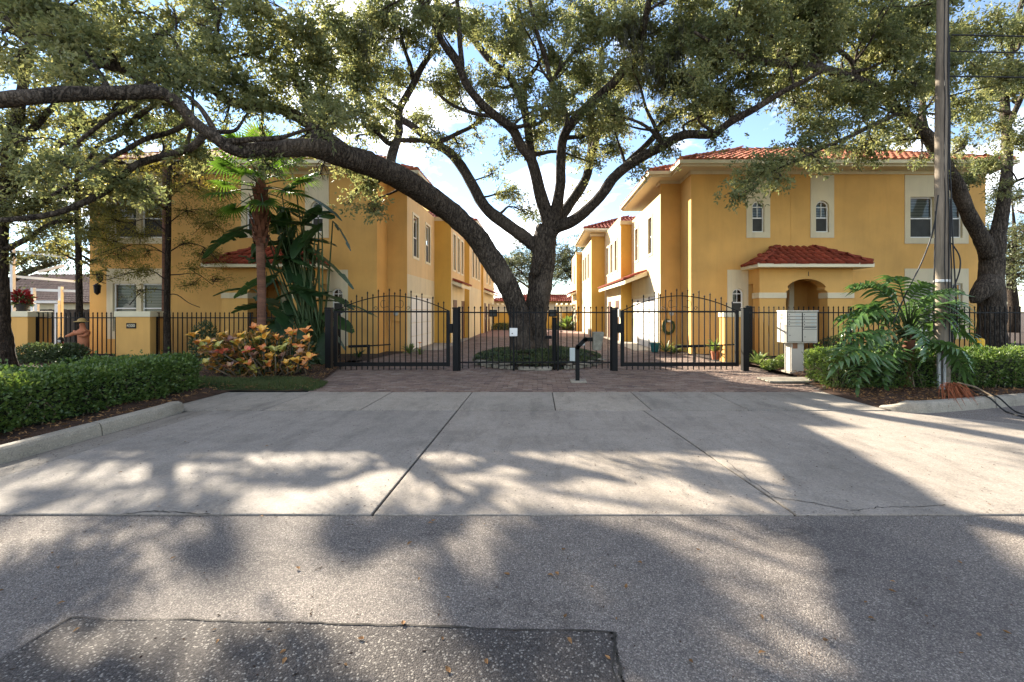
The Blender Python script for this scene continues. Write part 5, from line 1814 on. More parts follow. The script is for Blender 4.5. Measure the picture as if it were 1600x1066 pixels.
L_([(926, 244, 15.6, 7), (930, 225, 15.5, 7), (942, 196, 15.3, 6.5), (963, 157, 15.1, 5.5), (988, 135, 14.9, 4.5), (1012, 90, 14.7, 3)])
L_([(856, 372, 14.0, 15), (867, 356, 13.9, 13), (896, 346, 13.6, 12), (924, 324, 13.3, 11), (942, 303, 13.0, 11), (960, 274, 12.8, 10.5), (999, 246, 12.3, 10), (1035, 228, 11.9, 9), (1068, 210, 11.5, 9), (1111, 210, 11.1, 8.5), (1143, 189, 10.8, 8), (1182, 168, 10.5, 7), (1218, 146, 10.2, 6), (1254, 128, 9.9, 5), (1284, 112, 9.7, 3.5)])
L_([(958, 278, 12.8, 7), (988, 246, 13.3, 6.5), (1020, 217, 13.6, 6), (1031, 196, 13.8, 5.5), (1060, 175, 14.0, 5.5), (1083, 164, 14.2, 5.5), (1129, 132, 14.5, 5), (1158, 107, 14.8, 4), (1192, 88, 15, 3)])
# limbs off the great leaning stem
L_([(560, 254, 10.4, 14), (520, 222, 10.2, 13), (480, 190, 10.3, 13), (445, 172, 10.4, 12.5), (403, 164, 10.1, 12), (360, 158, 9.8, 10), (331, 140, 9.6, 8.5), (295, 100, 9.3, 6), (270, 60, 9.1, 4)])
L_([(500, 234, 9.5, 12), (485, 190, 9.9, 11), (474, 150, 10.8, 10), (462, 118, 10.6, 8), (452, 80, 10.4, 6), (430, 30, 10.2, 4)])
L_([(250, 144, 7.6, 9), (220, 122, 8.5, 11), (171, 103, 8.4, 12), (128, 90, 8.3, 12), (89, 74, 8.2, 11.5), (55, 55, 8.1, 10), (21, 35, 8.0, 8), (-20, 8, 7.9, 6), (-70, -30, 7.8, 4)])
L_([(322, 205, 8.1, 9), (306, 226, 8.2, 8.5), (285, 236, 8.35, 8), (249, 246, 8.9, 8), (214, 257, 8.7, 8), (188, 276, 8.5, 7.5), (165, 298, 8.4, 7), (135, 314, 8.2, 7), (89, 333, 8.0, 6.5), (36, 342, 7.8, 6), (-10, 345, 7.6, 5)])
L_([(300, 190, 8.0, 6), (262, 208, 8.8, 5.5), (228, 217, 8.6, 5.5), (200, 232, 8.4, 5), (178, 243, 8.2, 5), (143, 264, 8.0, 4.5), (115, 284, 7.9, 4), (80, 306, 7.8, 3)])
L_([(228, 146, 7.5, 6), (206, 168, 8.3, 5.5), (180, 180, 8.2, 5), (150, 200, 8.0, 4.5), (118, 226, 7.9, 4), (104, 250, 7.8, 3)])
L_([(262, 150, 7.7, 6), (225, 175, 8.8, 6), (200, 196, 9.0, 6), (185, 212, 9.1, 5.5), (157, 226, 9.3, 5), (140, 250, 9.4, 4), (120, 262, 9.5, 3)])
L_([(185, 100, 8.4, 6), (160, 70, 8.2, 5), (120, 40, 8.0, 4), (90, 5, 7.8, 3)])
L_([(405, 165, 10.1, 7), (380, 130, 9.9, 6), (352, 95, 9.6, 5), (340, 50, 9.4, 4), (350, 5, 9.2, 3)])
# pruned stubs
for (u1, v1, u2, v2, y, r) in ((835, 430, 846, 405, 13.75, 7), (412, 232, 416, 246, 9.75, 6), (292, 198, 297, 205, 8.95, 4)):
    T.limb([(u1, v1, y, r), ((u1 + u2) / 2, (v1 + v2) / 2, y - .12, r * .9), (u2, v2, y - .22, r * .8)], 'stub', 9, 2, grow=False)
# limbs that rise above the frame
T.limb([(1000, 95, 11.5, 6), (1010, 20, 10.6, 6), (1030, -90, 9.6, 6), (1060, -260, 8.4, 5), (1100, -480, 7.0, 3)])
T.limb([(660, 8, 11.2, 5), (640, -80, 10.4, 5), (600, -220, 9.2, 4.5), (540, -420, 7.8, 3)])
T.masses([
    # top centre
    (535, 40, 62, 48, 10.5, 0.91), (505, 95, 55, 50, 10.0, 0.98), (520, 170, 46, 60, 10.4, 0.94), (560, 110, 45, 50, 11.2, 0.77), (575, 60, 40, 40, 13, 0.85),
    (612, 120, 34, 32, 13, 0.76), (600, 165, 34, 22, 12.5, 0.52), (583, 195, 28, 20, 12, 0.57), (690, 128, 28, 22, 14.5, 0.57), (640, 50, 42, 32, 13.2, 0.76), (610, 15, 45, 30, 12, 0.70),
    (690, 25, 45, 30, 12.5, 0.76), (745, 38, 42, 36, 14.2, 0.76), (800, 55, 42, 40, 13.5, 0.85), (850, 25, 48, 32, 12.4, 0.70), (775, 120, 28, 22, 14.2, 0.47), (720, 236, 26, 14, 15.2, 0.28),
    (668, 232, 24, 14, 15.8, 0.33), (800, 300, 34, 24, 16.5, 0.52), (768, 272, 22, 18, 15.8, 0.28), (830, 335, 26, 22, 16.2, 0.43), (845, 215, 24, 34, 15, 0.43),
    (872, 190, 28, 30, 14.5, 0.57), (870, 95, 42, 36, 13, 0.70), (915, 110, 44, 36, 13.2, 0.77), (930, 45, 50, 42, 12, 0.84), (985, 120, 42, 36, 13.5, 0.70), (985, 45, 55, 44, 11.2, 1.05),
    (1025, 95, 45, 40, 11, 0.98), (895, 245, 20, 16, 15.2, 0.28), (958, 228, 34, 24, 15.2, 0.66), (1000, 262, 28, 16, 12.6, 0.47), (1040, 236, 30, 16, 12.0, 0.57), (1045, 180, 34, 24, 13.8, 0.76),
    (1060, 125, 48, 40, 11.5, 0.91), (1070, 45, 55, 44, 10.8, 1.05), (965, 190, 34, 22, 14.5, 0.57), (1095, 180, 30, 18, 12, 0.66), (940, 160, 28, 22, 16.3, 0.57), (1120, 215, 28, 13, 11, 0.47),
    (1130, 150, 36, 26, 11, 0.85), (660, 180, 20, 18, 15.9, 0.38), (640, 215, 20, 12, 13.4, 0.28), (560, 225, 22, 16, 11.5, 0.43), (745, 215, 18, 10, 15.4, 0.28), (905, 300, 16, 14, 15, 0.24),
    # drooping clump at the end of the stem, over the left house
    (550, 265, 30, 16, 11.0, .6), (575, 298, 26, 26, 11.4, .7), (545, 318, 22, 24, 11.6, .7), (585, 328, 20, 18, 11.8, .6),
    # dense dark mass upper left of centre
    (470, 40, 58, 50, 9.2, 0.74), (420, 75, 55, 50, 9.4, 0.74), (455, 120, 50, 42, 9.8, 0.74), (400, 20, 58, 44, 9.0, 0.69), (380, 130, 46, 32, 9.7, 0.60), (430, 165, 42, 28, 10, 0.55), (480, 210, 34, 20, 10.5, 0.45),
    (345, 60, 44, 34, 9.5, 0.35), (330, 20, 44, 32, 9.8, 0.45), (300, 120, 34, 22, 9.5, 0.30), (355, 105, 30, 24, 12, 0.30), (415, 215, 28, 13, 10.0, 0.15), (455, 245, 26, 12, 10.4, 0.15), (500, 272, 22, 13, 10.9, 0.17), (350, 190, 26, 16, 9.4, 0.25)], 1.0)
T.masses([
    (270, 25, 42, 30, 9.5, 0.43), (230, 60, 38, 24, 9.0, 0.36), (200, 20, 44, 28, 9.0, 0.50), (150, 55, 42, 26, 8.6, 0.43), (110, 15, 44, 28, 8.4, 0.50), (60, 30, 42, 26, 8.4, 0.50), (20, 70, 42, 28, 8.2, 0.43),
    (40, 110, 44, 22, 8.2, 0.43), (110, 115, 34, 20, 8.4, 0.32), (160, 130, 30, 14, 8.5, 0.29), (0, 10, 45, 34, 8.2, 0.58),
    (150, 215, 34, 22, 8.4, 0.29), (100, 225, 38, 26, 8.2, 0.36), (60, 270, 44, 30, 8.1, 0.40), (20, 230, 40, 30, 8.0, 0.40), (120, 290, 32, 24, 8.3, 0.29), (185, 255, 26, 16, 8.7, 0.25)], 1.0)
def moss_on(tree, boxes, n, seed):
    # strands of hanging moss below the foliage
    g = np.random.default_rng(seed)
    A = np.array(tree.an)
    u = U0 + A[:, 0] * F / A[:, 1]; v = V0 - (A[:, 2] - CH) * F / A[:, 1]
    k = np.zeros(len(A), bool)
    for u0, u1, v0, v1 in boxes:
        k |= (u > u0) & (u < u1) & (v > v0) & (v < v1)
    A = A[k]
    p = A[g.integers(0, len(A), n // 14)]
    p = np.repeat(p, 14, 0) + g.normal(0, .07, (len(p) * 14, 3))
    ax = np.array([0, 0, -1.0]) + g.normal(0, .10, p.shape)
    me = leaf_mesh('hanging_moss', p, ax, g.uniform(.18, .55, len(p)), .012, M['moss'], up=0, seed=seed)
    place('hanging_moss', me, tree.t, kind='stuff')


moss_on(T, [(960, 1140, -20, 150), (560, 640, 20, 90)], 2600, 71)
# crown above the frame and to the back
T.masses([(420, -90, 90, 70, 10, .8), (560, -80, 90, 60, 11, .8), (720, -70, 90, 60, 12, .7), (880, -80, 90, 60, 12, .8), (1020, -90, 90, 60, 11, .8), (250, -80, 90, 60, 9, .6), (100, -90, 90, 60, 8.4, .6),
          (1150, -70, 80, 60, 10.5, .8), (640, -220, 120, 90, 10.5, .5), (860, -240, 120, 90, 11, .5), (400, -230, 120, 90, 9, .5), (1080, -230, 110, 90, 10, .5)], 0.55)
T.branches(38)
T.dress(52, .09, .42)
T.fill(16, 560, 1160, -25, 200, 12.5, 17.5, .45)
T.fill(4, 330, 560, -20, 110, 9.6, 12.5, .5)
T.fill(8, 0, 330, -20, 90, 9.2, 12.5, .4, 14, 24)
T.finish()

# ---- oak on the right, behind the fence
T2 = Tree('oak_tree', 'large forked live oak rising right of the utility pole behind the fence', (14.4, 14.2, 0), M['oak_bark'], M['oak_leaf'], 5)
L_ = T2.limb
T2.rk = 0.66
L_([(1548, 572, 14.3, 54), (1548, 545, 14.3, 42), (1550, 500, 14.3, 36), (1549, 455, 14.3, 34), (1549, 415, 14.3, 32.5), (1552, 385, 14.3, 33), (1556, 362, 14.3, 26)], 'trunk', 34, 9, 0.13, wf=2.2)
L_([(1545, 400, 14.2, 24), (1532, 370, 14.1, 22), (1512, 330, 13.9, 20), (1492, 285, 13.6, 20), (1472, 250, 13.4, 19), (1448, 214, 13.1, 17), (1425, 190, 12.8, 15), (1400, 165, 12.5, 13), (1365, 140, 12.1, 12), (1330, 122, 11.7, 11),
    (1290, 108, 11.2, 10.5), (1250, 102, 10.8, 10), (1205, 98, 10.4, 9), (1160, 88, 10, 7), (1120, 70, 9.7, 5), (1085, 50, 9.5, 3.5)], 'limb', 14)
L_([(1558, 372, 14.3, 22), (1566, 320, 14.4, 18), (1572, 270, 14.5, 16), (1574, 220, 14.6, 15), (1570, 170, 14.7, 14), (1572, 120, 14.8, 11), (1582, 60, 14.9, 9), (1598, 0, 15, 7), (1615, -60, 15, 5)], 'limb', 14)
L_([(1574, 200, 14.6, 9), (1592, 160, 14.3, 8), (1610, 120, 14.0, 6), (1640, 70, 13.7, 4)])
L_([(1462, 236, 13.3, 12), (1445, 200, 13.6, 10), (1440, 165, 13.9, 9), (1450, 130, 14.2, 7), (1462, 80, 14.5, 5), (1470, 20, 14.8, 3.5)])
L_([(1440, 215, 13.1, 7), (1415, 180, 12.4, 6), (1390, 183, 12.0, 6), (1355, 200, 11.7, 5.5), (1320, 216, 11.4, 5), (1280, 233, 11.1, 4.5), (1250, 250, 10.9, 4), (1215, 263, 10.7, 3)])
L_([(1335, 122, 11.7, 6), (1330, 95, 11.5, 6), (1300, 70, 11.2, 5.5), (1270, 45, 11, 5), (1255, 10, 10.8, 4)])
L_([(1290, 108, 11.2, 6), (1262, 80, 10.8, 5.5), (1230, 62, 10.4, 5), (1200, 55, 10, 4), (1170, 40, 9.8, 3)])
L_([(1340, 124, 11.8, 6), (1345, 95, 12.2, 5.5), (1352, 60, 12.6, 5), (1362, 20, 13, 4)])
L_([(1405, 170, 12.5, 5.5), (1392, 140, 12.2, 5), (1398, 110, 11.9, 4.5), (1410, 80, 11.6, 4)])
L_([(1255, 103, 10.8, 5), (1225, 118, 10.9, 4.5), (1195, 118, 11, 4), (1150, 128, 11.2, 3)])
L_([(1565, 300, 14.4, 5), (1585, 285, 14.0, 4), (1610, 275, 13.6, 3)])
T2.limb([(1548, 440, 14.05, 30), (1536, 452, 13.95, 27), (1527, 462, 13.9, 22), (1524, 474, 13.9, 12)], 'stub', 10, 3, grow=False)
T2.masses([
    (1110, 100, 46, 40, 10, 0.95), (1130, 40, 55, 40, 9.8, 0.95), (1175, 70, 40, 32, 10, 0.68), (1190, 20, 50, 34, 9.8, 0.88), (1170, 120, 42, 28, 10.6, 0.75), (1200, 145, 36, 18, 11, 0.72), (1130, 165, 30, 16, 10.8, 0.63), (1235, 30, 42, 32, 10.6, 0.61), (1225, 85, 36, 22, 10.6, 0.54),
    (1280, 20, 46, 36, 11, 0.82), (1290, 75, 38, 26, 11.3, 0.63), (1330, 45, 44, 36, 12, 0.75), (1385, 30, 48, 40, 12.5, 0.95), (1370, 85, 38, 32, 12, 0.75), (1420, 80, 44, 40, 12.6, 0.95), (1440, 25, 50, 40, 13, 0.95),
    (1340, 150, 42, 24, 11.7, 0.88), (1290, 135, 38, 22, 11, 0.75), (1380, 150, 36, 26, 12, 0.82), (1400, 205, 32, 20, 12.4, 0.61), (1350, 185, 34, 18, 11.6, 0.61), (1240, 130, 34, 18, 10.9, 0.72), (1250, 170, 28, 14, 11, 0.32),
    (1292, 195, 32, 26, 11.4, 0.72), (1270, 222, 30, 18, 11.1, 0.63), (1310, 232, 26, 14, 11.2, 0.45), (1225, 245, 30, 20, 10.8, 0.61), (1190, 262, 30, 22, 10.6, 0.68), (1160, 285, 28, 24, 10.5, 0.68), (1150, 308, 22, 12, 10.4, 0.72),
    (1215, 280, 26, 18, 10.7, 0.63), (1285, 258, 20, 13, 10.9, 0.63), (1240, 225, 22, 14, 11.2, 0.45), (1378, 200, 24, 16, 12, 0.54), (1365, 222, 16, 9, 11.9, 0.36),
    (1470, 60, 40, 40, 13.6, 0.75), (1460, 120, 30, 30, 13.4, 0.72), (1520, 60, 42, 40, 14, 0.75), (1550, 110, 36, 36, 14.2, 0.72), (1530, 170, 30, 34, 14, 0.72), (1590, 40, 42, 40, 14.5, 0.68), (1595, 120, 36, 36, 14.2, 0.63),
    (1500, 220, 22, 28, 13.8, 0.54), (1540, 260, 26, 30, 14, 0.63), (1570, 295, 16, 22, 13.9, 0.36), (1520, 275, 24, 14, 13.8, 0.63), (1600, 220, 30, 34, 14, 0.54), (1480, 180, 24, 26, 13.6, 0.63), (1440, 250, 20, 10, 13, 0.36), (1490, 255, 16, 14, 13.4, 0.45), (1560, 200, 18, 34, 14.2, 0.45)], 1.0)
T2.masses([(1200, -80, 90, 60, 10, .9), (1350, -80, 90, 60, 12, .9), (1480, -80, 90, 60, 13, .8), (1600, -60, 90, 70, 14, .8), (1700, 60, 90, 90, 14, .6), (1300, -220, 120, 90, 10.5, .5), (1520, -230, 120, 90, 12.5, .5)], 0.55)
T2.branches(30)
T2.dress(50, .09, .45, 300)
T2.fill(18, 1090, 1600, -20, 180, 10.2, 14.5, .6)
T2.finish()

# ---- oak at the left edge
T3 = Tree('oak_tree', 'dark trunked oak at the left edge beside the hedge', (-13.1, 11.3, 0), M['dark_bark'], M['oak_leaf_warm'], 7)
L_ = T3.limb
T3.rk = 0.9
L_([(-2, 592, 11.2, 48), (-2, 570, 11.2, 38), (-2, 530, 11.2, 27), (-2, 480, 11.2, 22), (-2, 420, 11.2, 18), (0, 360, 11.3, 16), (6, 300, 11.4, 15), (18, 240, 11.5, 14), (28, 180, 11.6, 12), (40, 110, 11.8, 10), (50, 40, 12, 8), (55, -40, 12.2, 6)], 'trunk', 30, 8, 0.12)
L_([(12, 320, 11.3, 9), (40, 270, 11.8, 8), (80, 235, 12.4, 7), (130, 200, 13.2, 6), (190, 170, 14, 5), (250, 120, 14.6, 4), (300, 80, 15, 3)])
L_([(10, 345, 11.3, 8), (50, 320, 11.9, 7), (100, 300, 12.6, 6), (160, 280, 13.3, 5), (230, 262, 14, 4), (300, 250, 14.6, 3)])
L_([(20, 240, 11.5, 8), (70, 180, 12, 7), (130, 120, 12.6, 6), (200, 80, 13.4, 5), (270, 40, 14, 4)])
L_([(10, 390, 11.2, 6), (45, 372, 11.4, 5), (80, 350, 11.7, 4), (110, 345, 12, 3)])
L_([(12, 300, 11.3, 7), (-40, 250, 11, 6), (-100, 200, 10.6, 5)])
T3.masses([
    (60, 180, 50, 34, 12.0, 0.52), (130, 175, 42, 28, 13, 0.41), (200, 215, 30, 20, 13.5, 0.22), (20, 200, 45, 38, 11.6, 0.52), (60, 310, 42, 24, 11.6, 0.45), (110, 345, 34, 18, 12, 0.30), (30, 270, 45, 32, 11.4, 0.60),
    (20, 330, 40, 28, 11.2, 0.60), (60, 365, 38, 16, 11.4, 0.38), (170, 290, 38, 22, 13.2, 0.38), (230, 262, 30, 16, 14, 0.22), (250, 190, 30, 16, 14.4, 0.17), (280, 235, 26, 14, 14.4, 0.17), (300, 262, 24, 12, 14.6, 0.19),
    (90, 110, 44, 30, 12.5, 0.52), (170, 95, 44, 28, 13.2, 0.41), (250, 110, 38, 24, 14.4, 0.34), (250, 60, 40, 26, 14.2, 0.38), (180, 40, 44, 26, 13.2, 0.45), (100, 50, 45, 30, 12.4, 0.52), (30, 40, 45, 34, 12, 0.60), (30, 110, 44, 30, 11.8, 0.60),
    (310, 30, 40, 24, 14.8, 0.38), (320, 95, 30, 20, 15, 0.30), (145, 240, 32, 20, 12.8, 0.38), (20, 400, 26, 14, 11.2, 0.30)], 1.0)
T3.masses([(60, -70, 90, 60, 11.6, 0.45), (200, -60, 90, 60, 13, 0.38), (-80, 60, 80, 90, 11, 0.38), (-80, 230, 80, 90, 10.8, 0.38), (300, -60, 80, 60, 14.5, 0.38)], 0.6)
T3.dress(14, .10, .35, 400)
T3.fill(4, -40, 330, -20, 330, 12.5, 14.5, .4)
T3.finish()

# ---- slender feathery tree by the pier, and the darker one beside the house corner
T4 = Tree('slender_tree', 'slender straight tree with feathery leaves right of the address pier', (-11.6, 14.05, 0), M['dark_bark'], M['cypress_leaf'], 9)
T4.limb([(262, 563, 14.0, 7.5), (262, 540, 14.0, 6), (261, 480, 14.0, 5.5), (262, 420, 14.0, 5.2), (263, 360, 14.0, 5), (264, 300, 14.0, 4.5), (265, 250, 14.0, 4), (266, 215, 14, 2)], 'trunk', 10, 4, 0.06)
for (u, v, du, dv, dy) in ((262, 440, -95, -15, -.3), (262, 430, 70, 10, .2), (263, 400, -110, -10, .2), (263, 395, 80, 0, -.2), (263, 365, -100, -25, 0), (263, 350, 85, -15, .3), (264, 320, -80, -20, -.2), (264, 310, 90, -30, 0), (265, 280, -70, -30, .2), (265, 275, 60, -25, -.2), (262, 460, 50, 12, -.3), (262, 455, -60, 10, .3)):
    T4.limb([(u, v, 14.0, 1.1), (u + du * .3, v + dv * .5 - 9 + RD.uniform(-5, 5), 14 + dy * .4, .8), (u + du * .65, v + dv * .8 - 4 + RD.uniform(-8, 8), 14 + dy * .7, .6), (u + du, v + dv + RD.uniform(-4, 14), 14 + dy, .5)], 'limb', 5, 3, 0.0)
T4.masses([(185, 400, 40, 16, 13.8, .8), (215, 425, 42, 14, 13.8, .8), (320, 400, 40, 17, 14.1, .8), (340, 435, 28, 11, 13.9, .6), (165, 375, 36, 15, 14, .7), (215, 365, 36, 17, 13.9, .75), (320, 355, 38, 18, 14.2, .8), (345, 330, 26, 15, 14.2, .7),
           (200, 310, 36, 18, 14, .7), (230, 285, 34, 16, 14.1, .6), (310, 300, 34, 18, 14, .6), (345, 290, 28, 14, 14, .5), (290, 265, 30, 14, 14, .4), (240, 250, 28, 13, 14, .4), (300, 445, 30, 11, 13.9, .5), (215, 455, 28, 10, 14, .45), (150, 430, 28, 12, 13.9, .5), (290, 330, 30, 16, 14, .6),
           (230, 395, 26, 14, 13.7, .6), (295, 420, 26, 11, 13.8, .6), (290, 380, 24, 12, 14.2, .6), (180, 345, 34, 15, 14, .7), (240, 335, 24, 14, 13.8, .6)], 0.9, droop=0.05, spread=.10)
T4.masses([(195, 290, 30, 18, 12.6, 1.04), (235, 262, 32, 16, 12.5, 1.14), (312, 285, 30, 18, 12.5, 1.14), (345, 305, 26, 16, 12.7, 0.95), (290, 252, 28, 14, 12.4, 1.04), (180, 258, 28, 14, 12.8, 0.95), (268, 300, 26, 16, 12.7, 0.95), (160, 300, 26, 15, 13, 0.95), (225, 315, 28, 14, 13, 0.95), (330, 335, 24, 14, 13, 0.95)], 0.9, droop=.1, spread=.11)
T4.finish(L=0.065, W=0.019, spray=0.24)
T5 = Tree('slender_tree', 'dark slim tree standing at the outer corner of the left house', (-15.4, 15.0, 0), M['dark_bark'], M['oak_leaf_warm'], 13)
T5.rk = 0.68
T5.limb([(126, 560, 15.0, 11), (125, 530, 15.0, 9.5), (124, 470, 15.0, 9), (123, 410, 15.0, 8.5), (122, 350, 15.0, 8), (121, 300, 15.0, 7), (120, 240, 15, 5.5), (122, 180, 15, 4), (125, 120, 15, 2.5)], 'trunk', 10, 4, 0.08)
for (u, v, du, dv) in ((123, 410, -55, -25), (122, 370, 60, -25), (122, 340, -70, -20), (121, 310, 70, -30), (120, 270, -60, -40), (121, 230, 60, -40)):
    T5.limb([(u, v, 15, 3), (u + du * .5, v + dv * .6, 15.1, 2), (u + du, v + dv, 15.2, 1)], 'limb', 6, 3, 0)
T5.masses([(150, 360, 36, 20, 15, .7), (95, 385, 32, 16, 15, .5), (160, 330, 38, 22, 15.1, .8), (90, 340, 36, 22, 15, .6), (130, 300, 38, 22, 15, .8), (75, 300, 34, 20, 15, .6), (170, 290, 32, 20, 15, .7), (120, 250, 40, 24, 15, .8), (180, 385, 28, 12, 15, .4), (120, 190, 40, 26, 15, .7), (150, 405, 26, 10, 15, .4)], 1.0)
T5.finish()


# ---- far trees
def far_tree(label, x, y, h, r, leaf, seed, n=16, L=0.2, name='shade_tree', dens=1.0, low=0.35):
    t = Tree(name, label, (x, y, 0), M['dark_bark'], leaf, seed, 'trees beyond the houses')
    rd = random.Random(seed)
    t.limb_w([(x, y, -0.1, .4), (x + .1, y, h * .2, .32), (x - .1, y, h * .4, .25), (x + .2, y, h * .65, .14), (x, y, h * .9, .05)], 'trunk', 10, 3)
    for i in range(6):
        a = rd.uniform(0, 6.28); z = h * rd.uniform(.3, .6)
        t.limb_w([(x, y, z, .16), (x + math.cos(a) * r * .4, y + math.sin(a) * r * .4, z + h * .12, .1), (x + math.cos(a) * r * .8, y + math.sin(a) * r * .8, z + h * .2, .04)], 'limb', 7, 3)
    for i in range(n):
        while True:
            q = Vector((rd.uniform(-1, 1), rd.uniform(-1, 1), rd.uniform(-1, 1)))
            if q.length < 1:
                break
        c = (x + q.x * r, y + q.y * r, h * (low + 1) / 2 + q.z * h * (1 - low) / 2)
        k = rd.uniform(.25, .42) * r
        t.mass(c, (k, k, k * .75), 520 * dens, spread=0.3)
    t.finish(L=L, W=L * .5, spray=0.45)


far_tree('rounded tree behind the end wall seen between the oak trunks', -1.0, 62, 12.5, 5.5, M['far_leaf'], 21, 26)
far_tree('tall tree behind the end wall right of the oak trunks', 5.0, 58, 11.5, 4.5, M['far_leaf'], 22, 24)
far_tree('tree showing left of the leaning oak stem beyond the left house', -7.5, 56, 11, 4.0, M['far_leaf'], 23, 20)
far_tree('sunlit tree beyond the right oak at the frame edge', 27.5, 24, 9.5, 4.0, M['far_leaf'], 24, 26, 0.13)
far_tree('pale tree behind the forked oak at far right', 36, 34, 11, 5.0, M['far_leaf'], 25, 20, 0.17)
far_tree('tall tree beyond the pool cage at the far left', -34, 36, 11, 4.5, M['far_leaf'], 26, 20, 0.16, low=0.45)
far_tree('yellowish tree rising beyond the neighbour house on the left', -24, 33, 12, 4.5, M['cypress_leaf'], 27, 18, 0.16, low=0.5)
far_tree('bushy tree at the left behind the board fence', -29, 24, 8, 3.0, M['far_leaf'], 28, 14, 0.14)
# ------------------------------------------------------------------ palm
def ribbon(mb, pts, widths, side, fold=0.0):
    """leaf strip along pts; side = across direction; folded along its middle"""
    vs, fs = [], []
    for p, w in zip(pts, widths):
        p = Vector(p)
        vs += [p - side * w + Vector((0, 0, fold * w)), p, p + side * w + Vector((0, 0, fold * w))]
    for i in range(len(pts) - 1):
        a = i * 3
        fs += [(a, a + 1, a + 4, a + 3), (a + 1, a + 2, a + 5, a + 4)]
    mb.add(vs, fs)


def fan_mesh(seed, R=0.72, pet=0.85):
    rd = random.Random(seed)
    mb = MB()
    mb.cur = 1
    mb.tube([(0, 0, 0), (pet * .4, 0, .05), (pet * .8, 0, .03), (pet, 0, -.02)], [.022, .016, .012, .010], 6)
    mb.cur = 0
    n = 30
    for i in range(n):
        a = math.radians(-145 + 290 * i / (n - 1))
        L = R * (0.78 + 0.22 * math.cos(a * .55)) * rd.uniform(.92, 1.06)
        d = Vector((math.cos(a), math.sin(a), 0))
        sd = Vector((-math.sin(a), math.cos(a), 0))
        droop = rd.uniform(.35, .95)
        pts, ws = [], []
        for k in range(6):
            f = k / 5
            z = -0.02 + 0.10 * f * (1 - f) - droop * L * max(0, f - .45) ** 1.6
            pts.append(Vector((pet, 0, 0)) + d * (L * f * (1 - .18 * max(0, f - .5))) + Vector((0, 0, z)))
            ws.append(max(.0015, 0.027 * min(1, f / .4 + .15) * (1 - max(0, f - .42) * 1.68)))
        ribbon(mb, pts, ws, sd, 0.5 if i % 2 else 0.35)
    me = mb.mesh('frond', [M['fan_leaf'], M['stalk']])
    return set_var(me, rd.uniform(.25, .8))


PXX, PYY = -7.42, 12.0
t = thing('fan_palm', 'fan palm with reddish trunk growing behind the croton shrub', 'palm tree', (PXX, PYY, 0))
mb = MB()
prof = [(-.05, .17), (.2, .14), (.6, .115), (1.2, .108), (1.9, .104), (2.6, .102), (3.2, .105), (3.6, .11)]
pts, rr = [], []
for i in range(120):
    z = -.05 + 3.7 * i / 119
    r = np.interp(z, [a for a, b in prof], [b for a, b in prof])
    pts.append((PXX + .03 * math.sin(z), PYY, z)); rr.append(r * (1 + .035 * math.sin(i * 2.4)))
mb.tube(pts, rr, 14, wob=.05, wf=6)
mb.build('trunk', M['palm_bark'], t, smooth=True)
for i in range(60):                              # old leaf bases
    z = 3.35 + 1.55 * (i / 60)
    a = i * 2.4
    r = .12 + .05 * math.sin((z - 3.3) / 1.6 * 3.1)
    mb = MB()
    o = Vector((math.cos(a), math.sin(a), 0))
    sd = Vector((-math.sin(a), math.cos(a), 0))
    b0 = Vector((PXX, PYY, z)) + o * r
    up = Vector((0, 0, 1))
    ribbon(mb, [b0 - up * .10, b0 + o * .05 + up * .06, b0 + o * RD.uniform(.08, .14) + up * RD.uniform(.12, .24)], [.06, .045, .012], sd, -.5)
    mb.build('leaf_base', M['boot'], t)
mb = MB(); mb.tube([(PXX, PYY, 3.5), (PXX, PYY, 4.2), (PXX, PYY, 4.9), (PXX, PYY, 5.25)], [.125, .16, .13, .06], 10); mb.build('crown_shaft', M['boot'], t, smooth=True)
fm = [fan_mesh(s, .68, .95) for s in (1, 2, 3, 4)]
for i in range(25):
    az = i * 2.39996 + 0.4
    el = math.radians(78 - 108 * (i / 24) ** 0.9 + RD.uniform(-6, 6))
    z = 5.2 - 0.5 * (i / 24)
    m = Matrix.Rotation(az, 4, 'Z') @ Matrix.Rotation(-el, 4, 'Y') @ Matrix.Rotation(RD.uniform(-.3, .3), 4, 'X')
    o = place('frond', fm[i % 4], t)
    k = RD.uniform(.8, 1.05)
    m.translation = Vector((PXX, PYY, z)) + (m.to_3x3() @ Vector((.06, 0, 0)))
    o.matrix_basis = m @ Matrix.Scale(k, 4)
# a second, younger fan palm farther back under the limb
qx = P(258, 250, 15.2)
t = thing('fan_palm', 'small fan palm crown showing under the limb beside the slender tree', 'palm tree', (qx.x, 15.2, 0))
mb = MB(); mb.tube([(qx.x, 15.2, -.1), (qx.x, 15.2, 3), (qx.x, 15.2, qx.z + .5)], [.11, .09, .08], 10, wob=.05); mb.build('trunk', M['palm_bark'], t, smooth=True)
for i in range(8):
    az = i * 2.4; el = math.radians(60 - 80 * i / 7)
    m = Matrix.Rotation(az, 4, 'Z') @ Matrix.Rotation(-el, 4, 'Y')
    m.translation = (qx.x, 15.2, qx.z + .55)
    o = place('frond', fm[i % 4], t); o.matrix_basis = m @ Matrix.Scale(.8, 4)

# ------------------------------------------------------------------ bird of paradise clump (paddle leaves)
t = thing('paddle_leaf_plant', 'tall dark green bird of paradise plant with big torn leaves left of the gate', 'plant', (-6.1, 12.7, 0))


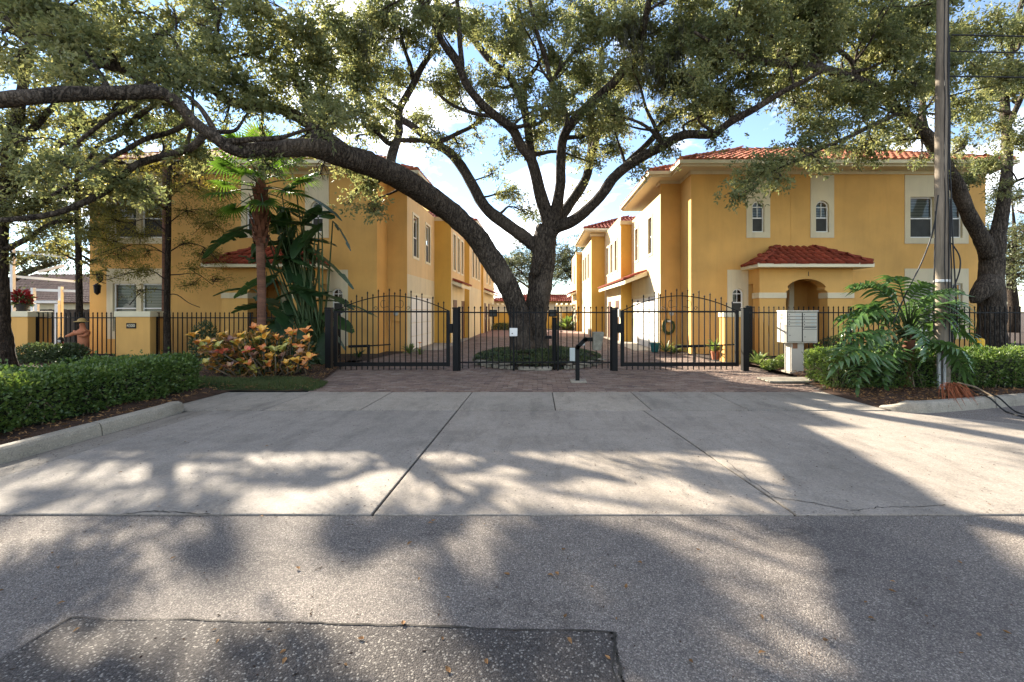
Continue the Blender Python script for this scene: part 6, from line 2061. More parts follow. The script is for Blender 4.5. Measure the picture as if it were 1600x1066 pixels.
def paddle(b, tip, w, root, seed, lift=0.12):
    rd = random.Random(seed)
    b, tip = Vector(b), Vector(tip)
    d = tip - b
    L = d.length
    sd = d.cross(Vector((0, 0, 1)))
    sd = sd.normalized() if sd.length > .05 else Vector((1, 0, 0))
    sd = (sd + Vector((0, rd.uniform(-.5, .5), rd.uniform(-.3, .3)))).normalized()
    n = 13
    sp = [b.lerp(tip, i / n) + Vector((0, 0, lift * L * 4 * (i / n) * (1 - i / n))) for i in range(n + 1)]
    mb = MB()
    mb.cur = 1
    r = Vector(root)
    mb.tube([r, r.lerp(b, .5) + Vector((rd.uniform(-.1, .1), 0, .1)), b, sp[n // 2], sp[-1]], [.035, .024, .016, .010, .003], 6)
    mb.cur = 0
    nrm = sd.cross(d).normalized()
    for s in (-1, 1):
        i = 0
        while i < n:
            j = min(n, i + rd.choice((1, 1, 2, 3)))
            sag = rd.uniform(.05, .5)
            rows = []
            for k in range(i, j + 1):
                f = k / n
                ww = w * (math.sin(math.pi * min(.98, f * .93 + .06)) ** .6)
                if k == j and j < n:
                    ww *= .9
                row = []
                for q in (0.0, .4, .75, 1.0):
                    row.append(sp[k] + sd * (s * ww * q) + Vector((0, 0, (.18 * q - sag * q * q) * ww)) + d.normalized() * (ww * .25 * q))
                rows.append(row)
            vs = [p for row in rows for p in row]
            fs = []
            for a in range(len(rows) - 1):
                for q in range(3):
                    fs.append((a * 4 + q, a * 4 + q + 1, a * 4 + q + 5, a * 4 + q + 4))
            mb.add(vs, fs)
            i = j
    me = mb.mesh('leaf', [M['banana_leaf'], M['stalk']], smooth=True)
    set_var(me, rd.uniform(.1, .9))
    place('leaf', me, t)


LV = [((392, 350), (318, 404), .30), ((401, 360), (345, 380), .26), ((437, 322), (447, 400), .34), ((463, 303), (533, 345), .26), ((520, 345), (548, 392), .22), ((463, 380), (552, 452), .26), ((485, 430), (516, 470), .24),
      ((397, 452), (333, 463), .16), ((426, 479), (362, 490), .20), ((455, 485), (420, 530), .28), ((470, 458), (553, 484), .24), ((478, 470), (590, 496), .22), ((490, 490), (552, 520), .22), ((450, 470), (440, 545), .26),
      ((440, 300), (500, 268), .24), ((452, 330), (505, 372), .26), ((430, 345), (395, 300), .22), ((470, 400), (520, 425), .24), ((440, 420), (400, 470), .26), ((500, 500), (540, 548), .22), ((470, 510), (480, 560), .24),
      ((420, 500), (385, 540), .22), ((460, 420), (490, 480), .25), ((448, 360), (425, 420), .24), ((508, 520), (505, 570), .2), ((475, 350), (500, 320), .2)]
for i in range(34):
    u_, v_ = RD.uniform(415, 505), RD.uniform(330, 520)
    a_ = RD.uniform(-.6, 3.7); r_ = RD.uniform(45, 85)
    LV.append(((u_, v_), (u_ + r_ * math.cos(a_), v_ + r_ * math.sin(a_) * .8), RD.uniform(.2, .3)))
for i, ((u1, v1), (u2, v2), w) in enumerate(LV):
    y = 12.7 + RD.uniform(-.35, .5)
    b = P(u1, v1, y); e = P(u2, v2, y + RD.uniform(-.7, .25))
    paddle(b, e, w, (-6.35 + RD.uniform(-.35, .45), 12.75 + RD.uniform(-.2, .2), .02), 40 + i, .10 if v2 > v1 else .03)

# ------------------------------------------------------------------ croton
t = thing('croton_shrub', 'croton shrub with orange yellow and red leaves on the lawn edge', 'shrub', (-6.5, 10.4, 0))
mb = MB()
ribbon(mb, [(0, 0, 0), (.05, 0, .012), (.10, 0, .014), (.15, 0, .004), (.185, 0, -.02)], [.010, .036, .050, .040, .006], Vector((0, 1, 0)), .4)
cl = [mb.mesh('leaf', M['croton%d' % i], smooth=True) for i in range(5)]
ROS = [(304, 528, 1), (327, 537, 1), (352, 527, 1), (343, 545, 2), (348, 553, 3), (384, 546, 2), (389, 552, 3), (381, 569, 0), (345, 568, 4), (398, 517, 0), (410, 521, 1), (415, 530, 1), (404, 538, 2), (382, 530, 1), (434, 532, 0), (456, 525, 0),
       (463, 524, 0), (478, 521, 0), (484, 534, 0), (466, 548, 0), (484, 562, 0), (411, 549, 0), (430, 551, 2), (445, 548, 2), (412, 566, 0), (425, 562, 1), (440, 562, 4), (449, 572, 1), (466, 568, 1), (472, 556, 4), (330, 555, 4),
       (318, 545, 2), (362, 538, 4), (370, 560, 4), (398, 560, 4), (325, 570, 2), (360, 578, 4), (395, 582, 2), (455, 538, 1), (312, 540, 0), (338, 560, 0), (360, 552, 3), (372, 540, 1), (392, 572, 0), (420, 574, 0), (436, 578, 3), (458, 580, 0), (476, 575, 0), (330, 548, 1)]
stems = MB()
for k, (u, v, c) in enumerate(ROS):
    y = 10.05 + RD.uniform(-.35, .2) + (0.35 if v < 530 else 0)
    p = P(u, v, y)
    lean = Vector((RD.uniform(-.3, .3), -0.45, .9)).normalized()
    for i in range(6):
        az = i * 2 * math.pi / 6 + RD.uniform(-.3, .3)
        el = math.radians(RD.uniform(28, 72))
        m = lean.to_track_quat('Z', 'Y').to_matrix().to_4x4() @ Matrix.Rotation(az, 4, 'Z') @ Matrix.Rotation(-el, 4, 'Y')
        m.translation = p
        o = place('leaf', cl[c if RD.random() < .8 else (2, 4, 1)[i % 3]], t)
        o.matrix_basis = m @ Matrix.Scale(RD.uniform(.8, 1.15), 4)
    g = Vector((p.x * .55 + -6.5 * .45 + RD.uniform(-.3, .3), 10.45 + RD.uniform(-.25, .25), .03))
    stems.tube([g, g.lerp(p, .5) + Vector((RD.uniform(-.12, .12), RD.uniform(-.1, .1), -.06)), p], [.016, .012, .007], 6)
stems.build('stems', M['woody'], t, smooth=True, kind='stuff')
g = np.random.default_rng(77)
q = g.normal(0, 1, (1500, 3)); q = unit(q) * g.random((1500, 1)) ** .4
ctr = np.array([(-6.55, 10.55, .5)]) + q * np.array([1.35, .5, .45])
leaf_mesh_o = leaf_mesh('inner_foliage', ctr, q + g.normal(0, .6, q.shape), g.uniform(.10, .18, 1500), .055, M['jasmine'], seed=78)
place('inner_foliage', leaf_mesh_o, t, kind='stuff')
q = unit(g.normal(0, 1, (900, 3))); q[:, 1] = -np.abs(q[:, 1])
ctr = np.array([(-6.5, 10.45, .55)]) + q * np.array([1.35, .45, .5]) * g.uniform(.75, 1.0, (900, 1))
place('inner_foliage', leaf_mesh('inner_foliage', ctr, q + g.normal(0, .5, q.shape) + np.array([0, 0, .5]), g.uniform(.09, .16, 900), .055, M['croton_mix'], seed=79), t, kind='stuff')


# ------------------------------------------------------------------ philodendron
def philo_mesh(seed, L=0.72):
    rd = random.Random(seed)
    mb = MB()
    mb.cur = 1
    z = lambda f: 0.16 * math.sin(f * 2.2) - 0.30 * f * f
    mb.tube([(L * i / 6, 0, z(i / 6)) for i in range(7)], [.010 - .0014 * i for i in range(7)], 5)
    mb.cur = 0
    n = 10
    for s in (-1, 1):
        for i in range(n):
            f = (i + .3) / n
            ll = 0.34 * (math.sin(math.pi * (f * .8 + .2)) ** .8) * rd.uniform(.85, 1.1)
            a = math.radians(82 - 46 * f + rd.uniform(-5, 5))
            d = Vector((math.cos(a), s * math.sin(a), 0))
            sd = Vector((-d.y, d.x, 0))
            b = Vector((L * f, 0, z(f)))
            dr = rd.uniform(.15, .55)
            pts = [b + d * (ll * k / 5) + Vector((0, 0, .04 * math.sin(k / 5 * 3) - dr * ll * (k / 5) ** 2)) for k in range(6)]
            ws = [.034, .026, .030, .030, .020, .003]
            ribbon(mb, pts, ws, sd, .35)
    ribbon(mb, [Vector((L * .88, 0, z(.88))), Vector((L * 1.02, 0, z(1) - .02)), Vector((L * 1.16, 0, z(1) - .12))], [.03, .035, .003], Vector((0, 1, 0)), .3)
    return set_var(mb.mesh('leaf', [M['philo_leaf'], M['stalk']], smooth=True), rd.uniform(.3, .8))


HX, HY = 7.25, 8.8
t = thing('philodendron', 'tree philodendron with deeply split glossy leaves beside the utility pole', 'plant', (HX, HY, 0))
mb = MB(); mb.tube([(HX - .05, HY, -.02), (HX - .02, HY, .25), (HX + .02, HY, .6), (HX + .05, HY, .95), (HX + .05, HY, 1.2)], [.17, .115, .10, .10, .06], 12, wob=.25, wf=9); mb.build('trunk', M['boot'], t, smooth=True)
for i in range(7):
    a = i * .9
    mb = MB(); mb.tube([(HX + .08 * math.cos(a), HY + .08 * math.sin(a), .55), (HX + .2 * math.cos(a), HY + .2 * math.sin(a), .25), (HX + .27 * math.cos(a), HY + .27 * math.sin(a), .0)], .011, 5); mb.build('aerial_root', M['woody'], t)
pm = [philo_mesh(s) for s in (1, 2, 3, 4, 5)]
# (pixel where the blade starts, pixel of its tip)
PL = [((1395, 470), (1330, 442)), ((1400, 480), (1370, 440)), ((1372, 505), (1308, 492)), ((1360, 530), (1300, 530)), ((1352, 552), (1304, 562)), ((1385, 500), (1340, 470)), ((1420, 470), (1452, 440)), ((1440, 475), (1500, 452)), ((1445, 490), (1525, 470)), ((1450, 500), (1515, 500)),
      ((1455, 520), (1530, 530)), ((1455, 540), (1520, 560)), ((1460, 535), (1512, 575)), ((1390, 535), (1335, 580)), ((1400, 552), (1366, 604)), ((1385, 560), (1330, 608)), ((1462, 545), (1518, 580)), ((1378, 520), (1316, 548)), ((1366, 495), (1310, 520)), ((1452, 505), (1512, 515)), ((1405, 500), (1362, 498)), ((1430, 482), (1462, 462)), ((1395, 455), (1352, 448)), ((1420, 510), (1452, 560)), ((1405, 490), (1375, 520)), ((1425, 500), (1440, 545)), ((1430, 470), (1425, 505)), ((1395, 520), (1350, 540)),
      ((1440, 520), (1480, 545)), ((1465, 500), (1490, 470)), ((1415, 530), (1400, 570)), ((1470, 560), (1545, 600)), ((1380, 485), (1318, 512)), ((1410, 462), (1390, 430)), ((1450, 470), (1478, 500)), ((1380, 560), (1320, 600))]
stm = []
RP = random.Random(5)
for i, ((u1, v1), (u2, v2)) in enumerate(PL):
    y1_ = HY - .12 + RP.uniform(-.5, .35)
    b = P(u1, v1, y1_); e = P(u2, v2, y1_ + RP.uniform(-.55, .25))
    d = e - b
    x = d.normalized()
    yv = Vector((0, 0, 1)).cross(x).normalized()
    zv = x.cross(yv)
    m = Matrix((x, yv, zv)).transposed().to_4x4() @ Matrix.Rotation(RP.uniform(-.5, .5), 4, 'X')
    m.translation = b
    o = place('leaf', pm[i % 5], t)
    o.matrix_basis = m @ Matrix.Scale(max(.82, min(1.25, d.length / .70)), 4)
    top = Vector((HX + .05, HY, 1.0 + RP.uniform(-.15, .2)))
    mb = MB(); mb.tube([top, top.lerp(b, .5) + Vector((0, 0, .12)), b], [.018, .014, .010], 6); mb.build('petiole', M['stalk'], t, smooth=True)


# ------------------------------------------------------------------ hedges
def hedge(label, x0, x1, y0, y1, z1, n, L, seed, skew=0.0, rnd=0.22):
    t = thing('hedge', label, 'hedge', ((x0 + x1) / 2, (y0 + y1) / 2, 0))
    g = np.random.default_rng(seed)
    sx, sy, sz = (x1 - x0) / 2, (y1 - y0) / 2, z1 / 2
    c = np.array([(x0 + x1) / 2, (y0 + y1) / 2, sz + .03])
    areas = np.array([sy * sz, sy * sz, sx * sz, sx * sz, sx * sy * 1.3])
    k = g.choice(5, n, p=areas / areas.sum())
    q = g.uniform(-1, 1, (n, 3))
    nr = np.zeros((n, 3))
    for i, (ax, sg) in enumerate(((0, -1), (0, 1), (1, -1), (1, 1), (2, 1))):
        q[k == i, ax] = sg
        nr[k == i, ax] = sg
    s = np.array([sx, sy, sz])
    pos = q * s
    # rounded corners
    inner = np.clip(pos, -(s - rnd), s - rnd)
    dv = pos - inner
    ln = np.linalg.norm(dv, axis=1, keepdims=True)
    pos = inner + dv / np.maximum(ln, 1e-6) * np.minimum(ln, rnd)
    nr = unit(nr + dv / max(rnd, 1e-6))
    bump_ = np.array([MN.noise(Vector(p * 2.2) + Vector((seed, 0, 0))) * .10 + MN.noise(Vector(p * 7)) * .045 for p in pos])[:, None]
    depth = (g.random((n, 1)) ** 2) * .13
    wp = pos + nr * (bump_ - depth + .02) + g.normal(0, .014, (n, 3))
    shoot = g.random(n) < .035                     # stray shoots above the clipped faces
    wp = wp + nr * (shoot * g.uniform(.03, .12, n))[:, None]
    wp = wp + c
    wp[:, 0] += skew * (wp[:, 1] - c[1])
    wp[:, 2] = np.maximum(wp[:, 2], .03)
    ax = nr * .8 + g.normal(0, .65, (n, 3)) + np.array([0, 0, .35])
    ll = L * g.uniform(.65, 1.25, n)
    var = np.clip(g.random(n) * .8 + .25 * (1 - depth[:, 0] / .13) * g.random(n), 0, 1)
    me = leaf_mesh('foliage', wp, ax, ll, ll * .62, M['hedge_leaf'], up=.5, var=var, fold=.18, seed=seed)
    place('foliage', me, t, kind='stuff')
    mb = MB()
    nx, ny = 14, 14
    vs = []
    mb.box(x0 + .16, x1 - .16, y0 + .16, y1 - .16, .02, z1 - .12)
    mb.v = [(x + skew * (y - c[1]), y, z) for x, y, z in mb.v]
    mb.build('dark_core', M['hedge_core'], t)  # solid near-black box, shade inside the hedge put into its colour
    st = MB()
    for i in range(60):
        if g.random() < .5:
            xx, yy = (x0 if x0 > 0 else x1) + (.12 if x0 > 0 else -.12), g.uniform(y0 + .1, y1 - .1)
        else:
            xx, yy = g.uniform(x0 + .1, x1 - .1), y0 + .1
        xx += skew * (yy - c[1])
        st.tube([(xx, yy, .0), (xx + g.normal(0, .05), yy + g.normal(0, .05), .2), (xx + g.normal(0, .1), yy + g.normal(0, .1), .4)], .008, 5)
    st.build('stems', M['woody'], t, kind='stuff')
    return t


hedge('clipped dark green hedge along the left kerb', -7.72, -6.42, 2.4, 8.55, .64, 44000, .052, 31)
hedge('clipped hedge behind the right kerb under the philodendron', 5.75, 14.5, 8.55, 9.75, .68, 46000, .052, 32, 0.0)


# ------------------------------------------------------------------ grass, ground cover, stones
def scatter(name, pts, axis_up, L, W, m, seed, jit=.5, thing_kind='stuff', parent=None):
    g = np.random.default_rng(seed)
    n = len(pts)
    ax = np.array([0, 0, axis_up]) + g.normal(0, jit, (n, 3))
    ll = L * g.uniform(.6, 1.3, n)
    me = leaf_mesh(name, np.array(pts), ax, ll, W * ll / L, m, up=.2, seed=seed)
    return place(name, me, parent, kind=thing_kind)


g = np.random.default_rng(5)
n = 30000
gx = g.uniform(-9.2, -4.28, n); gy = g.uniform(8.66, 10.1, n)
edge = -4.32 - np.clip((gy - 9.0) * .30, 0, 9)
keep = (gx < edge - .02 + g.normal(0, .02, n)) & (gy < 9.75 + .15 * np.sin(gx * 3) + g.normal(0, .08, n))
gx, gy = gx[keep], gy[keep]
gz = np.array([.006 + (.035 + mound(x, y, .06)) * left_f(x, y) for x, y in zip(gx, gy)])
scatter('lawn', np.stack([gx, gy, gz], 1), 1.0, .06, .009, M['grass'], 61, .45)
grid_sheet('lawn_soil', -9.3, -4.28, 8.64, 9.85, 40, 12, lambda x, y: .008 + (.035 + mound(x, y, .06)) * left_f(x, y), mat('lawn_thatch', (.045, .055, .020), .95, .3, 6, .3, 60), inside=lambda x, y: x < -4.36 - max(0, (y - 9) * .30))

# mound under the oak with creeping ground cover
def island_z(x, y):
    e = ((x - ISL[0]) / ISL[2]) ** 2 + ((y - ISL[1]) / ISL[3]) ** 2
    return max(-.02, .20 * (1 - e ** 1.5) + .11 * (e < 1))


grid_sheet('oak_island', -2.0, 2.0, 11.7, 16.3, 40, 46, island_z, M['soil'], inside=lambda x, y: ((x - ISL[0]) / ISL[2]) ** 2 + ((y - ISL[1]) / ISL[3]) ** 2 < 1.0)
n = 26000
a = g.uniform(0, 2 * math.pi, n); r = np.sqrt(g.random(n)) * 1.02
px_, py_ = ISL[0] + ISL[2] * r * np.cos(a), ISL[1] + ISL[3] * r * np.sin(a)
keep = np.array([MN.noise(Vector((x * 1.6, y * 1.6, 1))) + .42 + .2 * MN.noise(Vector((x * 6, y * 6, 3))) > 0 for x, y in zip(px_, py_)])
px_, py_ = px_[keep], py_[keep]
pz_ = np.array([island_z(x, y) + .01 +   .10 * g.random() * (.6 + .8 * max(0, MN.noise(Vector((x * 2, y * 2, 9))))) for x, y in zip(px_, py_)])
scatter('ground_cover', np.stack([px_, py_, pz_], 1), .6, .055, .032, M['jasmine'], 62, .7)

t = thing('stone_edging', 'rough stacked stone edging round the oak planting island', 'stone edging', (0, 11.75, 0))


def stone(cx_, cy_, cz_, sx, sy, sz, ang=0.0):
    me = bpy.data.meshes.new('stone')
    bm = bmesh.new()
    bmesh.ops.create_cube(bm, size=1)
    bmesh.ops.bevel(bm, geom=bm.edges[:], offset=.16, segments=1, affect='EDGES')
    for v in bm.verts:
        j = 1 + .10 * RD.uniform(-1, 1)
        v.co = Vector((v.co.x * sx * j, v.co.y * sy * j, v.co.z * sz * (1 + .06 * RD.uniform(-1, 1))))
    bm.to_mesh(me); bm.free()
    me.materials.append(M['stone'])
    place('stone', me, t, loc=(cx_, cy_, cz_), rot=(RD.gauss(0, .04), RD.gauss(0, .04), ang))


def edge_y(x):
    return ISL[1] - ISL[3] * math.sqrt(max(0, 1 - (x / ISL[2]) ** 2))


for x0, x1, rows in ((-1.82, -.78, 2), (.70, 1.80, 2)):
    for k in range(rows):
        x = x0 + .05 * k
        while x < x1:
            w = RD.uniform(.14, .26)
            if k == 1 and RD.random() < .5:
                w = RD.uniform(.3, .5)
            xm = x + w / 2
            h = .10 if k == 0 else .055
            stone(xm, edge_y(xm) - .03, .05 + (.095 if k else 0), w - .012, .17, h, -math.atan2(xm, 3) * .9)
            x += w
for x, w in ((-.29, .45), (.16, .44)):
    stone(x, 11.72, .045, w, .22, .10, 0)
for x in (-.5, -.28, -.05, .18, .38):
    stone(x, 11.95, .17, .18, .12, .06, RD.uniform(-.2, .2))
for i in range(22):
    a = math.pi * (.02 + .96 * i / 21)
    stone(ISL[0] + 1.97 * math.cos(a), ISL[1] + 2.27 * math.sin(a), .05, .3, .15, .11, a + math.pi / 2)


# ------------------------------------------------------------------ small plants
def strap_plant(name, label, cat, x, y, z, n, L, w, m, seed, droop=.5, spread=1.0, flower=None):
    t = thing(name, label, cat, (x, y, z))
    rd = random.Random(seed)
    for i in range(n):
        az = i * 2.4 + rd.uniform(-.3, .3)
        el = math.radians(rd.uniform(25, 80)) / spread
        d = Vector((math.cos(az), math.sin(az), 0))
        sd = Vector((-d.y, d.x, 0))
        l_ = L * rd.uniform(.7, 1.1)
        mb = MB()
        pts = [Vector((x, y, z)) + d * (l_ * f * math.cos(el)) + Vector((0, 0, l_ * f * math.sin(el) - droop * l_ * f * f)) for f in (0, .25, .5, .75, 1)]
        ribbon(mb, pts, [w * .6, w, w, w * .7, .002], sd, .4)
        place('leaf', set_var(mb.mesh('leaf', m), rd.random()), t)
    if flower:
        mb = MB()
        for i in range(7):
            a = i * .9
            ribbon(mb, [Vector((x, y, z + L * .85)), Vector((x + .06 * math.cos(a), y + .06 * math.sin(a), z + L * .95)), Vector((x + .10 * math.cos(a), y + .10 * math.sin(a), z + L * .92))], [.01, .035, .004], Vector((-math.sin(a), math.cos(a), 0)), .2)
        mb.tube([(x, y, z), (x, y, z + L * .85)], .01, 5)
        mb.build('flower', flower, t)
    return t


def pot(label, x, y, z, r, h, m, plant=None):
    t = thing('plant_pot', label, 'pot', (x, y, z))
    mb = MB(); mb.rev([(r * .72, 0), (r, h * .85), (r * 1.08, h * .86), (r * 1.08, h), (r * .9, h), (r * .85, h * .9)], (x, y, z), 16); mb.build('pot_body', m, t)
    mb = MB(); mb.rev([(r * .85, 0), (.001, .01)], (x, y, z + h * .88), 16); mb.build('potting_soil', M['soil'], t)
    return t


def at(u, v, y):
    q = P(u, v, y); return q.x, y


x, y = at(640, 548, 15.6); strap_plant('agave', 'spiky green rosette plant in the mulch behind the left gate', 'plant', x, y, .05, 26, .62, .035, M['strap_leaf'], 1, .35)
x, y = at(656, 548, 15.3); strap_plant('flowering_plant', 'small plant with an orange flower behind the left gate', 'plant', x, y, .05, 10, .45, .03, M['strap_leaf'], 2, .3, flower=M['croton0'])
x, y = at(560, 556, 14.6); strap_plant('strap_plant', 'thin leaved plant at the wall foot behind the left gate', 'plant', x, y, .03, 14, .55, .03, M['banana_leaf'], 3, .3)
x, y = at(1040, 549, 16.4); strap_plant('strap_plant', 'yellow green strap leaved plant at the corner of the right house', 'plant', x, y, .03, 16, .75, .03, M['strap_leaf'], 4, .3)
x, y = at(1053, 551, 16.1); strap_plant('strap_plant', 'darker strap leaved plant beside the hose reel', 'plant', x, y, .03, 18, .65, .045, M['strap_leaf'], 5, .45)
x, y = at(1184, 572, 12.4); strap_plant('strap_plant', 'pale leaved clump right of the right gate post', 'plant', x, y, .05, 34, .62, .035, M['strap_leaf'], 6, .3)
x, y = at(1115, 520, 13.9)
pot('terracotta pot on the ground behind the right gate', *at(1118, 560, 14.2), .01, .14, .26, M['terracotta'])
strap_plant('potted_plant', 'bright green leafy plant in front of the right pier', 'plant', at(1116, 560, 14.2)[0], 14.2, .25, 22, .62, .055, M['strap_leaf'], 7, .25)
pot('teal flower pot at the foot of the white wall', *at(1023, 549, 16.7), .02, .17, .34, M['teal'])
x, y = at(886, 515, 35.5); strap_plant('potted_plant', 'bright green plant at the far end of the drive', 'plant', x, y, .1, 30, 1.7, .16, M['strap_leaf'], 8, .3)
for k, (u, v, y, lab) in enumerate(((110, 570, 12.6, 'low fern under the left fence beside the oak trunk'), (150, 566, 13.0, 'low fern at the foot of the statue'), (190, 566, 12.9, 'low fern between statue and address pier'), (240, 568, 12.8, 'low fern in front of the address pier'), (285, 570, 12.4, 'low fern right of the slender trunk'))):
    x, y = at(u, v, y)
    strap_plant('fern', lab, 'fern', x, y, .06, 30, .50, .05, M['fern'], 20 + k, .45, 1.2)


def tuft(label, x, y, rx_, rz_, n, m, seed, L=.055, name='low_shrub'):
    g = np.random.default_rng(seed)
    t = thing(name, label, 'shrub', (x, y, 0))
    q = unit(g.normal(0, 1, (n, 3))) * g.random((n, 1)) ** .35
    p = np.array([x, y, rz_ * .8]) + q * np.array([rx_, rx_ * .8, rz_])
    p[:, 2] = np.maximum(p[:, 2], .03)
    place('foliage', leaf_mesh('foliage', p, q + g.normal(0, .5, q.shape) + np.array([0, 0, .3]), L * g.uniform(.7, 1.2, n), L * .55, m, seed=seed), t, kind='stuff')
    mb = MB()
    for i in range(6):
        mb.tube([(x, y, 0), (x + g.normal(0, rx_ * .4), y + g.normal(0, rx_ * .4), rz_)], .008, 5)
    mb.build('stems', M['woody'], t, kind='stuff')


tuft('small light green shrub left of the mailbox pedestal', *at(1205, 575, 11.9), .26, .14, 900, M['hedge_leaf'], 1)
tuft('light green shrub just left of the mailbox pedestal', *at(1226, 572, 12.2), .24, .2, 900, M['hedge_leaf'], 2)
tuft('light green shrub right of the mailbox pedestal', *at(1268, 572, 11.8), .3, .3, 1500, M['hedge_leaf'], 3)
tuft('dark bush by the fence behind the croton', *at(320, 545, 13.6), .4, .7, 1600, M['jasmine'], 4, .08)
tuft('dark low shrub left of the statue under the left fence', *at(105, 562, 13.4), .55, .32, 2600, M['jasmine'], 11, .07)
tuft('dark low shrub between the leftmost oak and its pier', *at(60, 566, 13.0), .6, .34, 2600, M['jasmine'], 12, .07)
tuft('low green planting between hedge and far right fence', 11.5, 11.2, 1.0, .3, 5000, M['hedge_leaf'], 5)
tuft('low green planting at the far right before the oak', 14.0, 11.6, 1.2, .35, 5000, M['hedge_leaf'], 6)
tuft('dark shrub by the wall foot behind the mailbox fence', *at(1300, 555, 14.4), .5, .4, 1500, M['jasmine'], 7, .07)
tuft('small dark shrub in the bed before the far yellow wall left', -2.6, 36.9, 1.6, .3, 1500, M['jasmine'], 8, .12)
tuft('small dark shrub in the bed before the far yellow wall right', 2.4, 36.9, 1.2, .3, 1500, M['jasmine'], 9, .12)

# red poinsettia on the left pier
q = P(32, 488, 14.4)
t = thing('poinsettia', 'red flowering poinsettia in a dark pot on the leftmost pier', 'potted plant', (q.x, 14.45, 1.54))
mb = MB(); mb.rev([(.11, 0), (.16, .20), (.175, .20), (.175, .24), (.1, .24)], (q.x, 14.45, 1.545), 14); mb.build('pot_body', M['dark_pot'], t)
g = np.random.default_rng(9)
for nm, m, k, zc in (('red_bracts', M['red_flower'], 160, 1.98), ('green_leaves', M['jasmine'], 120, 1.88)):
    d = unit(g.normal(0, 1, (k, 3))); p = np.array([q.x, 14.45, zc]) + d * g.random((k, 1)) ** .5 * np.array([.24, .2, .2])
    place(nm, leaf_mesh(nm, p, d + np.array([0, 0, .2]), .14, .08, m, seed=k), t, kind='stuff')

# hose reel on the right recess wall
t = thing('hose_reel', 'coiled green garden hose hanging at the corner of the right house', 'garden hose', (5.05, 17.1, 1.0))
for i in range(4):
    mb = MB(); r = .24 - .025 * i
    mb.tube([(5.0 + r * math.cos(a), 17.10 - .02 * i, .95 + 1.25 * r * math.sin(a)) for a in [2 * math.pi * k / 24 for k in range(25)]], .016, 6, cap=False); mb.build('coil', M['stalk'], t, smooth=True)
mb = MB(); mb.box(4.93, 5.07, 17.0, 17.19, 1.12, 1.2); mb.build('hanger', M['galv'], t)

# dead frond on the right kerb
t = thing('dead_palm_frond', 'rust brown dead frond lying over the right kerb', 'dead leaf', (7.5, 7.5, .1))
for i in range(90):
    b = P(1478 + RD.uniform(-4, 8), 614 + RD.uniform(-4, 6), 7.75)
    e = P(1506 + RD.gauss(0, 17), 634 + RD.gauss(0, 6), 7.2 + RD.gauss(0, .14))
    b.z = .20 + RD.uniform(0, .12); b.x += RD.gauss(0, .05); e.z = max(.012, .04 + RD.uniform(-.02, .10))
    md = b.lerp(e, .5) + Vector((RD.uniform(-.06, .06), RD.uniform(-.06, .06), .08 + RD.uniform(-.03, .07)))
    mb = MB(); sd = (e - b).cross(Vector((0, 0, 1))).normalized()
    ribbon(mb, [b, b.lerp(md, .5) + Vector((0, 0, .02)), md, md.lerp(e, .5), e], [.003, .006, .007, .005, .001], sd, RD.uniform(-.8, .8))
    mb.build('leaflet', M['dead_frond'], t)
mb = MB(); mb.tube([(7.28, 7.95, .14), (7.33, 7.8, .30), (7.42, 7.6, .26), (7.5, 7.3, .12)], [.012, .016, .016, .01], 6); mb.build('stalk', M['woody'], t)

# fallen leaves
mb = MB(); ribbon(mb, [(-.035, 0, .004), (-.012, 0, .012), (.012, 0, .009), (.04, 0, .003)], [.003, .017, .016, .002], Vector((0, 1, 0)), .5)
fl = [mb.mesh('fallen_leaf', M['dry_leaf'])]
mb = MB(); ribbon(mb, [(-.03, 0, .012), (-.01, 0, .004), (.015, 0, .006), (.045, 0, .016)], [.003, .021, .018, .002], Vector((0, 1, 0)), .8)
fl.append(mb.mesh('fallen_leaf', M['dry_leaf']))
spots = [(1393, 925), (1395, 910), (1362, 968), (880, 860), (925, 918), (978, 918), (883, 965), (1290, 1003), (1530, 995), (655, 905), (700, 935), (540, 1040), (890, 1002), (565, 1000), (950, 1030), (700, 1050), (420, 985), (335, 985), (340, 1003), (120, 985), (760, 1035), (1080, 1035), (1148, 845), (1000, 880), (1090, 860), (1500, 880), (960, 885), (1190, 965), (860, 900), (640, 850)]
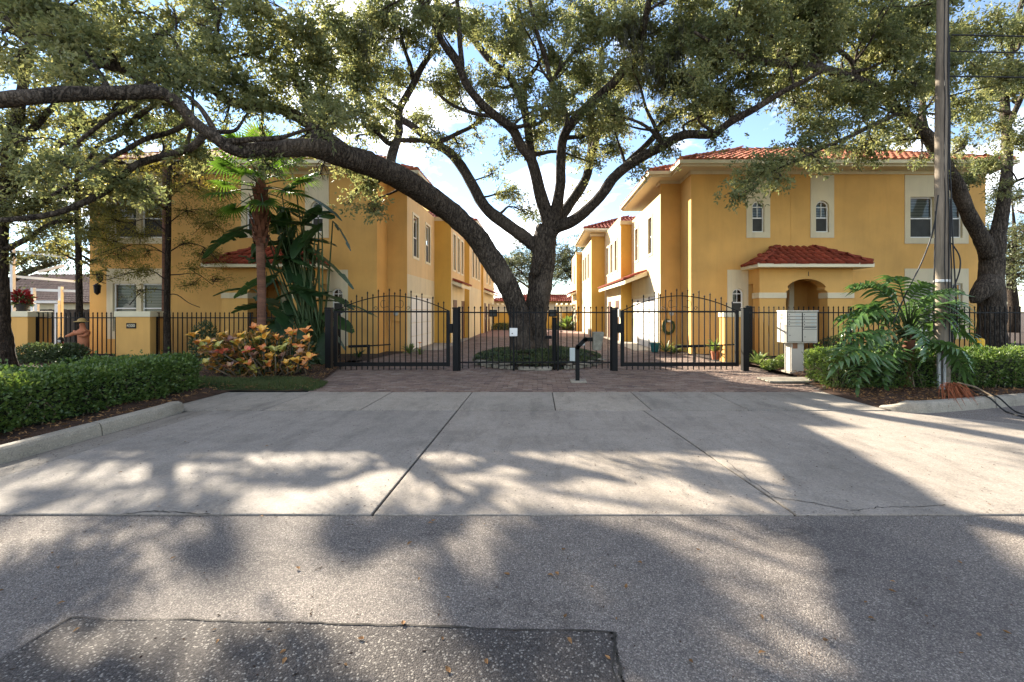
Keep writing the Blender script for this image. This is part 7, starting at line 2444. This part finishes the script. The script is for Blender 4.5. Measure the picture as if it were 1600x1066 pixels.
for i in range(36):
    u, v = RD.uniform(0, 1600), 620 + 440 * RD.random() ** .8
    spots.append((u, v))
for u, v in spots:
    zf = -.006 if v > 805 else .004
    y = F * (CH - zf) / (v - V0)
    x = (u - U0) * y / F
    if x < -5.4 or x > 6:
        continue
    o = place('fallen_leaf', RD.choice(fl), None, loc=(x, y, zf + .002), rot=(RD.gauss(0, .12), RD.gauss(0, .12), RD.uniform(0, 6.28)), scale=RD.uniform(.25, .55))
    tag(o, 'small dry brown leaf lying flat on the pavement', 'fallen leaf', 'fallen leaves on the pavement')
g = np.random.default_rng(15)
n = 7600
lx, ly = g.uniform(-5.4, 9, n), g.uniform(1.6, 9.0, n)
k = np.where(ly > 3.42, .003, -.006)
near_joint = (np.abs(lx + 1.25) < .12) | (np.abs(ly - 7.0) < .10) | (np.abs(ly - 3.42) < .05) | (lx < -5.0) | (ly > 8.4)
keep = near_joint | (g.random(n) < .22)
pts = np.stack([lx, ly, k + .002], 1)[keep]
pts = pts[~((pts[:, 0] > 5.4) & (pts[:, 1] > 6.5))]
ax = g.normal(0, 1, (len(pts), 3)) * np.array([1, 1, .08])
place('leaf_litter', leaf_mesh('leaf_litter', pts, ax, g.uniform(.008, .03, len(pts)), .008, M['mulch'], up=4, seed=3), None, kind='stuff')
n = 9000
bx_, by_ = g.uniform(5.5, 12, n), g.uniform(7.2, 12.5, n)
kp = np.array([right_bed(a, b) for a, b in zip(bx_, by_)])
bx2, by2 = g.uniform(-9, -4.4, n), g.uniform(2.5, 13.5, n)
kp2 = np.array([left_bed(a, b) for a, b in zip(bx2, by2)])
pts = [(a, b, .045 + mound(a, b, .05)) for a, b in zip(bx_[kp], by_[kp])] + [(a, b, .045 + mound(a, b, .06)) for a, b in zip(bx2[kp2], by2[kp2])]
ax = g.normal(0, 1, (len(pts), 3)) * np.array([1, 1, .35])
place('mulch_chips', leaf_mesh('mulch_chips', np.array(pts), ax, g.uniform(.03, .08, len(pts)), .018, M['dry_leaf'], up=2, seed=4), None, kind='stuff')
